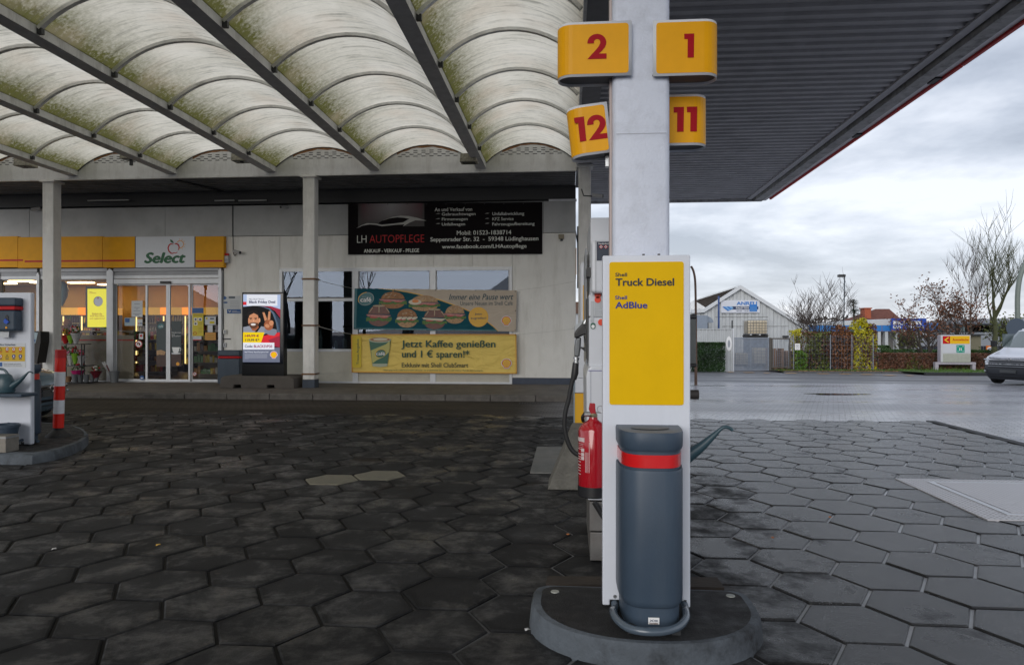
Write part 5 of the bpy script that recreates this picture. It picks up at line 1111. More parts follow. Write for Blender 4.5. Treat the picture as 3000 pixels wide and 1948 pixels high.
t = thing('teddy_bear', 'brown teddy bear sitting behind the shop window above the flower rack', 'toy', A(rDoor(375, 850), Yw + .4)); p = t.location
mb = MB(); lump(mb, (p.x, p.y, p.z + .14), .15, 2); mb.build('body', tb, t, smooth=True); mb = MB(); lump(mb, (p.x + .1, p.y, p.z + .32), .12, 2); lump(mb, (p.x + .03, p.y, p.z + .43), .035); lump(mb, (p.x + .18, p.y, p.z + .43), .035); mb.build('head', tb, t, smooth=True)
for dx_ in (-.16, .16): mb = MB(); lump(mb, (p.x + dx_, p.y - .06, p.z + .15), .06); mb.build('paw', tb, t, smooth=True)
t = thing('balloon', 'pale blue balloon floating behind the left shop window', 'balloon', A(rDoor(348, 500), Yw + .5)); p = t.location
MB().lathe([(.01, 0), (.09, .1), (.2, .3), (.23, .48), (.18, .64), (.08, .72), (.005, .74)], p, 18, .7, .7).build('skin', mat('balloon_blue', (.25, .42, .5), .2), t, smooth=True); MB().tube([(p.x, p.y, p.z), (p.x + .02, p.y, p.z - .5)], .003, 4).build('string', pw_, t)

# ---- wall cameras, siren, sensor
camw = mat('camera_white', (.45, .45, .45), .4)
def wcam(p, label, d=(-1, -.6), L_=.22):
    t = thing('security_camera', label, 'camera', p); p = Vector(p); v = Vector((d[0], d[1], -.25)).normalized()
    MB().tube([p, p + Vector((0, -.06, -.02)), p + Vector((0, -.08, -.0))], .018, 6).build('bracket', camw, t)
    a = p + Vector((0, -.09, -.01)) - v * .06; MB().tube([a, a + v * L_], .042, 10).build('housing', camw, t, smooth=True); MB().tube([a + v * L_, a + v * (L_ + .015)], .034, 10).build('lens', black_plastic, t)
    return t
wcam(A(rSel(400, 110), Yw - .05), 'security camera on the attic behind the left post'); wcam(A(q(667, 481), Yw - .05), 'security camera on the attic left of the black banner', (-.6, -1))
t = wcam(A(rWin(205, 522), Yw), 'security camera with cable on the white wall right of the yellow sign', (1, -.5), .28)
pA = A(rWin(182, 215), Yw - .04); pB = A(rWin(182, 415), Yw - .04); pC = A(rWin(184, 535), Yw - .03); pD = A(rWin(205, 538), Yw - .05); MB().tube([pA, pB, pC, pC.lerp(pD, .5) + Vector((0, 0, -.06)), pD], .01, 5).build('cable', dark_metal, t)
t = thing('alarm_siren', 'small white alarm box with red top at the end of the yellow sign', 'alarm', A(rSel(2250, 645), Yw - .1)); panel('box', rSel, 2226, 575, 2272, 645, Yw - .12, .1, camw, t, .01); panel('beacon', rSel, 2228, 551, 2272, 574, Yw - .11, .08, print_red, t, .01); panel('grille', rSel, 2236, 605, 2262, 635, Yw - .124, .004, mat('print_grey', 0), t)
t = thing('light_sensor', 'small brown sensor box on the wall near the right corner of the shop', 'sensor', A(rPump(153, 370), Yw)); panel('box', rPump, 134, 325, 172, 356, Yw - .06, .06, mat('sensor_brown', (.3, .26, .18), .6), t, .008); panel('cover', rPump, 146, 350, 164, 370, Yw - .05, .04, dark_metal, t)
# grille in the road before the kerb
g0 = G(q(1205, 938)); g1 = G(q(1270, 933)); t = thing('drain_grate', 'dark drain grate in the paving by the kerb', 'drain', (g0.x, g0.y, 0)); mb = MB()
for kk in range(10): mb.box((g0.x + kk * .055, g0.y, -.006), (g0.x + kk * .055 + .025, g0.y + .3, .003))
mb.build('bars', dark_metal, t)
# ---- flower rack
YR = Yw - .75
t = thing('flower_rack', 'dark metal rack of flowers beside the left post', 'rack', A(rDoor(430, 1460), YR)); rz = lambda y: A(rDoor(430, y), YR).z; rx = lambda x: A(rDoor(x, 1200), YR).x
for x in (285, 300, 530, 590): MB().tube([(rx(x), YR + (.3 if x in (300, 530) else 0), ZW), (rx(x), YR + (.3 if x in (300, 530) else 0), rz(965))], .014, 6).build('leg', dark_metal, t)
for y, a, b in ((965, 270, 605), (1235, 210, 640), (1440, 200, 690)): Box('shelf', (rx(a), YR - .08, rz(y) - .02), (rx(b), YR + .35, rz(y)), dark_metal, t)
leafm = mat('bouquet_leaves', (.04, .11, .02), .5, var=.5, vscale=30)
wraps = {'red': mat('wrap_red', (.4, .02, .02), .35, var=.2), 'green': mat('wrap_green', (.2, .4, .03), .35, var=.2), 'clear': mat('wrap_clear', (.45, .45, .45), .15, var=.3), 'pink': mat('wrap_pink', (.45, .02, .15), .35), 'dark': mat('wrap_dark', (.12, .01, .02), .4)}
flc = {'red': mat('petal_red', (.4, .01, .02), .5), 'pink': mat('petal_pink', (.6, .15, .3), .5), 'yellow': mat('petal_yellow', (.7, .5, .03), .5), 'white': mat('petal_white', (.6, .58, .55), .5)}
def bouquet(x, y0, y1, w, wrap, cols, label, Y=None, loc=None):
    Y = Y or YR + .1; z0, z1 = rz(y0), rz(y1); xx = rx(x) ; ww = abs(rx(x + w) - rx(x)) / 2; h = z1 - z0
    t = thing('bouquet', label, 'bouquet', (xx, Y, z0))
    MB().lathe([(ww * .3, 0), (ww * .7, h * .35), (ww, h * .6), (ww * 1.02, h * .62), (ww * .8, h * .55)], (xx, Y, z0), 11).build('wrap', wraps[wrap], t)
    mb = MB()
    for k_ in range(40):
        a = random.uniform(0, 2 * PI); r_ = random.uniform(0, ww); c_ = Vector((xx + r_ * math.cos(a), Y + r_ * math.sin(a), z0 + h * random.uniform(.5, .95))); d_ = Vector((random.uniform(-1, 1), random.uniform(-1, 1), random.uniform(0, 1))) * .05; e_ = Vector((random.uniform(-1, 1), random.uniform(-1, 1), random.uniform(-1, 1))) * .02
        mb.poly([c_, c_ + d_ + e_, c_ + d_ * 2, c_ + d_ - e_])
    mb.build('leaves', leafm, t)
    for c in cols:
        mb = MB()
        for k_ in range(7):
            a = random.uniform(0, 2 * PI); r_ = random.uniform(0, ww * .8); lump(mb, (xx + r_ * math.cos(a), Y + r_ * math.sin(a), z0 + h * random.uniform(.7, 1)), .032)
        mb.build('blossoms', flc[c], t)
bouquet(360, 965, 790, 120, 'red', ('red', 'yellow'), 'red wrapped bouquet on the top shelf, leaning at the post'); bouquet(425, 965, 800, 90, 'green', ('red',), 'lime green wrapped bouquet in the middle of the top shelf'); bouquet(490, 965, 750, 120, 'clear', ('white', 'red'), 'clear wrapped bouquet with white figure at the right of the top shelf')
bouquet(340, 1235, 1000, 90, 'red', ('red',), 'dark red bouquet on the middle shelf behind the striped bollard'); bouquet(420, 1235, 1030, 80, 'clear', ('pink', 'white'), 'clear wrapped pink bouquet on the middle shelf'); bouquet(480, 1225, 1000, 90, 'green', ('red',), 'green wrapped bouquet on the middle shelf'); bouquet(560, 1235, 1045, 90, 'clear', ('red', 'pink'), 'clear wrapped red bouquet at the right end of the middle shelf')
bouquet(510, 1440, 1215, 140, 'pink', ('red',), 'magenta wrapped bouquet in a bucket under the rack'); bouquet(235, 1440, 1255, 150, 'green', ('yellow', 'pink'), 'green pot of yellow and pink flowers left of the bollard', YR - .1); bouquet(740, 1400, 1250, 130, 'dark', ('red', 'white'), 'red flowers in twin pots right of the rack')
bkm = mat('bucket_grey', (.13, .14, .15), .5, var=.1)
for x, w, y0, y1, lb, Y_ in ((505, 72, 1342, 1442, 'pale grey flower bucket under the magenta bouquet', YR - .02), (575, 68, 1350, 1442, 'dark grey flower bucket, second under the rack', YR + .05), (648, 66, 1350, 1442, 'dark grey flower bucket, third under the rack', YR + .05), (722, 52, 1335, 1430, 'small grey pot, left of the twin pots', YR + .1), (775, 52, 1335, 1430, 'small grey pot, right of the twin pots', YR + .1), (998, 110, 1305, 1465, 'large dark grey bucket with rolled stems before the white pilaster', Yw - .35), (290, 80, 1370, 1440, 'brown wooden tub on the lowest rack shelf at left', YR), (425, 80, 1370, 1440, 'brown wooden tub on the lowest rack shelf behind the bollard', YR)):
    a = A(rDoor(x, y1), Y_); b = A(rDoor(x, y0), Y_); r_ = abs(A(rDoor(x + w, y0), Y_).x - b.x) / 2; z0 = max(a.z, ZW)
    if 'large' in lb: z0 = ZW
    t = thing('flower_bucket', lb, 'bucket', (a.x, Y_, z0)); h = b.z - z0
    MB().lathe([(r_ * .72, 0), (r_ * .95, h * .9), (r_, h * .9), (r_ * 1.03, h), (r_ * .93, h), (r_ * .7, .03)], (a.x, Y_, z0), 16).build('pail', bkm if 'wooden' not in lb else mat('tub_brown', (.2, .11, .05), .7, var=.3), t, smooth=True)
    if 'large' in lb:
        for k_, (px, py) in enumerate(((850, 1195), (875, 1190), (900, 1230))): MB().tube([(b.x - .05, Y_, z0 + .1), A(rDoor(px, py), Y_)], .022, 6).build('stem_roll', wraps['clear'] if k_ < 2 else wraps['dark'], t)
# ================================================================ TRUCK DIESEL PANEL, COLUMN, BIN
YT = G(q(1502, 1414), ZI).y
tz = lambda y: A(q(1502, y), YT).z
tx = lambda x: A(q(x, 1000), YT).x
tot = thing('totem_sign', 'white upright panel with yellow field and two fuel names, tallest thing in front', 'panel', (tx(1502), YT, ZI))
X0, X1 = tx(1400), tx(1604); Z0, Z1 = ZI + .012, tz(593)
nl0, nl1 = A(rIsl(592, 1150), YT).x, A(rIsl(655, 1150), YT).x; nr0, nr1 = A(rIsl(1030, 1150), YT).x, A(rIsl(1047, 1150), YT).x; zn = A(rIsl(600, 1150), YT).z
P = [(X0, Z0), (nl0, Z0), (nl0, zn), (nl1, zn), (nl1, Z0 + .05), (nr0, Z0 + .05), (nr0, zn), (nr1, zn), (nr1, Z0), (X1, Z0), (X1, Z1), (X0, Z1)]
totw = mat('panel_white', (.66, .69, .76), .35, var=.04, vscale=2, dirt=(.36, .38, .41), damt=.35, dscale=2.2, streak=1, bump=.05)
MB().prism(P, YT, YT + .07).build('panel', totw, tot, bevel=.018, seg=3)
Yp = YT - .004
a, b, c, d = bw(rMid, 337, 395, 733, 1156, Yp)
MB().prism(rrect(a, b, c, d, .012), Yp, Yp + .0035).build('yellow_field', print_yellow, tot)
for s, b_, m_, bo in (('Shell', (368, 453, 431, 473), print_black, .02), ('Truck Diesel', (369, 482, 682, 523), print_black, .03), ('Shell', (367, 575, 431, 595), mat('print_blue', (.006, .02, .22), .45), .02), ('AdBlue', (368, 607, 540, 643), mat('print_blue', 0), .03)):
    T(s, rMid, *b_, Yp - .002, m_, tot, bold=bo)
bo = MB().lathe([(.009, 0), (.009, .003)], (0, 0, 0), 10).build('bolt', steel, tot, local=True); p = A(rIsl(623, 1128), YT - .001); bo.location = p - tot.location; bo.rotation_euler = (PI / 2, 0, 0)
p = A(rIsl(1047, 1158), YT - .001)
Box('hole_cover', (p.x - .007, YT - .003, p.z - .007), (p.x + .007, YT - .0005, p.z + .007), dark_metal, tot)
for x in (1494, 1530): Box('top_screw', (tx(x), YT + .03, Z1), (tx(x) + .012, YT + .045, Z1 + .01), dark_metal, tot)
# column
YC = YT + .14
cx0, cx1 = A(q(1423, 200), YC).x, A(q(1557, 200), YC).x
colm = mat('column_white', (.63, .67, .77), .45, var=.04, vscale=3, bump=.3, bscale=90, dirt=(.28, .29, .32), damt=.35, dscale=9)
col = thing('canopy_column', 'thick white painted steel column rising behind the truck diesel panel', 'column', ((cx0 + cx1) / 2, YC + .15, ZI))
w = cx1 - cx0
MB().prismz(rrect(cx0, YC, cx1, YC + w, .03, 5), .1, 5.7).build('shaft', colm, col, smooth=True)
Box('side_channel', (cx0 - .012, YC + .05, 1.2), (cx0 - .001, YC + .12, 5.6), mat('channel_pink', (.5, .42, .40), .6), col)
p = A(rTop(580, 1430), YC + .1); Box('clamp', (cx0 - .03, YC + .12, p.z - .04), (cx0 - .0125, YC + .16, p.z + .04), steel, col)
Box('weld_line', (cx0 + .02, YC - .0015, A(rTop(860, 1212), YC).z - .0015), (cx1 - .02, YC - .0005, A(rTop(860, 1212), YC).z + .0015), mat('seam_grey', (.35, .36, .4), .6), col)
# number signs
ONE = [(1248, 313), (1338, 313), (1335, 530), (1278, 530), (1280, 362), (1250, 362)]
TWO = [(373, 402)] + ell(458, 397, 85, 80, 16, 180, 372)[1:] + [(530, 440), (505, 470), (476, 495), (545, 496), (545, 543), (373, 543), (420, 492), (455, 455), (478, 425), (489, 400)] + ell(460, 390, 28, 27, 8, 0, -180) + [(433, 402)]
def norm(P):
    xs = [p[0] for p in P]; ys = [p[1] for p in P]; x0, y0 = min(xs), min(ys); h = max(ys) - y0
    return [((x - x0) / h, 1 - (y - y0) / h) for x, y in P], (max(xs) - x0) / h
def numsign(label, inner, outer, z0, z1, Y, digits, dx0, dz0, dh, side, roll=0, thick=.15, gap=.16):
    # local frame: x from 0 (inner) to L (outer, rounded), side=-1 mirrors
    L_ = abs(outer - inner); t = thing('number_sign', label, 'sign', (inner, Y, (z0 + z1) / 2), 'pump number signs on the column'); h = (z1 - z0) / 2
    r_ = thick / 2
    path = [(0, 0)] + [(L_ - r_ + r_ * math.sin(a), r_ - r_ * math.cos(a)) for a in [PI * k / 12 for k in range(13)]] + [(0, thick)]
    def strip(pp, za, zb, o):
        vs = []
        for x, y in pp: vs += [(x * side, y, za), (x * side, y, zb)]
        return MB().add(vs, [(2 * i, 2 * i + 2, 2 * i + 3, 2 * i + 1) for i in range(len(pp) - 1)])
    o = strip(path, -h, h, 0).build('shell', mat('sign_border', (.74, .76, .8), .4), t, local=True, smooth=True); md = o.modifiers.new('s', 'SOLIDIFY'); md.thickness = .004; md.offset = 0
    off = lambda e: [(x + (0 if y < thick * .01 or x < L_ - r_ else 0), y) for x, y in path]
    yp = []
    m_ = .016; rr = .014
    for k, (x, y) in enumerate(path[1:-1]):
        cx_, cy_ = L_ - r_, r_; nx_, ny_ = (x - cx_) / r_, (y - cy_) / r_; yp.append((x + nx_ * .0035, y + ny_ * .0035))
    body = strip([(m_ + rr, -.0035)] + yp + [(m_, thick + .0035)], -h + m_ * .8, h - m_ * .8, 0)
    body.prism([(side * m_, -h + m_ * .8 + rr), (side * (m_ + rr * .3), -h + m_ * .8 + rr * .3), (side * (m_ + rr), -h + m_ * .8), (side * (m_ + rr), h - m_ * .8), (side * (m_ + rr * .3), h - m_ * .8 - rr * .3), (side * m_, h - m_ * .8 - rr)], -.0035, -.003)
    body.build('yellow_face', sign_yellow, t, local=True)
    MB().prismz([(0, .004)] + [(x * side, y) for x, y in [(L_ - r_ + (r_ - .006) * math.sin(a), r_ - (r_ - .006) * math.cos(a)) for a in [PI * k / 10 for k in range(11)]]] + [(0, thick - .004)], -h + .012, -h + .016).build('bottom_plate', mat('sign_inner', (.10, .105, .12), .6), t, local=True)
    x = 0
    for dg_ in digits:
        P, wdt = norm(ONE if dg_ == '1' else TWO)
        MB().poly([(dx0 - inner + x + px * dh, -.0055, dz0 - (z0 + z1) / 2 + pz * dh) for px, pz in P]).build('numeral', mat('numeral_red', (.36, .0, .008), .5, spec=.15), t, local=True); x += wdt * dh + gap * dh
    t.rotation_euler = (0, roll, 0)
    return t
YS1 = YC - .03
def sg_(label, xi, xo, y0, y1, Y, digits, x_, yb_, yt_, side, **kw):
    inner, outer = A(rTop(xi, y0), Y).x, A(rTop(xo, y0), Y).x; ym = (xi + xo) / 2
    return numsign(label, inner, outer, A(rTop(ym, y1), Y).z, A(rTop(ym, y0), Y).z, Y, digits, A(rTop(x_, yb_), Y).x, A(rTop(x_, yb_), Y).z, A(rTop(x_, yt_), Y).z - A(rTop(x_, yb_), Y).z, side, **kw)
sg_('yellow number sign with red 2, upper left on the column', 775, 108, 200, 694, YS1, '2', 373, 543, 317, -1)
sg_('yellow number sign with red 1, upper right on the column', 968, 1567, 180, 686, YS1, '1', 1248, 530, 313, 1)
sg_('yellow number sign with red 11, lower right behind the column', 985, 1462, 858, 1318, YC + .2, '11', 1152, 1200, 975, 1, gap=.11)
ts = sg_('tilted yellow number sign with red 12, lower left of the column', 575, 212, 925, 1384, YC + .06, '12', 262, 1258, 1036, -1, roll=math.radians(-6.5), gap=.09)
Box('bracket', (cx0 - .01, YC + .1, A(rTop(560, 1050), YC + .1).z), (cx0 + .03, YC + .13, A(rTop(560, 950), YC + .1).z), dark_metal, ts)

# bin on the panel
def dsec(cx, hw, dep, Yb, n=26, p=.57):
    o = [(cx - hw, Yb)]
    for k in range(1, n):
        a = PI - PI * k / n; c_, s_ = math.cos(a), math.sin(a); o.append((cx + hw * math.copysign(abs(c_) ** p, c_), Yb - .10 * dep - dep * .9 * abs(s_) ** p if 0 else Yb - dep * abs(s_) ** p))
    return o + [(cx + hw, Yb)]
def bin_front(cx, hw, dep, Yb, z, label, sc=1.0, frontdir=-1):
    # z: list bottom, foot top, body top, band top, lid top
    t = thing('waste_bin', label, 'bin', (cx, Yb - dep / 2, z[0]))
    def sec(hw_, d_): return [(x, Yb + (y - Yb) * -frontdir) for x, y in dsec(cx, hw_, d_, Yb)] if frontdir == 1 else dsec(cx, hw_, d_, Yb)
    def solid(nm, prof, m_):
        n = len(sec(1, 1)); vs = []; 
        for (hw_, d_, zz) in prof: vs += [(x, y, zz) for x, y in sec(hw_, d_)]
        fs = [(r * n + i, r * n + (i + 1) % n, (r + 1) * n + (i + 1) % n, (r + 1) * n + i) for r in range(len(prof) - 1) for i in range(n)] + [tuple(range(n - 1, -1, -1)), tuple(range((len(prof) - 1) * n, len(prof) * n))]
        return MB().add(vs, fs).build(nm, m_, t, smooth=True)
    solid('foot', [(hw * .90, dep * .93, z[0]), (hw * .90, dep * .93, z[1])], grey_plastic)
    solid('body', [(hw * .93, dep * .95, z[1] - .004), (hw * .985, dep * .985, z[1] + .01), (hw, dep, z[1] + .03), (hw, dep, z[2] - .012), (hw * .985, dep * .985, z[2])], grey_plastic)
    solid('neck', [(hw * .93, dep * .95, z[2] - .002), (hw * .93, dep * .95, z[3] + .03)], grey_plastic)
    solid('band', [(hw * .955, dep * .97, z[2] + .012), (hw * .955, dep * .97, z[3])], mat('band_red', (.62, .008, .01), .22, coat=.4))
    lid = solid('lid', [(hw * .97, dep * .98, z[3] + .018), (hw * 1.0, dep, z[3] + .03), (hw * 1.01, dep * 1.0, z[4] - .012), (hw * .985, dep * .985, z[4])], grey_plastic)
    # dished opening in the lid
    MB().lathe([(.001, -.0), (hw * .55, .0), (hw * .6, .002)], (cx, Yb - frontdir * -dep * .42, z[4] + .001), 24, 1, .38 * dep / hw).build('opening', mat('opening_dark', (.02, .03, .04), .45), lid, smooth=True)
    return t
Yb_ = YT
bcx = A(rIsl(838, 700), YT - .15).x; bhw = (A(rIsl(1036, 700), YT - .14).x - A(rIsl(641, 700), YT - .14).x) / 2
zt_ = A(rIsl(838, 94), YT - .02).z; Yfront = (zt_ - H) * F / -(rIsl(838, 146)[1] - 974); dep = min(.30, YT - Yfront)
fz = lambda y: A(rIsl(838, y), YT - dep).z
bin_front(bcx, bhw, dep, YT - .001, (ZI + .02, fz(1205), fz(372), fz(278), zt_), 'tall grey waste bin with red band mounted on the truck diesel panel')
t = thing('maker_sticker', 'small white maker sticker at the foot of the grey bin', 'sticker', (bcx, YT - dep, fz(1290))); a, b, c, d = bw(rIsl, 826, 1262, 893, 1302, YT - dep); yy = YT - dep * .955 - .004
Box('label', (a, yy, b), (c, yy + .003, d), print_white, t); T('TEK', rIsl, 858, 1270, 884, 1281, yy - .001, print_navy, t, bold=.03); T('Innovation', rIsl, 832, 1285, 884, 1296, yy - .001, mat('print_brown', (.12, .04, .02), .5), t, bold=.02)
stroke('star_mark', rIsl, [(834, 1268), (856, 1281)], 3, yy - .001, print_navy, t); stroke('star_mark', rIsl, [(834, 1281), (856, 1268)], 3, yy - .001, print_navy, t)
# tube guard
gp = [G(rIsl(x, y), ZI + .045) for x, y in ((612, 1215), (630, 1262), (690, 1312), (760, 1335), (850, 1343), (940, 1335), (1010, 1310), (1052, 1262), (1052, 1215))]
t = thing('guard_rail', 'bent grey tube guard round the foot of the bin', 'guard', (bcx, YT - .1, ZI))
pl_ = A(rIsl(620, 1168), YT + .01); pr_ = A(rIsl(1040, 1170), YT + .01)
pts = [pl_, pl_ + Vector((0, -.05, -.01))] + gp + [pr_ + Vector((0, -.05, -.01)), pr_]
def smooth_path(P, n=4):
    P = [Vector(p) for p in P]; o = []
    for i in range(len(P) - 1):
        p0, p1, p2, p3 = P[max(i - 1, 0)], P[i], P[i + 1], P[min(i + 2, len(P) - 1)]
        for k in range(n):
            s = k / n; o.append(.5 * ((2 * p1) + (p2 - p0) * s + (2 * p0 - 5 * p1 + 4 * p2 - p3) * s * s + (-p0 + 3 * p1 - 3 * p2 + p3) * s ** 3))
    return o + [P[-1]]
MB().tube(smooth_path(pts, 5), .0185, 12).build('tube', mat('guard_grey', (.075, .10, .13), .25, coat=.3), t, smooth=True)
for s in (-1, 1): Box('foot', (bcx + s * .1 - .02, YT - dep - .0, ZI + .001), (bcx + s * .1 + .02, YT - dep + .05, ZI + .03), dark_metal, t)
# watering can behind the panel on the right
wcm = mat('can_green_grey', (.035, .075, .095), .35, var=.05)
def watering_can(c, side, label, s=1.0):
    t = thing('watering_can', label, 'watering can', c); c = Vector(c)
    mb = MB(); mb.lathe([(.12 * s, 0), (.13 * s, .02 * s), (.115 * s, .16 * s), (.085 * s, .22 * s), (.06 * s, .24 * s)], c, 20, 1, .8); mb.build('body', wcm, t, smooth=True)
    sp_ = [c + Vector((side * x * s, 0, z * s)) for x, z in ((.09, .07), (.15, .11), (.22, .16), (.29, .225), (.335, .265), (.37, .265), (.39, .25))]
    MB().tube(smooth_path(sp_, 3), [.05 * s * max(.2, 1 - k / 13) for k in range(19)], 10).build('spout', wcm, t, smooth=True)
    hp = [c + Vector((side * x * s, 0, z * s)) for x, z in ((-.1, .1), (-.16, .16), (-.15, .25), (-.08, .30), (.0, .29), (.05, .23))]
    MB().tube(smooth_path(hp, 3), .016 * s, 8).build('handle', wcm, t, smooth=True); return t
Yc = YT + .3
tip = A(rIsl(1335, 125), Yc); s_ = .95
t = watering_can((tip.x - .39 * s_, Yc, tip.z - .25 * s_), 1, 'grey green watering can behind the panel with its spout poking out right', s_)
# extinguisher
YE_ = YT + .42
em = mat('extinguisher_red', (.36, .004, .012), .12, coat=.8)
ez = lambda y: A(rExt(400, y), YE_).z; er = .085
exc = A(rExt(290, 600), YE_).x + er
t = thing('fire_extinguisher', 'red fire extinguisher hanging left behind the truck diesel panel', 'fire extinguisher', (exc, YE_, ez(930)))
MB().lathe([(er * .95, ez(930)), (er * 1.03, ez(920)), (er * 1.03, ez(832))], (exc, YE_, 0), 32).build('foot', black_plastic, t, smooth=True)
MB().lathe([(er * .99, ez(834)), (er, ez(828)), (er, ez(340)), (er * .93, ez(312)), (er * .72, ez(280)), (er * .42, ez(255)), (er * .30, ez(240)), (er * .28, ez(220))], (exc, YE_, 0), 36).build('cylinder', em, t, smooth=True)
MB().lathe([(.022, ez(220)), (.024, ez(200)), (.018, ez(185))], (exc, YE_, 0), 16).build('collar', mat('brass', (.5, .45, .3), .3, 1), t, smooth=True)
hx = exc
MB().prism([(hx - .012, ez(200)), (hx + .018, ez(220)), (hx + .012, ez(150)), (hx + .01, ez(95)), (hx - .02, ez(92)), (hx - .026, ez(150))], YE_ - .015, YE_ + .015).build('lever', em, t, bevel=.004)
MB().tube([(hx - .05, YE_, ez(195)), (hx - .01, YE_, ez(195))], .014, 12).build('valve', steel, t); MB().tube(smooth_path([(hx - .045, YE_ + .02, ez(190)), (hx - .06, YE_ + .03, ez(230)), (hx - .055, YE_ + .06, ez(270))]), .01, 8).build('hose', rubber, t)
MB().tube([Vector((hx + .04 + .018 * math.cos(a), YE_, ez(148) + .018 * math.sin(a))) for a in [2 * PI * k / 16 for k in range(17)]], .0018, 5).build('pin_ring', steel, t); MB().tube([(hx + .01, YE_, ez(178)), (hx + .045, YE_, ez(180))], .003, 6).build('pin', steel, t)
def on_cyl(phi0, phi1, z0, z1, nm, m_, off=.0006, n=8):
    vs = []
    for k in range(n + 1):
        a = math.radians(phi0 + (phi1 - phi0) * k / n); vs += [(exc + (er + off) * math.cos(a), YE_ + (er + off) * math.sin(a), z0), (exc + (er + off) * math.cos(a), YE_ + (er + off) * math.sin(a), z1)]
    return MB().add(vs, [(2 * k, 2 * k + 2, 2 * k + 3, 2 * k + 1) for k in range(n)]).build(nm, m_, t)
lw = mat('label_white', (.6, .5, .5), .4)
on_cyl(182, 233, ez(432), ez(395), 'label', lw); 
for y in (448, 463, 480): on_cyl(190, 228, ez(y + 3), ez(y), 'print', lw)
for y in (495, 540, 565, 585, 610, 640, 665, 690, 720): on_cyl(186, 214, ez(y + 6), ez(y), 'print', lw)
for y in (490, 528, 562): on_cyl(216, 232, ez(y + 30), ez(y), 'print', lw)
for a_ in (237, 242, 247, 252): on_cyl(a_, a_ + 1.6, ez(700), ez(520 if a_ < 250 else 432), 'print', lw)
Box('wall_bracket', (exc - .02, YE_ + er, ez(420)), (exc + .02, YE_ + er + .03, ez(380)), dark_metal, t)

# ================================================================ FUEL PUMPS
YPm = G((1730, 1646)).y
pmw = mat('pump_white', (.60, .62, .66), .35, var=.03, coat=.15); pms = mat('pump_silver', (.38, .4, .42), .4, .3)
pu = thing('fuel_pump', 'white truck diesel pump with display head half hidden behind the panel', 'fuel pump', (A((1870, 1646), YPm).x, YPm + .25, 0))
def pz(y, Y=YPm, x=400): return A(rPump(x, y), Y).z
def px_(x, Y=YPm): return A(rPump(x, 900), Y).x
xR = A((2018, 1000), YPm).x; xH = A((1940, 1000), YPm).x
zcab = A(rExt(400, 975), YPm).z
plm = mat('plinth_steel', (.16, .155, .15), .5, .5, var=.3, dirt=(.10, .06, .04), damt=.6)
xp0 = A(rExt(398, 1200), YPm).x; zmid = A(rExt(398, 1258), YPm).z
Box('plinth_plate', (xp0, YPm, .01), (xR - .02, YPm + .9, zmid - .004), plm, pu, bevel=.004); Box('plinth_plate', (xp0 - .004, YPm + .005, zmid + .004), (xR - .02, YPm + .9, zcab - .01), plm, pu, bevel=.004)
MB().tube([(A(rExt(435, 990), YPm - .03).x, YPm - .03, A(rExt(435, 990), YPm - .03).z), (A(rExt(520, 1130), YPm - .03).x, YPm - .03, A(rExt(520, 1130), YPm - .03).z)], .017, 8).build('cable', rubber, pu)
xc0 = px_(326); ztop = pz(1240)
MB().prism([(xc0 + .01, zcab), (xR, zcab), (xR, ztop), (xc0 + .035, ztop), (xc0 + .012, ztop - .02), (xc0, ztop - .07)], YPm, YPm + .95).build('lower_cabinet', pmw, pu, bevel=.012)
Box('door_line', (px_(358), YPm - .002, zcab + .02), (px_(360), YPm + .001, pz(1276)), print_navy, pu); Box('door_line', (xc0 + .015, YPm - .002, pz(1276)), (xR - .02, YPm + .001, pz(1272)), mat('line_blue', (.05, .05, .25), .5), pu)
xm0 = px_(345)
Box('mid_section', (xm0, YPm + .02, ztop - .01), (xR - .02, YPm + .9, pz(900)), pmw, pu, bevel=.01)
Box('mid_section', (xm0, YPm + .02, pz(900) + .001), (xH, YPm + .9, pz(740)), pmw, pu, bevel=.01)
Box('head_box', (px_(357), YPm + .03, pz(745)), (xH, YPm + .9, pz(203)), pmw, pu, bevel=.01)
Box('edge_trim', (xm0 - .012, YPm + .03, pz(1200)), (xm0 - .001, YPm + .9, pz(765)), dark_metal, pu)
Box('display_module', (px_(360), YPm - .07, pz(738)), (xH, YPm + .03, pz(374)), pmw, pu, bevel=.02, seg=3); Box('module_seam', (px_(390), YPm - .072, pz(735)), (px_(392), YPm - .069, pz(378)), dark_metal, pu)
lb_ = mat('label_darkblue', (.012, .02, .05), .45); Yl = YPm - .074
panel('hazard_label', rPump, 400, 376, 560, 507, Yl, .003, lb_, pu); T('Dieselkraftstoff', rPump, 412, 385, 488, 395, Yl - .002, print_white, pu, bold=.02)
for x in (430, 463, 496):
    flat('hazard_diamond', rPump, [(x - 15, 412), (x, 397), (x + 15, 412), (x, 427)], Yl - .002, print_red, pu); flat('hazard_diamond', rPump, [(x - 10, 412), (x, 402), (x + 10, 412), (x, 422)], Yl - .0035, print_white, pu); flat('hazard_picture', rPump, ell(x, 412, 4, 5, 8), Yl - .005, print_black, pu)
mb = MB()
for y in list(range(434, 495, 6)): a, b, c, d = bw(rPump, 413, y, 490, y + 2, Yl - .002); mb.add([(a, Yl - .002, b), (c, Yl - .002, b), (c, Yl - .002, d), (a, Yl - .002, d)], [(0, 1, 2, 3)])
mb.build('fine_print', mat('print_slate', 0), pu)
Yl = YPm + .018
for x, y in ((407, 748), (407, 780), (431, 937)):
    p = A(rPump(x, y), Yl - .002); MB().prism(ell(p.x, p.z, .021, .021, 16), Yl - .006, Yl).build('seal_sticker', mat('seal_orange', (.75, .05, .01), .4), pu)
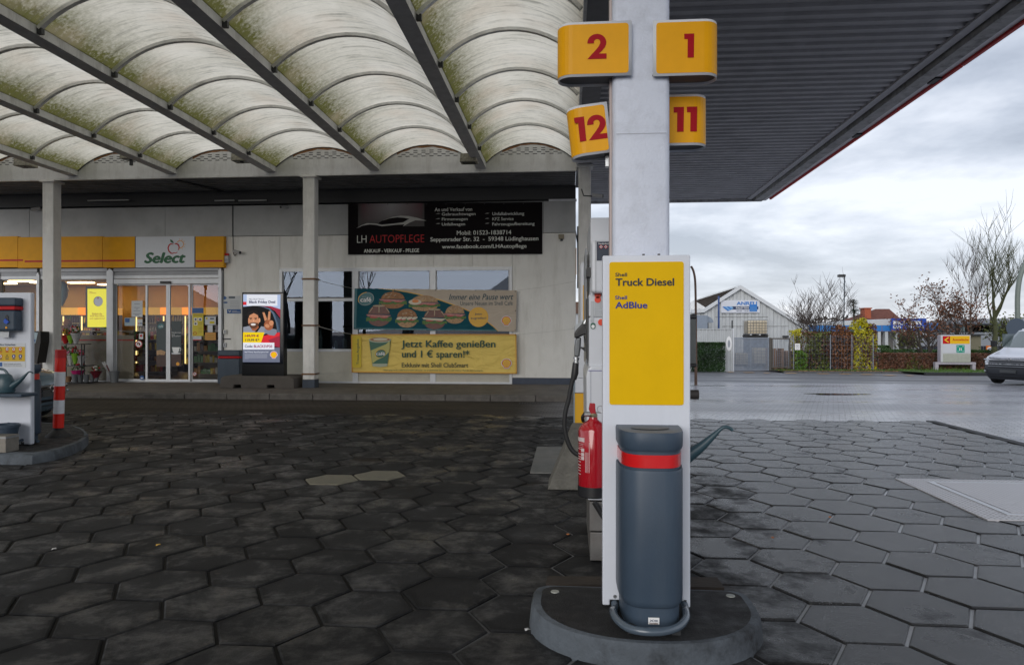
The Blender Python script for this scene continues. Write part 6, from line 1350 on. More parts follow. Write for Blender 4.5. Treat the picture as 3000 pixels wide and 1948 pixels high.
for b_ in ((385, 787, 440, 850), (385, 855, 440, 900), (358, 790, 380, 935)): panel('calibration_label', rPump, *b_, Yl - .003, .003, pms if b_[0] == 358 else mat('label_pale', (.5, .52, .53), .5), pu)
for y in list(range(792, 848, 7)) + list(range(858, 898, 6)): flat('fine_print', rPump, [(388, y), (438, y), (438, y + 1.5), (388, y + 1.5)], Yl - .004, mat('print_grey', 0), pu)
flat('round_label', rPump, rrect(357, 940, 391, 984, 15), Yl - .003, mat('label_green', (.01, .10, .06), .5), pu); flat('round_label', rPump, ell(374, 966, 12, 13, 16), Yl - .005, print_white, pu)
# nozzle side: boot, nozzle, hose
Ynz = YPm + .35
Box('boot_panel', (px_(331, YPm + .3), YPm + .3, A(rPump(331, 1230), YPm + .3).z), (xm0 - .013, YPm + .9, A(rPump(331, 420), YPm + .3).z), pms, pu, bevel=.01)
Box('card_reader', (px_(330, YPm + .28), YPm + .28, A(rPump(331, 720), YPm + .28).z), (px_(336, YPm + .28), YPm + .31, A(rPump(331, 468), YPm + .28).z), dark_metal, pu); p = A(rPump(348, 594), YPm + .1); Box('reader_block', (p.x - .02, YPm + .02, p.z - .03), (p.x + .02, YPm + .2, p.z + .03), black_plastic, pu)
Np = lambda x, y: A(rPump(x, y), Ynz)
nz = thing('fuel_nozzle', 'black and metal truck diesel nozzle hanging left of the pump', 'fuel nozzle', Np(270, 1050))
MB().tube(smooth_path([Np(342, 900), Np(325, 925), Np(310, 955)]), .017, 10).build('spout', steel, nz, smooth=True)
MB().prism([(Np(x, y).x, Np(x, y).z) for x, y in ((300, 945), (325, 950), (330, 985), (342, 1005), (330, 1022), (300, 1030), (270, 1045), (246, 1050), (243, 1010), (262, 985), (280, 965))], Ynz - .03, Ynz + .03).build('body', black_plastic, nz, bevel=.012, seg=3)
MB().prism([(Np(x, y).x, Np(x, y).z) for x, y in ((252, 1048), (292, 1040), (288, 1120), (278, 1180), (244, 1178), (244, 1110))], Ynz - .025, Ynz + .025).build('grip', mat('cast_grey', (.14, .15, .16), .4, .5), nz, bevel=.012, seg=3)
MB().tube(smooth_path([Np(312, 1030), Np(322, 1090), Np(328, 1115), Np(318, 1130), Np(290, 1110)]), .006, 6).build('trigger', black_plastic, nz, smooth=True)
MB().prism([(Np(x, y).x, Np(x, y).z) for x, y in ((290, 1112), (345, 1105), (345, 1140), (312, 1138), (310, 1122), (290, 1120))], Ynz - .02, Ynz + .02).build('hook', black_plastic, pu)
for (y0, y1, r_) in ((1180, 1195, .022), (1196, 1212, .017), (1212, 1222, .021)): MB().tube([Np(259, y0), Np(256, y1)], r_, 12).build('coupling', steel, nz, smooth=True)
e_ = lambda x, y: A(rExt(x, y), Ynz)
Ph = [Np(254, 1222), Np(248, 1290), Np(232, 1340), Np(212, 1430), e_(205, 60), e_(178, 160), e_(166, 260), e_(172, 350), e_(195, 440), e_(235, 520), e_(290, 562), e_(350, 580)]
hs = tag(MB().tube(smooth_path(Ph, 5), .0165, 12).build('fuel_hose', rubber, None, smooth=True), 'black fuel hose curving down from the nozzle behind the extinguisher', 'hose')
MB().tube([Np(254, 1218), Np(248, 1290), Np(238, 1335)], [.022, .026, .021], 12).build('hose_sleeve', black_plastic, nz, smooth=True)
# right side of the pump, seen past the panel
yy = YPm + .25; m0 = A(rMid(776, 700), yy).x; m1 = A(rMid(803, 700), yy).x; q0, q1 = A(rMid(790, 955), yy).z, A(rMid(790, 675), yy).z
Box('side_module', (m0 - .3, yy, q0 + .01), (m1 - .006, yy + .35, q1 - .01), mat('module_grey', (.12, .13, .125), .5, var=.15), pu, bevel=.006); Box('module_cap', (m0 - .3, yy - .01, q1 - .03), (m1, yy + .36, q1), black_plastic, pu, bevel=.008); Box('module_cap', (m0 - .3, yy - .01, q0), (m1, yy + .36, q0 + .025), black_plastic, pu, bevel=.008)
p = A(rMid(775, 1101), yy); MB().tube([(p.x - .2, yy, p.z), (p.x + .045, yy, p.z)], .033, 14).build('pipe_end', mat('pipe_brown', (.06, .05, .045), .6), pu, smooth=True)
# second pump behind
Y2_ = G(rExt(245, 640)).y * .93
sp2 = thing('fuel_pump', 'farther white and yellow pump seen between the nozzle and the first pump', 'fuel pump', (A(rPump(320, 1500), Y2_).x, Y2_ + .3, .2))
P2 = lambda x, y: A(rPump(x, y), Y2_); xr2 = P2(355, 0).x + .3; zb2 = A(rExt(245, 585), Y2_).z
Box('cabinet', (P2(247, 0).x, Y2_, P2(247, 1430).z + .002), (xr2, Y2_ + .5, P2(247, 1325).z), pmw, sp2, bevel=.01); Box('yellow_front', (P2(247, 0).x, Y2_, zb2), (xr2, Y2_ + .5, P2(247, 1430).z - .002), mat('pump_yellow', (.70, .36, .0), .4, var=.04), sp2)
Box('edge_strip', (P2(240, 0).x, Y2_ - .01, zb2 - .03), (P2(246, 0).x, Y2_ + .5, P2(247, 1325).z), mat('edge_blue', (.25, .32, .38), .4), sp2); Box('upper_cabinet', (P2(245, 0).x, Y2_ + .02, P2(247, 1322).z), (xr2, Y2_ + .5, P2(247, 1000).z), pmw, sp2); 
Box('head', (P2(284, 0).x, Y2_, P2(247, 1002).z), (xr2, Y2_ + .5, P2(247, 517).z), pmw, sp2, bevel=.03, seg=3); Box('yellow_head', (P2(304, 0).x, Y2_ - .004, P2(247, 990).z), (xr2 - .02, Y2_ - .0005, P2(247, 680).z), mat('pump_yellow', 0), sp2)
MB().prism([(P2(245, 0).x, P2(0, 1000).z), (P2(245, 0).x, P2(0, 965).z), (P2(330, 0).x, P2(0, 905).z), (P2(330, 0).x, P2(0, 1000).z)], Y2_ - .03, Y2_ + .3).build('holster', pms, sp2); Box('lock', (P2(316, 0).x, Y2_ - .03, P2(0, 1298).z), (P2(326, 0).x, Y2_ - .001, P2(0, 1280).z), dark_metal, sp2)
Box('base', (P2(250, 0).x, Y2_ + .02, 0), (xr2, Y2_ + .5, zb2 - .001), concrete, sp2)
# concrete wedge foot
Yq = G(rExt(150, 882)).y; Q = lambda x, y: A(rExt(x, y), Yq)
wd = tag(MB().prism([(Q(10, 0).x, .001), (Q(520, 0).x, .001), (Q(500, 0).x, Q(0, 330).z), (Q(240, 0).x, Q(0, 330).z), (Q(165, 0).x, Q(0, 500).z), (Q(60, 0).x, Q(0, 760).z), (Q(25, 0).x, Q(0, 850).z)], Yq, Yq + .5).build('concrete_foot', mat('wedge_concrete', (.13, .125, .11), .85, var=.25, vscale=6, bump=.8, dirt=(.03, .03, .028), damt=.5, dscale=4), None, bevel=.01), 'sloping grey concrete foot beneath the farther pump', 'concrete foot')
Y = YP - .1; t = thing('ceiling_camera', 'small camera under the roof edge right of the corner post', 'camera', A(rPump(440, 60), Y)); p = t.location; MB().tube([p + Vector((-.5, 0, .18)), p + Vector((-.45, 0, .02)), p + Vector((-.2, 0, .0))], .015, 6).build('cable', dark_metal, t); MB().tube([p + Vector((-.25, 0, .02)), p], .05, 10).build('housing', camw, t, smooth=True); MB().tube([p, p + Vector((.02, 0, 0))], .045, 10).build('lens', black_plastic, t)

# ================================================================ LEFT EDGE GROUP
YLt = G(rLeft(270, 1408), ZI).y; LZ = lambda y, Y=YLt: A(rLeft(130, y), Y).z; LX = lambda x, Y=YLt: A(rLeft(x, 700), Y).x
lt = thing('service_panel', 'white service panel with towel dispenser at the left edge', 'panel', (LX(130), YLt, ZI))
lw_ = mat('panel_white', 0); xa, xb = LX(-60), LX(279)
MB().prism([(xa, ZI + .01), (LX(215), ZI + .01), (LX(215), LZ(1372)), (LX(185), LZ(1372)), (LX(185), LZ(1395)), (xa + .05, LZ(1395)), (xa, ZI + .05)][:0] + [(xa, ZI + .01), (xb, ZI + .01), (xb, LZ(22)), (xa, LZ(22))], YLt, YLt + .07).build('panel', lw_, lt, bevel=.02, seg=3)
Box('notch', (LX(190), YLt - .002, LZ(1400)), (LX(218), YLt, LZ(1372)), dark_metal, lt)
td = thing('towel_dispenser', 'grey towel dispenser with red band on the left service panel', 'dispenser', (LX(90), YLt - .1, LZ(380)))
Box('case', (xa + .0, YLt - .14, LZ(372)), (LX(212), YLt - .001, LZ(184)), grey_plastic, td, bevel=.03, seg=3); Box('band', (xa + .0, YLt - .142, LZ(182)), (LX(214), YLt - .002, LZ(150)), print_red, td, bevel=.008); Box('lid', (xa, YLt - .14, LZ(148)), (LX(215), YLt - .001, LZ(72)), grey_plastic, td, bevel=.02)
MB().prism([(LX(x), LZ(y)) for x, y in ell(147, 265, 16, 38, 16)], YLt - .146, YLt - .1405).build('slot', black_plastic, td); MB().prism([(LX(x), LZ(y)) for x, y in ((122, 280), (140, 258), (150, 272), (172, 290), (150, 308), (128, 300))], YLt - .155, YLt - .1465).build('glove', mat('glove_blue', (.01, .08, .5), .5), td); MB().prism([(LX(x), LZ(y)) for x, y in ell(142, 340, 9, 10, 12)], YLt - .146, YLt - .1405).build('drop_mark', mat('print_orange', 0), td)
MB().prism([(LX(x), LZ(y)) for x, y in ((20, 374), (130, 374), (124, 428), (24, 422))], YLt - .08, YLt - .078).build('paper_towel', pw_, td)
sn = thing('safety_notice', 'yellow safety pictogram notice on the left service panel', 'notice', (LX(80), YLt, LZ(645))); yn = YLt - .004
panel('white_sheet', rLeft, -60, 478, 232, 700, yn, .003, mat('paper_white', 0), sn); panel('yellow_sheet', rLeft, -60, 513, 225, 643, yn - .002, .0015, mat('notice_yellow', (.60, .38, .0), .45), sn)
T('Für Ihre Sicherheit', rLeft, -40, 486, 140, 501, yn - .002, print_navy, sn, bold=.02)
for r_, y in enumerate((534, 598)):
    for c_, x in enumerate((5, 64, 124, 184)):
        if (r_ + c_) in (0, 2) and c_ != 2: flat('pictogram', rLeft, [(x - 16, y + 14), (x, y - 18), (x + 16, y + 14)], yn - .003, print_black, sn); flat('pictogram', rLeft, [(x - 10, y + 10), (x, y - 10), (x + 10, y + 10)], yn - .0045, mat('notice_yellow', 0), sn)
        elif r_ == 1 and c_ > 1: flat('pictogram', rLeft, ell(x, y, 16, 18, 14), yn - .003, mat('print_blue', 0), sn); flat('pictogram', rLeft, ell(x, y, 5, 10, 8), yn - .0045, print_white, sn)
        else: flat('pictogram', rLeft, ell(x, y, 17, 18, 14), yn - .003, print_red, sn); flat('pictogram', rLeft, ell(x, y, 12, 13, 12), yn - .0045, print_white, sn); flat('pictogram', rLeft, ell(x, y, 5, 7, 8), yn - .006, print_black, sn)
        flat('pictogram', rLeft, [(x - 14, y + 22), (x + 14, y + 22), (x + 14, y + 28), (x - 14, y + 28)], yn - .003, print_red if r_ == 0 else print_navy, sn)
flat('blue_mark', rLeft, [(-10, 654), (20, 654), (20, 690), (-10, 690)], yn - .002, pb, sn); T('Diese Tankstelle wird zu Ihrer', rLeft, 35, 662, 190, 671, yn - .002, print_navy, sn); T('Sicherheit mit Video überwacht', rLeft, 35, 677, 198, 686, yn - .002, print_navy, sn)
c_ = A(rLeft(40, 925), YLt - .16); watering_can((c_.x, YLt - .16, c_.z), 1, 'grey green watering can standing on the tray of the left service panel', .93)
Box('tray', (xa, YLt - .28, LZ(965, YLt - .2)), (LX(236, YLt - .2), YLt - .001, LZ(935, YLt - .2)), grey_plastic, lt, bevel=.012)
YBk = YLt - .2
t = thing('pail', 'grey water pail hanging low on the left service panel', 'pail', (LX(50, YBk), YBk, LZ(1398, YBk))); r_ = (LX(152, YBk) - LX(50, YBk)); 
MB().lathe([(r_ * .72, LZ(1398, YBk)), (r_ * .98, LZ(1240, YBk)), (r_ * 1.05, LZ(1238, YBk)), (r_ * 1.05, LZ(1215, YBk)), (r_ * .96, LZ(1212, YBk)), (r_ * .7, LZ(1380, YBk))], (LX(50, YBk), YBk, 0), 24).build('body', grey_plastic, t, smooth=True); MB().tube([(LX(60, YBk), YBk + .02, LZ(1205, YBk)), (LX(125, YBk), YBk + .02, LZ(1212, YBk))], .01, 6).build('handle', grey_plastic, t)
MB().tube(smooth_path([(xa, YLt - .16, ZI + .05), (LX(90, YLt - .16), YLt - .18, ZI + .05), (LX(195), YLt - .1, ZI + .06), (LX(205), YLt, ZI + .07)]), .018, 8).build('tube_guard', grey_plastic, lt, smooth=True)
t = thing('metal_crate', 'scuffed pale metal box at the lower left corner of the picture edge', 'box', (LX(20, YLt - .5), YLt - .5, ZI)); p = A(rLeft(82, 1315), YLt - .45)
Box('box', (p.x - .5, YLt - .5, ZI), (p.x, YLt - .3, p.z), mat('crate_steel', (.25, .23, .2), .5, .5, var=.25, dirt=(.05, .04, .03), damt=.6), t, bevel=.006); Box('band', (p.x - .5, YLt - .504, p.z - .03), (p.x + .004, YLt - .296, p.z - .01), steel, t)
# bin on the far side of the left panel
bin_front(LX(190, YLt + .3), LX(405, YLt + .3) - LX(190, YLt + .3), .28, YLt + .08, (ZI + .01, LZ(1290, YLt + .3), LZ(810, YLt + .3), LZ(752, YLt + .3), LZ(668, YLt + .3)), 'grey waste bin with red band behind the left service panel', frontdir=1)
MB().tube([(LX(290), YLt + .1, ZI + .04), (LX(340, YLt + .3), YLt + .2, ZI + .04), (LX(352, YLt + .4), YLt + .35, ZI + .04)], .018, 8).build('tube_guard', grey_plastic, lt)
# striped bollard
Ybo = G(rLeft(528, 1322), ZI).y; B_ = lambda x, y: A(rLeft(x, y), Ybo)
bl_ = thing('bollard', 'red and white striped bollard standing on the left island', 'bollard', (B_(528, 0).x, Ybo, ZI)); br = abs(B_(591, 0).x - B_(508, 0).x) / 2
top = B_(550, 540); bot = B_(528, 1245)
red_b = mat('bollard_red', (.80, .02, .008), .35, var=.08); whi_b = mat('bollard_white', (.80, .82, .86), .3, var=.05, dirt=(.3, .3, .3), damt=.4); dr_ = mat('bollard_cap', (.50, .012, .012), .5)
cuts_ = [(540, 612, dr_), (612, 738, red_b), (738, 866, whi_b), (866, 992, red_b), (992, 1115, whi_b), (1115, 1243, red_b)]
for y0, y1, m_ in cuts_:
    s0, s1 = (y0 - 540) / 705, (y1 - 540) / 705; MB().tube([top.lerp(bot, s0), top.lerp(bot, s1)], br * (1.02 if m_ is dr_ else 1.0), 24).build('stripe', m_, bl_, smooth=True)
MB().lathe([(br * 2.4, 0), (br * 2.35, .012), (br * 1.5, .06), (br * .95, .09), (br * .9, bot.z - ZI + .01)], (bot.x, Ybo, ZI), 24).build('foot', rubber, bl_, smooth=True)
for k in range(4):
    a = PI / 4 + k * PI / 2; MB().lathe([(.012, 0), (.012, .01)], (bot.x + math.cos(a) * br * 2, Ybo + math.sin(a) * br * 2, ZI + .022), 8).build('bolt', dark_metal, bl_)
# leaflet stand near the post
Yn = YP - .4; t = thing('leaflet_stand', 'dark sloping leaflet stand between the service panel and the left post', 'stand', (A(rLeft(325, 665), Yn).x, Yn, ZW)); 
f_ = lambda x, y: (A(rLeft(x, y), Yn).x, A(rLeft(x, y), Yn).z)
MB().prism([f_(285, 660), f_(335, 660), f_(366, 470), f_(366, 375), f_(285, 370)], Yn, Yn + .3).build('case', mat('stand_dark', (.02, .018, .016), .5), t); MB().prism([f_(286, 480), f_(322, 480), f_(344, 385), f_(286, 380)], Yn - .006, Yn - .001).build('leaflet', mat('paper_paleblue', 0), t)
MB().prism([f_(286, 470), f_(320, 470), f_(324, 445), f_(286, 445)], Yn - .009, Yn - .0065).build('leaflet_print', pb, t); MB().prism([f_(286, 655), f_(298, 655), f_(310, 560), f_(286, 575)], Yn - .006, Yn - .001).build('leaflet', pw_, t); Box('pole', (f_(300, 0)[0], Yn + .1, ZW), (f_(318, 0)[0], Yn + .14, f_(0, 655)[1]), dark_metal, t)

# small litter
lm = {'y': mat('leaf_yellow', (.5, .3, .05), .6), 'w': mat('paper_bit', (.5, .5, .5), .6), 'o': mat('leaf_orange', (.35, .12, .03), .7)}
rB0 = reg(0, 1200, 2.0656); rB2 = reg(800, 1200, 2.0656)
for (r, x, y, c, lb) in ((rB0, 958, 820, 'y', 'small yellow leaf on the dark slabs left of centre'), (rB0, 328, 844, 'w', 'crumpled scrap of white paper on the slabs at lower left'), (rB2, 1785, 757, 'o', 'orange leaf by the pump plinth'), (rB1, 545, 776, 'o', 'small brown leaf on the wet slabs right of the panel'), (rB1, 890, 652, 'o', 'brown leaf in a slab joint right of the panel'), (rB2, 1535, 1333, 'w', 'tiny white scrap by the left of the front island')):
    p = G(r(x, y), .004); tag(MB().poly([p + Vector((random.uniform(.01, .02) * math.cos(a), random.uniform(.01, .025) * math.sin(a), .003 + .006 * (k % 2))) for k, a in enumerate([0, 1.2, 2.2, 3.3, 4.4, 5.4])]).build('fallen_leaf' if c != 'w' else 'paper_scrap', lm[c]), lb, 'leaf' if c != 'w' else 'litter')

# bits seen in the gap right of the shop corner
t = thing('downpipe', 'thin dark downpipe in the gap between shop corner and corner post', 'pipe', (A(rPump(268, 600), Yw + 1).x, Yw + 1, 0)); MB().tube([A(rPump(270, 270), Yw + 1), A(rPump(270, 700), Yw + 1)], .03, 6).build('pipe', dark_metal, t); MB().tube([A(rPump(250, 300), Yw + 1), A(rPump(270, 395), Yw + 1)], .02, 6).build('arm', dark_metal, t)
t = thing('edge_sign', 'narrow yellow sign edge beyond the shop corner', 'sign', A(rPump(253, 600), Yw + .5)); panel('board', rPump, 246, 420, 259, 605, Yw + .5, .04, sign_yellow, t); panel('foot', rPump, 246, 606, 256, 640, Yw + .5, .04, dark_metal, t)
t = thing('far_house', 'small brown roofed house far off in the gap beside the corner post', 'house', A(rPump(257, 950), 60)); panel('roof', rPump, 190, 795, 285, 875, 60, 4, mat('far_roof', (.12, .07, .05), .8), t); panel('wall', rPump, 190, 876, 285, 985, 60.2, 3.6, mat('far_wall', (.4, .42, .44), .6), t)
# ================================================================ VEHICLES
tyre = mat('tyre_rubber', (.012, .012, .013), .75); glv = mat('vehicle_glass', (.10, .13, .13), .04, spec=1, coat=1); chrome = mat('chrome', (.6, .6, .62), .12, 1); lampg = mat('headlamp_glass', (.35, .38, .42), .08, .3, coat=1)
plst = mat('bumper_dark', (.03, .034, .042), .5)
def sgnp(v, p): return math.copysign(abs(v) ** p, v)
def vehicle(name, label, cat, paint, Wd, prof, L_, bump_top, grille, lamp, screen, loc, rz, wheel_r=.33, axle=.85, bumper=plst, wb=2.9, D=.55, badge=True):
    t = thing(name, label, cat, loc, rz=rz)
    hw = Wd / 2
    def yf(z):
        for (z0, y0, h0), (z1, y1, h1) in zip(prof, prof[1:]):
            if z0 <= z <= z1: s = (z - z0) / (z1 - z0); return y0 + (y1 - y0) * s, h0 + (h1 - h0) * s
        return prof[-1][1], prof[-1][2]
    def P(phi, z, off=0):
        y, h = yf(z); a = math.radians(phi); x = h * hw * sgnp(math.sin(a), .62); d = max(.15, D - .25 * max(0, z - 1)) ; yy = y + d * (1 - abs(math.cos(a)) ** .62)
        n = Vector((math.sin(a), -math.cos(a), 0)) * off
        return Vector((x, yy, z)) + n
    def patch(nm, p0, p1, zs, m_, off=0, n=14, side=False, par=t):
        phis = [p0 + (p1 - p0) * k / n for k in range(n + 1)]; vs = []; cols = len(phis) + (2 if side else 0)
        for z in zs:
            row = [P(f_, z, off) for f_ in phis]
            if side: a, b = row[0], row[-1]; row = [Vector((a.x, L_, z))] + row + [Vector((b.x, L_, z))]
            vs += row
        fs = [(r * cols + i, r * cols + i + 1, (r + 1) * cols + i + 1, (r + 1) * cols + i) for r in range(len(zs) - 1) for i in range(cols - 1)]
        return MB().add(vs, fs).build(nm, m_, par, smooth=True, local=True)
    zz = [p[0] for p in prof]
    patch('bumper', -90, 90, [z for z in zz if z <= bump_top] + [bump_top], bumper, 0, 24, True)
    body = patch('body', -90, 90, [bump_top] + [z for z in zz if z > bump_top], paint, 0, 24, True)
    zr_ = prof[-1][0]; MB().box((-hw * prof[-1][2], prof[-1][1], zr_ - .05), (hw * prof[-1][2], L_, zr_)).box((-hw * .9, .6, .25), (hw * .9, L_, .4)).build('roof', paint, t, local=True)
    MB().box((-hw * .85, L_ - .02, .3), (hw * .85, L_, zr_ - .02)).build('rear_panel', paint, t, local=True)
    g = patch('grille', -grille[2], grille[2], [grille[0], (grille[0] + grille[1]) / 2, grille[1]], black_plastic, .012)
    for k in range(5):
        z = grille[0] + (grille[1] - grille[0]) * (k + .5) / 5; MB().tube([P(f_, z, .02) for f_ in range(-int(grille[2]) + 2, int(grille[2]) - 1, 4)], .010, 5).build('grille_bar', steel, g, local=True)
    MB().tube([P(f_, grille[1] - .03 - .02 * math.cos(math.radians(f_ * 3)), .03) for f_ in range(-int(grille[2]) + 1, int(grille[2]), 3)], .028, 6).build('chrome_bar', chrome, t, local=True, smooth=True)
    if badge: b_ = P(0, grille[1] - .06, .05); MB().tube([b_ + Vector((.055 * math.cos(a), 0, .055 * math.sin(a))) for a in [2 * PI * k / 16 for k in range(17)]], .009, 6).build('badge', chrome, t, local=True)
    for s in (-1, 1):
        h = patch('headlight', s * lamp[2], s * lamp[3], [lamp[0], (lamp[0] + lamp[1]) / 2, lamp[1]], lampg, .015, 8); c_ = P(s * (lamp[2] + lamp[3]) / 2, (lamp[0] + lamp[1]) / 2, .02)
        MB().lathe([(.01, -.03), (.06, 0), (.05, .02), (.01, .03)], c_, 12).build('reflector', chrome, h, local=True)
        patch('fog_light', s * 40, s * 60, [.42, .54], black_plastic, .01, 6); c_ = P(s * 50, .48, .018); MB().lathe([(.04, -.02), (.045, 0), (.03, .02)], c_, 12).build('fog_lamp', lampg, t, local=True)
        for yw in (axle, axle + wb):
            w_ = bpy.data.objects.new('wheel', None); C.objects.link(w_); w_.parent = t; w_.location = (s * (hw - .14), yw, wheel_r)
            mb = MB().lathe([(wheel_r * .62, -.11), (wheel_r * .95, -.11), (wheel_r, -.08), (wheel_r, .08), (wheel_r * .95, .11), (wheel_r * .62, .11)], (0, 0, 0), 24); o = mb.build('tyre', tyre, w_, local=True, smooth=True); o.rotation_euler = (0, PI / 2, 0)
            o = MB().lathe([(.02, -.09), (wheel_r * .62, -.09), (wheel_r * .62, .09), (.02, .09)], (0, 0, 0), 18).build('rim', mat('rim_grey', (.25, .26, .27), .4, .7), w_, local=True); o.rotation_euler = (0, PI / 2, 0)
        m_ = Vector((s * (hw + .12), screen[2], screen[0] + .12)); MB().box(m_ - Vector((.09, .05, .1)), m_ + Vector((.09, .06, .12))).build('mirror', black_plastic, t, local=True, bevel=.02)
        MB().box((s * (hw * .955) - .004, screen[2] + .25, screen[0] + .03), (s * (hw * .955) + .012 * s + .004, screen[2] + 1.3, screen[1] - .1)).build('side_window', glv, t, local=True)
    patch('windscreen', -62, 62, [screen[0], (screen[0] + screen[1]) / 2, screen[1]], glv, .012, 12)
    c_ = P(0, .5, .02); MB().box((-.26, c_.y - .02, .44), (.26, c_.y + .02, .55)).build('number_plate', mat('plate_dark', (.06, .065, .07), .5), t, local=True)
    patch('lower_grille', -38, 38, [.27, .38], black_plastic, .008)
    return t
whitep = mat('van_white', (.66, .68, .74), .2, coat=.6); silver = mat('car_silver', (.42, .45, .48), .25, .5, coat=.6); bluegrey = mat('car_bluegrey', (.2, .28, .34), .22, .4, coat=.7)
gv = GS((2924, 1123)); 
vp = [(.20, .10, .9), (.34, .0, .97), (.55, -.03, 1), (.74, .0, 1), (.82, .04, 1), (.94, .10, 1), (1.0, .2, .99), (1.10, .5, .97), (1.20, .85, .95), (1.28, 1.0, .93), (1.9, 1.85, .82), (1.97, 2.2, .78)]
van_rz = math.radians(-60)
off = Matrix.Rotation(van_rz, 3, 'Z') @ Vector((-.83, .85, 0))
van = vehicle('parked_van', 'white van with dark bumper parked at the right edge facing left', 'van', whitep, 1.95, vp, 4.9, .70, (.62, .97, 37), (.76, .99, 40, 78), (1.30, 1.88, 1.05), (gv.x - off.x, gv.y - off.y, gz(gv.x, gv.y)), van_rz)
gs = GS((2990, 1142)); sp_p = [(.18, .10, .9), (.3, .0, .97), (.5, -.02, 1), (.62, .0, 1), (.72, .05, 1), (.82, .2, .98), (.95, .75, .95), (1.0, .95, .92), (1.38, 1.75, .75), (1.44, 2.1, .7)]
o2 = Matrix.Rotation(math.radians(-35), 3, 'Z') @ Vector((-.9, .12, 0))
vehicle('parked_car', 'silver car cut off by the right picture edge before the van', 'car', silver, 1.78, sp_p, 4.2, .6, (.5, .66, 30), (.62, .80, 38, 70), (1.0, 1.36, 1.0), (gs.x - o2.x + .25, gs.y - o2.y - .6, gz(gs.x, gs.y)), math.radians(-35), wheel_r=.31, axle=.8, bumper=silver, wb=2.5)
gl = G((120, 1256))
vehicle('parked_car', 'blue grey small car half hidden behind the left service panel', 'car', bluegrey, 1.7, sp_p, 3.9, .55, (.45, .62, 30), (.62, .84, 44, 80), (1.02, 1.36, 1.0), (A((165, 1200), gl.y + .85).x - .1, gl.y + .80, 0), math.radians(99), wheel_r=.3, axle=.62, bumper=bluegrey, wb=2.4)

# ================================================================ TREES AND HEDGES
bark = mat('bark', (.07, .06, .045), .85, var=.4, vscale=12, bump=.5); barkg = mat('bark_mossy', (.055, .06, .025), .85, var=.4, vscale=8, bump=.5); twig = mat('twig_brown', (.06, .045, .038), .8)
def branch(mbs, p, d, r, L_, lv, maxlv, rnd, up=.15, leaves=None, spread=.7, kids=(3, 5), tips=None):
    n = 4 if lv < 2 else 3; pts = [p]; rs = [r]; q_ = Vector(p); dd = Vector(d).normalized()
    for k in range(n):
        dd = (dd + Vector((rnd.uniform(-.16, .16), rnd.uniform(-.16, .16), rnd.uniform(-.05, .12) + up * .3))).normalized(); q_ = q_ + dd * L_ / n; pts.append(q_.copy()); rs.append(r * (1 - .72 * (k + 1) / n))
    mbs[0 if lv == 0 else 1].tube(pts, rs, 7 if lv == 0 else (5 if lv == 1 else 3), caps=False)
    if lv >= maxlv:
        if tips is not None: tips.append(pts[-1]); tips.append(pts[-2])
        return
    for k in range(rnd.randint(*kids)):
        s = rnd.uniform(.3, 1.0) if lv else rnd.uniform(.35, 1.0); i = min(n - 1, int(s * n)); b = pts[i].lerp(pts[i + 1], s * n - i if s * n - i <= 1 else 1)
        ax = Vector((rnd.uniform(-1, 1), rnd.uniform(-1, 1), rnd.uniform(-.1, .25))).normalized(); nd = (dd * (1 - spread * .6) + ax * spread + Vector((0, 0, up))).normalized()
        branch(mbs, b, nd, max(.012, rs[i] * .55), L_ * rnd.uniform(.5, .78), lv + 1, maxlv, rnd, up, leaves, spread, kids, tips)
def leafcloud(mb, pts, n, r, sz, rnd):
    for k in range(n):
        c = rnd.choice(pts) + Vector((rnd.gauss(0, r), rnd.gauss(0, r), rnd.gauss(0, r))); a = Vector((rnd.uniform(-1, 1), rnd.uniform(-1, 1), rnd.uniform(-1, 1))).normalized() * sz; b = a.cross(Vector((rnd.uniform(-1, 1), rnd.uniform(-1, 1), rnd.uniform(-1, 1)))).normalized() * sz * .5
        mb.add([c - a, c + b, c + a, c - b], [(0, 1, 2, 3)])
def leafmat(name, c, v=.6):
    m = mat(name, c, .55, var=v, vscale=1.7); return m
def tree(name, label, loc, h, trunk_r, seed, trunk_frac=.35, lv=4, up=.25, spread=.7, leaf=None, nleaf=0, lr=.2, lsz=.08, kids=(3, 5), bk=None, lean=(0, 0), stems=1, cat='tree'):
    rnd = random.Random(seed); t = thing(name, label, cat, loc); loc = Vector(loc); mbs = [MB(), MB()]; tips = []
    for s in range(stems):
        d = Vector((lean[0] + (rnd.uniform(-.5, .5) if stems > 1 else 0), lean[1] + (rnd.uniform(-.5, .5) if stems > 1 else 0), 1)); b = loc + Vector((rnd.uniform(-.2, .2), rnd.uniform(-.2, .2), 0)) * (stems > 1)
        if stems == 1:
            top = b + d.normalized() * h * trunk_frac; mbs[0].tube([b - Vector((0, 0, .1)), b + (top - b) * .5 + Vector((rnd.uniform(-.03, .03), 0, 0)), top], [trunk_r * 1.15, trunk_r, trunk_r * .9], 8, caps=False)
            branch(mbs, top, d, trunk_r * .85, h * (1 - trunk_frac) * .92, 0, lv, rnd, up, spread=spread, kids=(kids[0] + 3, kids[1] + 4) if lv < 5 else kids, tips=tips)
        else: branch(mbs, b, d, trunk_r, h * rnd.uniform(.5, .68), 0, lv, rnd, up, spread=spread, kids=kids, tips=tips)
    mbs[0].build('trunk', bk or bark, t, smooth=True); mbs[1].build('branches', twig if bk is None else bk, t)
    if leaf: mb = MB(); leafcloud(mb, tips, nleaf, lr, lsz, rnd); mb.build('leaves', leaf, t)
    return t
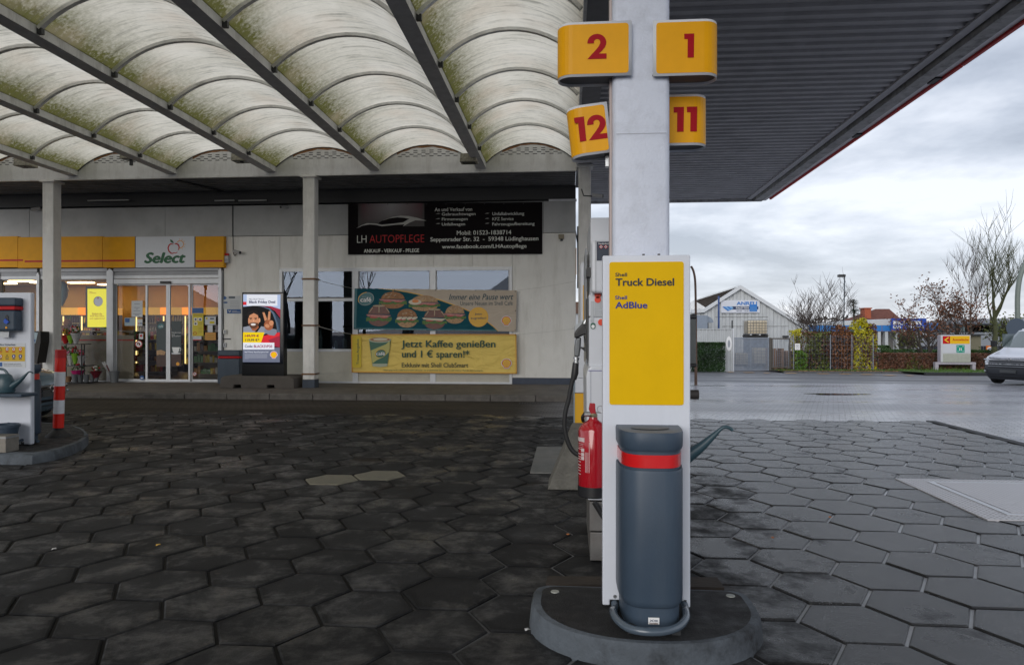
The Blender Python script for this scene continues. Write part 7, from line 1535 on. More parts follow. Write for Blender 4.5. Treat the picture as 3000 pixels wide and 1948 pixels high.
brownleaf = leafmat('leaves_brown', (.14, .055, .025)); greenleaf = leafmat('leaves_green', (.035, .085, .012)); yelleaf = leafmat('leaves_yellow', (.42, .38, .01)); rustleaf = leafmat('leaves_rust', (.14, .06, .035)); darkleaf = leafmat('needles_dark', (.012, .04, .02)); olive = leafmat('leaves_olive', (.10, .12, .02))
def hedge(name, label, p0, p1, depth, h0, h1, m_, n, sz, seed, inner=None, cat='hedge', ragged=.0, m2=None, f2=.0, twigs=0):
    # filled with leaf faces throughout its volume, stems inside
    rnd = random.Random(seed); a, b = Vector(p0), Vector(p1); ax = (b - a); L_ = ax.length; ax.normalize(); nn = Vector((-ax.y, ax.x, 0)); t = thing(name, label, cat, (a + b) / 2)
    def hh(s): return h0 + (h1 - h0) * s + ragged * mnoise.noise(Vector((s * L_ * .9, seed, 0))) + ragged * .5 * mnoise.noise(Vector((s * L_ * 3, seed, 5)))
    mb = MB(); mb2 = MB()
    for k in range(n):
        s = rnd.random(); d = rnd.uniform(-1, 1); z = rnd.random(); H_ = hh(s)
        if rnd.random() < .55: d = -1 + abs(rnd.gauss(0, .12))        # denser skin towards the yard
        elif rnd.random() < .4: z = 1 - abs(rnd.gauss(0, .06))
        lump_ = mnoise.noise(Vector((s * L_ * 1.5, z * 3, seed))) * .12
        c = a + ax * (s * L_) + nn * (-(d + lump_) * depth / 2 * -1) + Vector((0, 0, z * H_))
        u = Vector((rnd.uniform(-1, 1), rnd.uniform(-1, 1), rnd.uniform(-1, 1))).normalized() * sz; v = u.cross(Vector((rnd.uniform(-1, 1), rnd.uniform(-1, 1), rnd.uniform(-1, 1)))).normalized() * sz * .55
        (mb2 if m2 and (mnoise.noise(c * .8) + .5) * .6 + rnd.random() * .4 < f2 * 1.1 else mb).add([c - u, c + v, c + u, c - v], [(0, 1, 2, 3)])
    mb.build('foliage', m_, t)
    if mb2.v: mb2.build('foliage', m2, t)
    st_ = MB()
    for k in range(max(3, int(L_ * 2.5)) + twigs):
        s = rnd.random(); c = a + ax * (s * L_) + nn * rnd.uniform(-.3, .3) * depth; H_ = hh(s) * rnd.uniform(.7, 1.1); st_.tube([c, c + Vector((rnd.uniform(-.1, .1), rnd.uniform(-.1, .1), H_ * .5)), c + Vector((rnd.uniform(-.25, .25), rnd.uniform(-.2, .2), H_))], [.02, .014, .005], 3, caps=False)
    st_.build('stems', twig, t)
    return t

# ================================================================ BEYOND THE YARD
YG = GS((2160, 1087)).y            # gate line
gzY = lambda x, Y: gz(x, Y)
def AX(p, Y): return A(p, Y).x
# --- pale corrugated wall left of the gate
cw = mat('corrugated_white', (.50, .52, .53), .5, var=.06, vscale=2, dirt=(.25, .26, .25), damt=.5, streak=1)
def ribwall(name, x0, x1, Y, z0, z1, pitch, dep, m_, parent, ztop=None):
    vs = []; x = x0; prof = []
    while x < x1:
        for f_, d in ((0, 0), (.4, 0), (.5, dep), (.9, dep), (1, 0)): prof.append((min(x1, x + f_ * pitch), Y + d))
        x += pitch
    for (x, y) in prof: zt_ = ztop(x) if ztop else z1; vs += [(x, y, z0), (x, y, zt_)]
    fs = [(2 * i, 2 * i + 2, 2 * i + 3, 2 * i + 1) for i in range(len(prof) - 1)]
    return MB().add(vs, fs).build(name, m_, parent)
xl0 = AX(rG(120, 900), YG); xl1 = AX(rG(695, 900), YG); zb_ = gz(xl1, YG) - .1; zt_ = A(rG(450, 785), YG).z
t = thing('corrugated_fence', 'low white corrugated metal wall between the hedge and the gate', 'wall', ((xl0 + xl1) / 2, YG, zb_)); ribwall('sheet', xl0 - 1.2, xl1, YG, zb_, zt_, .2, .04, cw, t); Box('cap_rail', (xl0 - 1.2, YG - .03, zt_), (xl1, YG + .08, zt_ + .05), cw, t); Box('end_post', (xl1 + .001, YG - .02, zb_), (xl1 + .08, YG + .08, zt_ + .06), alu, t)
p = A(rG(645, 985), YG - .01); s_ = thing('round_sign', 'small round white sign on the corrugated wall beside the gate', 'sign', p); MB().prism([(p.x + dx_, p.z + dz_) for dx_, dz_ in ell(0, 0, .16, .42, 20)], YG - .02, YG - .01).build('disc', print_white, s_); MB().prism([(p.x + dx_, p.z + dz_) for dx_, dz_ in ell(0, 0, .07, .22, 12)], YG - .024, YG - .0205).build('print', mat('print_grey', 0), s_)
# hedge left
YH = YG - .9; a = A(rG(110, 1330), YH); b = A(rG(600, 1360), YH); hz = A(rG(400, 965), YH).z - gz(b.x, YH)
hedge('clipped_hedge', 'clipped dark green hedge before the white corrugated wall', (a.x, YH, gz(a.x, YH)), (b.x - .1, YH, gz(b.x, YH)), .8, hz, hz, leafmat('leaves_dark', (.022, .055, .014), .7), 9000, .045, 3)
# gates
galv = mat('galvanised', (.24, .27, .32), .45, .5, var=.15); gdark = mat('gate_frame_brown', (.09, .08, .07), .6, .2, var=.2)
def gate(label, r, x0, x1, y0, y1, nb, m_, mf, wf=.07, mid=False):
    Y = YG; a = A(r(x0, y1), Y); b = A(r(x1, y0), Y); zb_ = a.z; t = thing('gate', label, 'gate', ((a.x + b.x) / 2, Y, zb_)); zt_ = b.z
    MB().box((a.x, Y, zb_), (a.x + wf, Y + wf, zt_)).box((b.x - wf, Y, zb_), (b.x, Y + wf, zt_)).box((a.x + wf, Y, zt_ - wf), (b.x - wf, Y + wf, zt_)).box((a.x + wf, Y, zb_ + .02), (b.x - wf, Y + wf, zb_ + .02 + wf)).build('frame', mf, t)
    w = (b.x - a.x - 2 * wf); 
    for k in range(nb): xx = a.x + wf + w * (k + .5) / nb; Box('bar', (xx - .012, Y + .02, zb_ + .02 + wf), (xx + .012, Y + .045, zt_ - wf), m_, t)
    if mid: Box('mid_post', ((a.x + b.x) / 2 - .03, Y - .004, zb_ + .02 + wf), ((a.x + b.x) / 2 + .03, Y + .06, zt_ - wf), mf, t)
    return t
g1_ = gate('wide double gate of thin galvanised bars', rG, 698, 1205, 900, 1358, 44, galv, galv, .06, True)
gate('narrow single gate with brown frame and widely set bars', rG, 1240, 1505, 905, 1325, 8, galv, gdark, .07)
pz_ = A(rG(1225, 1360), YG); pp_ = thing('gate_post', 'brown square post between the wide and the narrow gate', 'post', pz_); Box('post', (A(rG(1208, 0), YG).x, YG - .02, pz_.z), (A(rG(1236, 0), YG).x, YG + .12, A(rG(1225, 900), YG).z), gdark, pp_, bevel=.01)
# goods in the pallet yard behind the gate
YY = YG + 6
cage = mat('cage_steel', (.2, .2, .21), .4, .6); tank = mat('tank_cream', (.60, .52, .38), .4, var=.1, dirt=(.3, .25, .15), damt=.5)
def ibc(r, x0, x1, y0, y1, Y, label, s=1.0):
    a = A(r(x0, y1), Y); b = A(r(x1, y0), Y); t = thing('liquid_container', label, 'container', ((a.x + b.x) / 2, Y + .5, a.z)); w = b.x - a.x; h = b.z - a.z
    Box('pallet', (a.x - .03, Y - .03, a.z), (b.x + .03, Y + w, a.z + h * .05), mat('pallet_dark', (.03, .03, .03), .7), t)
    for k in range(3): Box('pallet_foot', (a.x + (w - .15) * k / 2, Y, a.z + h * .051), (a.x + (w - .15) * k / 2 + .15, Y + w * .9, a.z + h * .13), mat('pallet_dark', 0), t)
    Box('tank', (a.x + .04, Y + .04, a.z + h * .14), (b.x - .04, Y + w * .9, b.z - .02), tank, t, bevel=.08, seg=3)
    mb = MB()
    for k in range(8): xx = a.x + w * k / 7; mb.box((xx - .01, Y, a.z + h * .13), (xx + .01, Y + .02, b.z))
    for k in range(6): zz = a.z + h * (.15 + .85 * k / 5); mb.box((a.x, Y - .012, zz - .012), (b.x, Y - .001, zz + .012))
    for k in range(6): mb.box((a.x - .01, Y + w * .9 * k / 5, a.z + h * .13), (a.x + .008, Y + w * .9 * k / 5 + .02, b.z))
    mb.build('cage', cage, t); return t
ic = ibc(rG, 905, 1190, 655, 880, YY, 'cream liquid container in a wire cage raised high above the gate')
a = ic.location; mast = thing('lift_stack', 'dark stack carrying the raised caged container', 'stack', (a.x, YY + .3, gz(a.x, YY))); 
for k in range(2):
    Box('container_side', (a.x - .62, YY + .1, gz(a.x, YY) + k * .95), (a.x + .62, YY + 1.2, gz(a.x, YY) + k * .95 + .9), mat('stack_blue', (.10, .14, .2), .6, var=.5, vscale=8), mast)
Box('top_board', (a.x - .66, YY + .05, gz(a.x, YY) + 1.86), (a.x + .66, YY + 1.2, a.z - .002), mat('pallet_dark', 0), mast)
wood = mat('pallet_wood', (.26, .15, .09), .8, var=.3); 
def pallets(xa, n, Y, label, rz=0):
    x = AX(xa, Y); g_ = gz(x, Y); t = thing('pallet_stack', label, 'pallets', (x, Y, g_))
    for k in range(n):
        z = g_ + k * .145; mb = MB().box((x - .5, Y, z + .1), (x + .5, Y + .8, z + .125)).box((x - .5, Y, z), (x + .5, Y + .8, z + .02))
        for dx_ in (-.5, -.07, .36): mb.box((x + dx_, Y + .01, z + .021), (x + dx_ + .14, Y + .79, z + .099))
        mb.build('pallet', wood, t)
pallets(rG(1290, 1200), 9, YG + 3, 'stack of reddish wooden pallets behind the narrow gate'); pallets(rG(1450, 1200), 8, YG + 4.5, 'darker stack of pallets at the right behind the narrow gate')
crm = mat('crate_pale', (.35, .40, .45), .6, var=.4, vscale=6)
for x, y0, h, lb in ((830, 1110, .9, 'pale caged container low behind the left half of the wide gate'), (1090, 1040, .95, 'pale caged container low behind the right half of the wide gate')): ibc(rG, x - 95, x + 95, y0, 1300, YG + 3.2, lb)
# --- hall with gable
YHh = 55.0
hall = thing('pallet_hall', 'white corrugated hall with asymmetric gable and brown roof', 'hall', (AX(rG(900, 900), YHh), YHh, -1))
hx_ = lambda x: AX(rG(x, 600), YHh); hz_ = lambda y: A(rG(800, y), YHh).z
gab = [(115, 540), (292, 525), (798, 200), (1730, 770)]
def gtop(x):
    pts = [(AX(rG(a_, b_), YHh), A(rG(a_, b_), YHh).z) for a_, b_ in gab]
    for (xa_, za_), (xb_, zb__) in zip(pts, pts[1:]):
        if xa_ <= x <= xb_: return za_ + (zb__ - za_) * (x - xa_) / (xb_ - xa_)
    return pts[-1][1] if x > pts[-1][0] else pts[0][1]
ribwall('gable_wall', hx_(-200), hx_(1730), YHh, -1.2, 0, .55, .09, cw, hall, gtop)
apex = A(rG(798, 185), YHh); le = A(rG(292, 510), YHh); re_ = A(rG(1745, 770), YHh); ls = A(rG(115, 522), YHh)
tr_ = mat('verge_white', (.58, .6, .62), .5)
mb = MB()
for a_, b_ in ((le, apex), (apex, re_), (ls, le)):
    mb.add([a_ + Vector((0, -.25, -.22)), b_ + Vector((0, -.25, -.22)), b_ + Vector((0, -.25, .08)), a_ + Vector((0, -.25, .08)), a_ + Vector((0, .05, -.22)), b_ + Vector((0, .05, -.22)), b_ + Vector((0, .05, .08)), a_ + Vector((0, .05, .08))], [(0, 1, 2, 3), (4, 7, 6, 5), (0, 4, 5, 1), (3, 2, 6, 7), (0, 3, 7, 4), (1, 5, 6, 2)])
mb.build('verge_trim', tr_, hall)
rt = mat('roof_brown', (.085, .055, .03), .85, var=.35, vscale=1.2, bump=.3)
wv_ = rt.node_tree; 
# roof running back to the left: ridge end seen at the left edge of the gap
re1 = A(rG(118, 402), YHh + 22); lr1 = ls + Vector((-9, 10, 0))
dirr = (re1 - apex); 
mb = MB(); n = 16
for k in range(n):
    s0, s1 = k / n, (k + 1) / n; a0_ = apex.lerp(le, s0); a1_ = apex.lerp(le, s1); mb.add([a0_ + Vector((0, 0, .1)), a1_ + Vector((0, 0, .14)), a1_ + dirr * .9 + Vector((0, 0, .14)), a0_ + dirr * .9 + Vector((0, 0, .1))], [(0, 1, 2, 3)])
mb.build('roof', rt, hall); MB().add([apex, re_, re_ + dirr * .9, apex + dirr * .9], [(0, 1, 2, 3)]).build('roof', rt, hall)
panel('wall_joint', rG, 455, 608, 1190, 614, YHh - .02, .015, mat('joint_grey', 0), hall); panel('wall_joint', rG, 555, 738, 1480, 743, YHh - .02, .015, mat('joint_grey', 0), hall)
panel('canopy_lip', rG, 1420, 872, 1480, 900, YHh - .5, .5, dark_metal, hall)
bs = thing('company_sign', 'white pallet company sign with blue lettering on the hall gable', 'sign', A(rG(800, 555), YHh - .1)); YQ = YHh - .12
panel('board', rG, 535, 378, 1075, 555, YQ, .08, mat('board_white', (.62, .64, .70), .5), bs); blu = mat('sign_blue', (.02, .17, .52), .45)
T('ANREU', rG, 752, 398, 1038, 446, YQ - .02, blu, bs, bold=.03); panel('navy_bar', rG, 680, 465, 1055, 506, YQ - .02, .01, print_navy, bs); panel('blue_square', rG, 932, 440, 1038, 536, YQ - .03, .01, blu, bs)
T('PALETTEN', rG, 745, 474, 920, 498, YQ - .03, print_white, bs, bold=.02); T('+49 2591 - 2 22 50', rG, 748, 518, 918, 537, YQ - .02, print_navy, bs, bold=.01)
for k, y in enumerate((474, 490, 506, 522)): T(('HANDEL', 'RECYCLING', 'REPARATUR', 'LOGISTIK')[k], rG, 940, y, 1032, y + 9, YQ - .04, mat('paleblue_letters', (.2, .4, .65), .5), bs)
for k in range(4): flat('pallet_mark', rG, [(552 + k * 30, 470 - 1 * k), (600 + k * 30, 465), (660 + k * 16, 520 - k * 8), (630 + k * 18, 530 - k * 10)], YQ - .02 - k * .004, blu if k % 2 == 0 else mat('paleblue_letters', 0), bs)
# blue mast, vent duct, lamp arm on the hall
Ym = YHh - 2; t = thing('flag_mast', 'short dark blue mast before the hall left of the company sign', 'mast', A(rG(507, 780), Ym)); a = A(rG(497, 780), Ym); b = A(rG(516, 322), Ym); Box('mast', (a.x, Ym, gz(a.x, Ym)), (b.x, Ym + .2, b.z), mat('mast_blue', (.01, .05, .2), .4), t)
Ym = YHh - 3; t = thing('vent_unit', 'blue grey ventilation box with curved duct before the hall at left', 'vent', A(rG(280, 765), Ym)); a = A(rG(180, 765), Ym); b = A(rG(348, 590), Ym); Box('casing', (a.x, Ym, gz(a.x, Ym)), (b.x, Ym + 2, b.z), mat('vent_blue', (.22, .26, .32), .5, .2, var=.1), t)
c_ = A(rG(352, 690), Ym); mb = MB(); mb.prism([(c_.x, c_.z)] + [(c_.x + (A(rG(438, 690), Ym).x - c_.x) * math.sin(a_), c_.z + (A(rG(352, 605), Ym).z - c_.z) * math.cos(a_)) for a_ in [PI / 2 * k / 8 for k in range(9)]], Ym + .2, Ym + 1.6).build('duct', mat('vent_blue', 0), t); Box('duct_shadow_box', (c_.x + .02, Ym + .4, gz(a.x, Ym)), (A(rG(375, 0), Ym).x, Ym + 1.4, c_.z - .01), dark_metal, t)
t = thing('pipe_stub', 'thin bent black pipe on the corrugated wall top', 'pipe', A(rG(690, 780), YG + .3)); MB().tube([A(rG(690, 790), YG + .3), A(rG(690, 668), YG + .3), A(rG(697, 662), YG + .3)], .04, 6).build('pipe', dark_metal, t)

# --- mesh fence with overgrown shrubs right of the narrow gate
YFn = YG + .3
fx0, fx1 = AX(rG(1520, 1000), YFn), AX(r6(1335, 900), YFn); fb = lambda x: gz(x, YFn)
t = thing('mesh_fence', 'thin grey wire mesh fence before the autumn shrubs', 'fence', ((fx0 + fx1) / 2, YFn, fb(fx0))); ztf = A(rG(1700, 880), YFn).z
for x in (AX(rG(1545, 0), YFn), AX(rG(2062, 0), YFn), AX(r6(1328, 0), YFn), AX(r6(1180, 0), YFn)): MB().tube([(x, YFn, fb(x) - .1), (x, YFn, ztf + .08)], .022, 8).build('post', galv, t)
mb = MB()
n = int((fx1 - fx0) / .16)
for k in range(n): x = fx0 + (fx1 - fx0) * k / n; mb.box((x - .002, YFn - .002, fb(x)), (x + .002, YFn + .002, ztf))
for k in range(9): z = fb(fx0) + (ztf - fb(fx0)) * k / 8; mb.box((fx0, YFn - .004, z - .002), (fx1, YFn + .004, z + .002))
mb.build('wire_mesh', galv, t, kind='stuff')
p = A(rG(1600, 1070), YFn - .03); t = thing('fence_sign', 'small white sign on the wire fence beside the narrow gate', 'sign', p); panel('board', rG, 1565, 982, 1637, 1072, YFn - .05, .02, print_white, t); 
for y in (1000, 1015): flat('print', rG, [(1580, y), (1622, y), (1622, y + 5), (1580, y + 5)], YFn - .054, mat('print_grey', 0), t)
stroke('print', rG, ell(1603, 1042, 14, 16, 12), 4, YFn - .054, mat('print_grey', 0), t, closed=True)
def H3(r, x, Y): v = AX(r(x, 900), Y); return (v, Y, gz(v, Y))
Z_ = lambda r, y, Y, x=1000: A(r(x, y), Y).z
Ys = YFn + .8
hh = lambda y, x=1000: A(r6(x, y), Ys).z - gz(7, Ys)
hedge('autumn_shrub', 'overgrown rust brown shrub behind the fence left part', H3(r6, 770, Ys), H3(r6, 1010, Ys), 1.1, hh(775), hh(765), rustleaf, 2000, .07, 11, cat='shrub', ragged=.6, m2=olive, f2=.5, twigs=140)
hedge('autumn_shrub', 'overgrown orange brown shrub behind the fence middle part', H3(r6, 1020, Ys), H3(r6, 1175, Ys), 1.1, hh(760), hh(770), leafmat('leaves_orange', (.20, .08, .03)), 1500, .07, 12, cat='shrub', ragged=.7, m2=rustleaf, f2=.45, twigs=110)
hedge('yellow_shrub', 'tall bright yellow shrub rising above the brown shrubs', H3(r6, 1165, Ys), H3(r6, 1325, Ys), 1.2, hh(735), hh(728), yelleaf, 3000, .07, 13, cat='shrub', ragged=.8, m2=rustleaf, f2=.42, twigs=40)
hedge('yellow_shrub', 'small yellow shrub peeping above the fence at its left end', H3(r6, 752, Ys), H3(r6, 812, Ys), .8, hh(755), hh(752), yelleaf, 700, .07, 14, cat='shrub', ragged=.2, m2=rustleaf, f2=.4)
hedge('green_shrub', 'fresh green climbing plant at the left end of the wire fence', H3(r6, 778, YFn + .2), H3(r6, 862, YFn + .2), .4, hh(880), hh(930), leafmat('leaves_fresh', (.10, .20, .02)), 420, .07, 15, cat='shrub', ragged=.5)
t = thing('storage_container', 'pale grey panelled container glimpsed behind the shrubs', 'container', H3(r6, 1060, YFn + 2.6)); a = AX(r6(985, 0), YFn + 2.6); b = AX(r6(1140, 0), YFn + 2.6); ribwall('side', a, b, YFn + 2.6, gz(a, YFn + 3), A(r6(1000, 790), YFn + 2.6).z, .25, .04, mat('container_grey', (.28, .31, .36), .5, var=.1), t)
t = thing('parked_trailer', 'blue covered trailer glimpsed behind the brown shrubs', 'trailer', H3(r6, 905, YFn + 2.8)); a = AX(r6(810, 0), YFn + 2.8); b = AX(r6(975, 0), YFn + 2.8); Box('cover', (a, YFn + 2.8, gz(a, YG) + .35), (b, YFn + 4.2, A(r6(900, 900), YFn + 2.8).z), mat('cover_blue', (.01, .06, .16), .5, var=.3), t, bevel=.06); 
for x in (a + .4, b - .4): MB().tube([(x, YFn + 2.7, gz(a, YG) + .22), (x, YFn + 2.79, gz(a, YG) + .22)], .25, 14).build('wheel', tyre, t)
# verge, grass, leaf litter under the shrubs
gr = mat('verge_grass', (.05, .075, .015), .9, var=.5, vscale=5, dirt=(.16, .08, .03), damt=.9, dscale=1.5)
xv0, xv1 = AX(rG(1240, 1380), YG), AX(r7(590, 1250), YG)
yv = lambda x: 0
def strip(name, pts, m_, z=.02, kind='structure'):
    P = [GS(p) for p in pts]; return tag(MB().add([(p.x, p.y, gz(p.x, p.y) + z) for p in P], [tuple(range(len(P)))]).build(name, m_), kind=kind)
fb_, ff_ = YG + 2.0, GS(rG(1700, 1385)).y
xs_l = [xv0 + (xv1 + 4 - xv0) * k / 20 for k in range(21)]
grid('verge', xs_l, [ff_ - .2, ff_ + .2, ff_ + .8, fb_], lambda x, y: gz(x, y) + (.0 if y < ff_ - .1 else .07), gr)
# tufts and fallen leaves
rnd = random.Random(5); mb = MB(); mb2 = MB()
for k in range(2600):
    x = rnd.uniform(xv0, xv1 + 4); y = rnd.uniform(ff_ - .1, ff_ + 1.6); c = Vector((x, y, gz(x, y) + .07)); w_ = Vector((rnd.uniform(-.02, .02), rnd.uniform(-.02, .02), 0)); mb.add([c - w_, c + w_, c + Vector((rnd.uniform(-.04, .04), rnd.uniform(-.04, .04), rnd.uniform(.05, .12)))], [(0, 1, 2)])
for k in range(1700):
    x = rnd.uniform(xv0, xv1 + 4); y = ff_ + abs(rnd.gauss(.1, .45)) - .15; c = Vector((x, y, gz(x, y) + .085)); u = Vector((rnd.uniform(-1, 1), rnd.uniform(-1, 1), rnd.uniform(0, .5))).normalized() * .045; v = Vector((-u.y, u.x, .02)); mb2.add([c - u, c + v * .6, c + u, c - v * .6], [(0, 1, 2, 3)])
tag(mb.build('grass_tufts', leafmat('grass_green', (.06, .13, .015))), kind='stuff'); tag(mb2.build('fallen_leaves', leafmat('leaf_litter', (.30, .13, .03))), kind='stuff')
# kerb of the verge and orange painted dashes
kd = mat('far_kerb', (.10, .10, .10), .8, var=.2); kroot = tag(bpy.data.objects.new('road_kerb', None), kind='structure'); C.objects.link(kroot)
x = xv0
while x < xv1 - .2: Box('kerb_stone', (x, ff_ - .32, gz(x, ff_) - .05), (x + .98, ff_ - .2, gz(x, ff_) + .08), kd, kroot); x += 1.0
od = mat('road_paint_orange', (.62, .34, .10), .6, var=.25); 
for (x0_, x1_, y) in ((2136, 2152, 1089), (2182, 2213, 1090), (2243, 2258, 1091.5), (2306, 2339, 1092), (2401, 2435, 1093.5), (2467, 2499, 1094), (2531, 2564, 1096), (2598, 2630, 1098.5), (2664, 2680, 1099)):
    a = GS((x0_, y + 1.6)); b = GS((x1_, y + 1.6)); tag(MB().add([(p_.x, p_.y + o_, gz(p_.x, p_.y + o_) + .004) for p_, o_ in ((a, 0), (b, 0), (b, .55), (a, .55))], [(0, 1, 2, 3)]).build('road_dash', od), kind='structure')
# --- low brown hedge, green hedge behind
Yh2 = GS(r7(700, 1262)).y + .4
a = AX(r7(195, 1150), Yh2); b = AX(r7(1200, 1150), Yh2); 
hedge('beech_hedge', 'long low brown clipped hedge behind the car wash sign', (a, Yh2, gz(a, Yh2)), (b, Yh2, gz(b, Yh2)), 1.0, A(r7(400, 1095), Yh2).z - gz(a, Yh2), A(r7(1000, 1095), Yh2).z - gz(a, Yh2), rustleaf, 11000, .05, 21, ragged=.05, m2=olive, f2=.22, twigs=160)
Yh3 = Yh2 + 9; a = AX(r7(215, 1150), Yh3); b = AX(r7(1300, 1150), Yh3)
hedge('green_hedge', 'low green clipped hedge farther back than the brown one', (a, Yh3, gz(a, Yh3)), (b, Yh3, gz(b, Yh3)), 1.2, A(r7(400, 1063), Yh3).z - gz(a, Yh3), A(r7(400, 1066), Yh3).z - gz(a, Yh3), greenleaf, 7000, .07, 22)
a = AX(r7(215, 0), Yh3 + 1); b = AX(r7(303, 0), Yh3 + 1); hedge('green_hedge', 'small clipped green block hedge before the blue building', (a, Yh3 + 1, gz(a, Yh3)), (b, Yh3 + 1, gz(a, Yh3)), 1.2, A(r7(250, 1025), Yh3 + 1).z - gz(a, Yh3), A(r7(250, 1025), Yh3 + 1).z - gz(a, Yh3), greenleaf, 1500, .06, 23)
# --- blue trimmed shop building
YBl = 68; Bx = lambda r, x, y=900: AX(r(x, y), YBl); Bz = lambda r, y, x=1200: A(r(x, y), YBl).z
bb = thing('blue_trimmed_building', 'flat roofed white building with blue fascia band far back', 'building', (Bx(r6, 1300), YBl, -1)); blf = mat('fascia_blue', (.02, .18, .5), .5, var=.1); bwh = mat('building_white', (.5, .52, .53), .6, var=.05)
x0_, x1_ = Bx(r6, 830), Bx(r6, 1460)
for k in range(9): xa_ = x0_ + (x1_ - x0_) * k / 9; MB().add([(xa_ + .02, YBl, Bz(r6, 762)), (xa_ + (x1_ - x0_) / 9 - .02, YBl, Bz(r6, 762)), (xa_ + (x1_ - x0_) / 9 - .02, YBl, Bz(r6, 722)), (xa_ + .02, YBl, Bz(r6, 722))], [(0, 1, 2, 3)]).build('fascia_panel', blf, bb)
MB().prism([(x0_, Bz(r6, 721)), (x1_, Bz(r6, 721)), (x1_, Bz(r6, 676)), (Bx(r6, 1200), Bz(r6, 700)), (x0_, Bz(r6, 716))], YBl + .02, YBl + 12).build('parapet', bwh, bb)
Box('fascia_panel', (Bx(r6, 1650), YBl - .1, Bz(r6, 758)), (Bx(r6, 1780), YBl, Bz(r6, 705)), blf, bb)
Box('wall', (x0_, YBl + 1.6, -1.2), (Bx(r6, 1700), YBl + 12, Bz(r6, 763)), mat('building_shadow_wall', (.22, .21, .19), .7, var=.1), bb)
for x in (1365, 1415, 1490, 1620): Box('pillar', (Bx(r6, x), YBl + .1, -1.2), (Bx(r6, x + 20), YBl + .5, Bz(r6, 765)), bwh, bb)
for a_, b_ in ((1350, 1410), (1445, 1487), (1520, 1610)): 
    w_ = bpy.data.objects.new('window', None); C.objects.link(w_); w_.parent = bb; Box('pane', (Bx(r6, a_) + .08, YBl + 1.5, -.6), (Bx(r6, b_) - .08, YBl + 1.55, Bz(r6, 778)), glv, w_); Box('frame', (Bx(r6, a_), YBl + 1.551, -.7), (Bx(r6, b_), YBl + 1.59, Bz(r6, 772)), bwh, w_)
es = thing('company_sign', 'blue company sign with white lettering behind the brown leaved trees', 'sign', A(r6(1550, 757), YBl - .5)); panel('board', r6, 1457, 673, 1700, 757, YBl - .5, .2, mat('board_blue', (.01, .06, .38), .4), es)
T('ELMER', r6, 1467, 691, 1672, 718, YBl - .52, print_white, es, bold=.06); T('BAD + HEIZUNG', r6, 1467, 726, 1680, 742, YBl - .52, print_white, es, bold=.04)
# --- house with red hip roof and chimney
YHo = 90; h_ = lambda x, y, dy=0: A(r6(x, y), YHo + dy); rr_ = mat('roof_red_brown', (.13, .045, .03), .8, var=.25, vscale=3)
ho = thing('red_roof_house', 'house with dark red hipped roof and brick chimney', 'house', h_(1400, 720)); 
c0, c1, ra, rb = h_(1225, 705), h_(1555, 672), h_(1345, 625, 3), h_(1440, 607, 3); c1 = Vector((c1.x, c1.y, c0.z)); back = Vector((0, 9, 0))
MB().add([c0, c1, c1 + back, c0 + back, (ra.x, ra.y, rb.z), rb], [(0, 1, 5, 4), (1, 2, 5), (2, 3, 4, 5), (3, 0, 4)]).build('roof', rr_, ho); Box('wall', (c0.x + .5, YHo + .5, -1.2), (c1.x - .5, YHo + 8.5, c0.z - .01), mat('house_brick', (.25, .1, .06), .8, var=.2), ho)
ch_a = h_(1318, 670, -1); ch_b = h_(1363, 603, -1); Box('chimney', (ch_a.x, YHo + 1, ch_a.z - .6), (ch_b.x, YHo + 2.4, ch_b.z), mat('chimney_brick', (.36, .09, .04), .8, var=.2), ho); Box('chimney_cap', (ch_a.x - .1, YHo + .9, ch_b.z + .01), (ch_b.x + .1, YHo + 2.5, ch_b.z + .15), mat('chimney_brick', 0), ho)
# --- grey industrial building right
YGr = 60; gb = thing('grey_works_building', 'low grey industrial building with strip windows behind the right trees', 'building', A(r7(900, 900), YGr)); gx = lambda x: AX(r7(x, 900), YGr); gz_ = lambda y: A(r7(900, y), YGr).z
gx0 = A(r7(700, 900), YGr + 12).x; Box('wall', (gx0, YGr, -1.2), (gx(1800), YGr + 12, gz_(912)), bwh, gb); Box('dark_band', (gx0, YGr - .1, gz_(910)), (gx(1800), YGr + 12, gz_(825)), mat('works_dark', (.07, .085, .09), .5, var=.2), gb); Box('parapet', (gx0, YGr - .15, gz_(823)), (gx(1800), YGr + 12, gz_(780)), mat('works_pale', (.4, .42, .45), .5, var=.1), gb)
for k in range(7): xx = gx(960 + k * 42); w_ = bpy.data.objects.new('window', None); C.objects.link(w_); w_.parent = gb; Box('pane', (xx, YGr - .14, gz_(902)), (xx + .8, YGr - .11, gz_(840)), mat('pane_grey', (.12, .17, .18), .2), w_)
t = thing('garden_shed', 'beige flat roofed shed right behind the car wash sign', 'shed', A(r7(1110, 1030), YGr - 8)); Y_ = YGr - 8; Box('wall', (AX(r7(1050, 0), Y_), Y_, gz(9, 50)), (AX(r7(1155, 0), Y_), Y_ + 4, A(r7(1100, 935), Y_).z), mat('shed_beige', (.22, .20, .13), .7), t); Box('roof', (AX(r7(960, 0), Y_), Y_ - .3, A(r7(1100, 934), Y_).z), (AX(r7(1165, 0), Y_), Y_ + 4, A(r7(1100, 922), Y_).z), dark_metal, t)
Y_ = Yh3 + 3; t = thing('dark_fence', 'low dark slatted fence behind the green hedge', 'fence', (AX(r7(900, 1050), Y_), Y_, gz(9, 50))); z0_, z1_ = A(r7(900, 1062), Y_).z - .3, A(r7(900, 1030), Y_).z
xa_ = AX(r7(600, 0), Y_); k = 0
while xa_ < AX(r7(1500, 0), Y_): Box('slat', (xa_, Y_, z0_), (xa_ + .46, Y_ + .05, z1_), mat('fence_navy', (.02, .028, .045), .5, var=.2), t); xa_ += .5
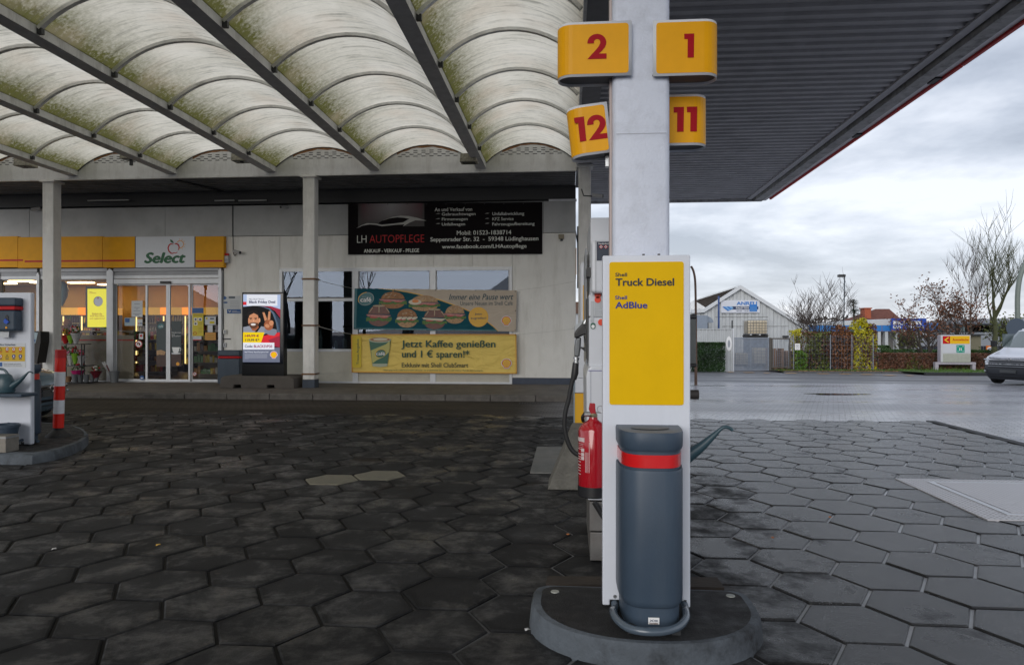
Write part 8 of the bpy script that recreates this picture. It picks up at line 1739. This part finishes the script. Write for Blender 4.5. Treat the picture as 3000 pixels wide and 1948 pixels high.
t = thing('orange_banner', 'small orange and white advert board beside the bare tree trunk', 'board', A(r7(1235, 1072), Y_ - .5)); Y_ -= .5; panel('board', r7, 1203, 1027, 1290, 1073, Y_, .05, mat('board_orange', (.75, .18, .01), .5), t); flat('oval', r7, ell(1240, 1056, 28, 17, 18), Y_ - .02, print_white, t); T('DKV', r7, 1220, 1050, 1262, 1065, Y_ - .04, print_navy, t, bold=.05, shear=.2)
# --- car wash sign
YAw = GS(rV(620, 865)).y; Cx = lambda x: AX(rV(x, 500), YAw); Cz = lambda y: A(rV(620, y), YAw).z; gA = gz(Cx(620), YAw)
cs = thing('car_wash_sign', 'white car wash direction sign with yellow band on a low frame', 'sign', (Cx(620), YAw, gA))
fg = mat('sign_frame_grey', (.40, .37, .42), .5, var=.1); Box('box', (Cx(352), YAw, Cz(690)), (Cx(890), YAw + .35, Cz(195)), mat('sign_box_white', (.55, .56, .58), .4), cs, bevel=.02); Box('side', (Cx(345), YAw + .01, Cz(688)), (Cx(351), YAw + .34, Cz(200)), fg, cs)
Box('leg', (Cx(258), YAw + .05, gA - .1), (Cx(318), YAw + .28, Cz(728)), fg, cs); Box('leg', (Cx(932), YAw + .05, gA - .1), (Cx(990), YAw + .28, Cz(728)), fg, cs); Box('beam', (Cx(256), YAw + .04, Cz(727)), (Cx(992), YAw + .29, Cz(686) - .002), fg, cs)
panel('yellow_band', rV, 516, 210, 872, 352, YAw - .012, .01, mat('band_yellow', (.80, .45, .0), .35), cs); panel('red_field', rV, 385, 214, 514, 352, YAw - .012, .01, print_red, cs); panel('grey_field', rV, 388, 532, 884, 684, YAw - .012, .01, mat('field_grey', (.38, .39, .34), .5, var=.1), cs); panel('white_field', rV, 388, 362, 884, 520, YAw - .012, .01, mat('field_white', (.56, .57, .62), .4), cs)
flat('arrow', rV, [(408, 283), (478, 232), (492, 232), (492, 250), (440, 283), (492, 315), (492, 332), (478, 332)], YAw - .018, mat('arrow_yellow', (.8, .5, .02), .4), cs); T('Autowäsche', rV, 560, 255, 850, 298, YAw - .018, print_red, cs, bold=.02)
panel('green_square', rV, 632, 375, 778, 514, YAw - .02, .006, mat('safety_green', (.0, .28, .20), .4), cs)
for x in (690, 718): flat('person_mark', rV, ell(x, 430, 7, 7, 10), YAw - .026, print_white, cs); flat('person_mark', rV, [(x - 9, 440), (x + 9, 440), (x + 6, 462), (x + 5, 482), (x - 5, 482), (x - 6, 462)], YAw - .026, print_white, cs)
for x, y, dx_, dy_ in ((655, 397, 1, 1), (755, 397, -1, 1), (655, 492, 1, -1), (755, 492, -1, -1)): flat('corner_arrow', rV, [(x - 8 * dx_, y - 8 * dy_), (x + 12 * dx_, y + 2 * dy_), (x + 12 * dx_, y + 12 * dy_), (x + 2 * dx_, y + 12 * dy_)], YAw - .026, print_white, cs)
# kerbed grass island under it
ki = [GS(r6(*p)) for p in ((1650, 1050), (1640, 1066), (2100, 1070), (2110, 1052))]
yk0, yk1 = GS(rV(200, 915)).y, GS(rV(200, 845)).y + .3; xk0, xk1 = GS(r6(1645, 1062)).x, xv1 + 14
grid('grass_island', [xk0, xk0 + 2, xk0 + 5, xk1], [yk0, yk1], lambda x, y: gz(x, y) + .10, mat('island_grass', (.045, .09, .015), .9, var=.5, vscale=4))
kk_ = tag(bpy.data.objects.new('island_kerb', None), kind='structure'); C.objects.link(kk_); x = xk0 - .15
while x < xk1: Box('kerb_stone', (x, yk0 - .15, gz(x, yk0) - .05), (x + .98, yk0, gz(x, yk0) + .12), mat('kerb_dark', (.03, .032, .034), .8), kk_); x += 1
rnd = random.Random(9); mb = MB()
for k in range(900):
    x = rnd.uniform(xk0 + .2, xk0 + 7); y = rnd.uniform(yk0 + .05, yk1); hgt = rnd.uniform(.05, .13) * (2 if abs(x - Cx(290)) < .6 else 1); c = Vector((x, y, gz(x, y) + .1)); mb.add([c - Vector((.015, 0, 0)), c + Vector((.015, 0, 0)), c + Vector((rnd.uniform(-.05, .05), rnd.uniform(-.04, .04), hgt))], [(0, 1, 2)])
tag(mb.build('grass_tufts', leafmat('grass_green', 0)), kind='stuff')
# road behind the sign
# --- trees
def at_g(p, Y): x = A(p, Y).x; return (x, Y, gz(x, Y))
hgt = lambda p, Y: A(p, Y).z - gz(A(p, Y).x, Y)
tree('bare_tree', 'tall bare tree with forked crown right of the car wash sign', at_g(r6(2172, 880), Yh2 + 2), hgt(r6(2150, 95), Yh2 + 2) * .68, .19, 5, .22, 3, .30, .60, bk=barkg, kids=(3, 5))
tree('bare_tree', 'slender bare tree left of the tall forked one, rising behind the withered trees', at_g(r6(2010, 860), Yh3 + 9), hgt(r6(2005, 250), Yh3 + 9) * .7, .1, 61, .3, 3, .35, .55, kids=(3, 4))
tree('bare_shrub_tree', 'wide bare multi stemmed tree behind the fence and lamp post', at_g(r6(1000, 800), YFn + 2.2), hgt(r6(980, 395), YFn + 2.2) * .82, .06, 8, lv=4, up=.16, spread=.6, stems=9, kids=(2, 4))
tree('brown_leaved_tree', 'small tree with withered brown leaves left of the pair before the blue sign', at_g(r6(1745, 860), 45), hgt(r6(1740, 478), 45) * .9, .09, 14, lv=3, up=.15, spread=.8, stems=4, leaf=brownleaf, nleaf=1350, lr=.16, lsz=.085, kids=(3, 5))
tree('brown_leaved_tree', 'small tree with withered brown leaves right of the pair behind the car wash sign', at_g(r6(1880, 860), 45), hgt(r6(1880, 440), 45) * .9, .09, 19, lv=3, up=.2, spread=.75, stems=4, leaf=brownleaf, nleaf=1350, lr=.16, lsz=.085, kids=(3, 5))
tree('bare_bush', 'brown bush with few leaves behind the van', at_g(r6(2290, 900), 46), hgt(r6(2290, 730), 46) * 1.1, .04, 23, lv=3, stems=7, leaf=olive, nleaf=1200, lr=.25, lsz=.1, cat='bush')
tree('bare_bush', 'thin bush with a few yellow leaves before the white building', at_g(r6(1540, 880), 58), hgt(r6(1540, 770), 58), .03, 27, lv=3, stems=6, leaf=olive, nleaf=500, lr=.2, lsz=.11, cat='bush')
# conifer
Yc_ = 80; b_ = A(r6(1205, 700), Yc_); tp = A(r6(1190, 540), Yc_); t = thing('conifer', 'dark conifer beside the tall lamp post', 'tree', (b_.x, Yc_, -1)); rnd = random.Random(4)
MB().tube([(b_.x, Yc_, -1), (tp.x, Yc_, tp.z)], [.25, .03], 6).build('trunk', bark, t); mb = MB(); hgt_ = tp.z + 1
for k in range(75):
    s = rnd.uniform(.12, 1); z = -1 + hgt_ * s; R_ = (1 - s) * 3.8 * rnd.uniform(.55, 1.1) + .15; a = rnd.uniform(0, 2 * PI)
    for j in range(46):
        u = rnd.random(); c = Vector((b_.x + (tp.x - b_.x) * s + math.cos(a) * R_ * u, Yc_ + math.sin(a) * R_ * u, z - R_ * .12 * u + rnd.uniform(-.1, .1))) + Vector((rnd.gauss(0, .1), rnd.gauss(0, .1), rnd.gauss(0, .07))); d = Vector((math.cos(a), math.sin(a), -.2)) * .22 + Vector((rnd.uniform(-.1, .1), rnd.uniform(-.1, .1), rnd.uniform(-.1, .1))); e_ = Vector((-d.y, d.x, rnd.uniform(-.1, .1))) * .3; mb.add([c - e_ * .4, c + d, c + e_ * .4], [(0, 1, 2)])
mb.build('crown', darkleaf, t)
# --- lamp posts
def lamp(pts, Y, r, label, head=None, m_=None):
    P = [A(p, Y) for p in pts]; b = Vector((P[0].x, Y, gz(P[0].x, Y))); t = thing('street_lamp', label, 'lamp post', b); MB().tube([b] + smooth_path(P, 4), [r] + [r * .75] * (len(smooth_path(P, 4))), 8).build('pole', m_ or mat('lamp_pole', (.06, .08, .10), .5, .3), t, smooth=True)
    if head: h_ = A(head, Y); Box('lamp_head', (h_.x - .3, Y - .15, h_.z - .1), (h_.x + .12, Y + .15, h_.z + .06), dark_metal, t, bevel=.03); Box('arm', (h_.x + .12, Y - .04, h_.z - .02), (P[-1].x, Y + .04, h_.z + .03), dark_metal, t)
    return t
lamp([r6(1122, 780), r6(1126, 560), r6(1129, 370)], YFn + 4, .05, 'tall thin lamp post with small head above the bare shrubs', r6(1118, 374))
lamp([r6(92, 645), r6(90, 500), r6(86, 400), r6(74, 340), r6(58, 310)], 24, .05, 'curved rusty lamp post right beside the truck diesel panel', None, mat('lamp_rust', (.16, .10, .07), .7, .2, var=.3))
lamp([r6(2340, 790), r6(2334, 560), r6(2345, 420), r6(2375, 320), r6(2420, 260)], 38, .16, 'curved grey lamp post at the right edge above the van', None, mat('lamp_grey', (.16, .19, .17), .6))
t = thing('road_sign_back', 'dark round road sign seen from behind at the right edge', 'sign', A(r7(1480, 870), 37)); p = t.location; MB().prism([(p.x + a_, p.z + b__) for a_, b__ in ell(0, 0, .5, .5, 20)], 37, 37.03).build('disc', mat('sign_back', (.05, .07, .10), .5), t); MB().tube([(p.x + .35, 37.1, gz(p.x, 37)), (p.x + .35, 37.1, p.z + .5)], .04, 6).build('post', galv, t)
# distant tree line on the horizon, one mass
rnd = random.Random(31); mb = MB(); 
for k in range(9000):
    a = rnd.uniform(-20, 200); y = rnd.uniform(170, 200); hgt_ = 5.5 + 2.5 * mnoise.noise(Vector((a * .05, 0, 0))) + 1.2 * mnoise.noise(Vector((a * .3, 3, 0))); c = Vector((a, y, -1 + rnd.random() ** .7 * hgt_)); u = Vector((rnd.uniform(-1, 1), rnd.uniform(-1, 1), rnd.uniform(-1, 1))) * .6; v = Vector((-u.z, u.x, u.y)) * .7; mb.add([c - u, c + v, c + u, c - v], [(0, 1, 2, 3)])
tag(mb.build('distant_woods', leafmat('woods_grey', (.07, .06, .05))), kind='stuff')
# bare trees across the road behind the camera, mirrored in the shop windows
for k, (x, y, h_) in enumerate(((-26, -26, 9), (-20, -30, 8), (-33, -24, 8.5))): tree('roadside_tree', 'bare roadside tree behind the viewer mirrored in the shop glass, %s' % ('nearest one', 'right one', 'left one')[k], (x, y, 0), h_, .16, 40 + k, .25, 4, .3, .6, kids=(2, 4))
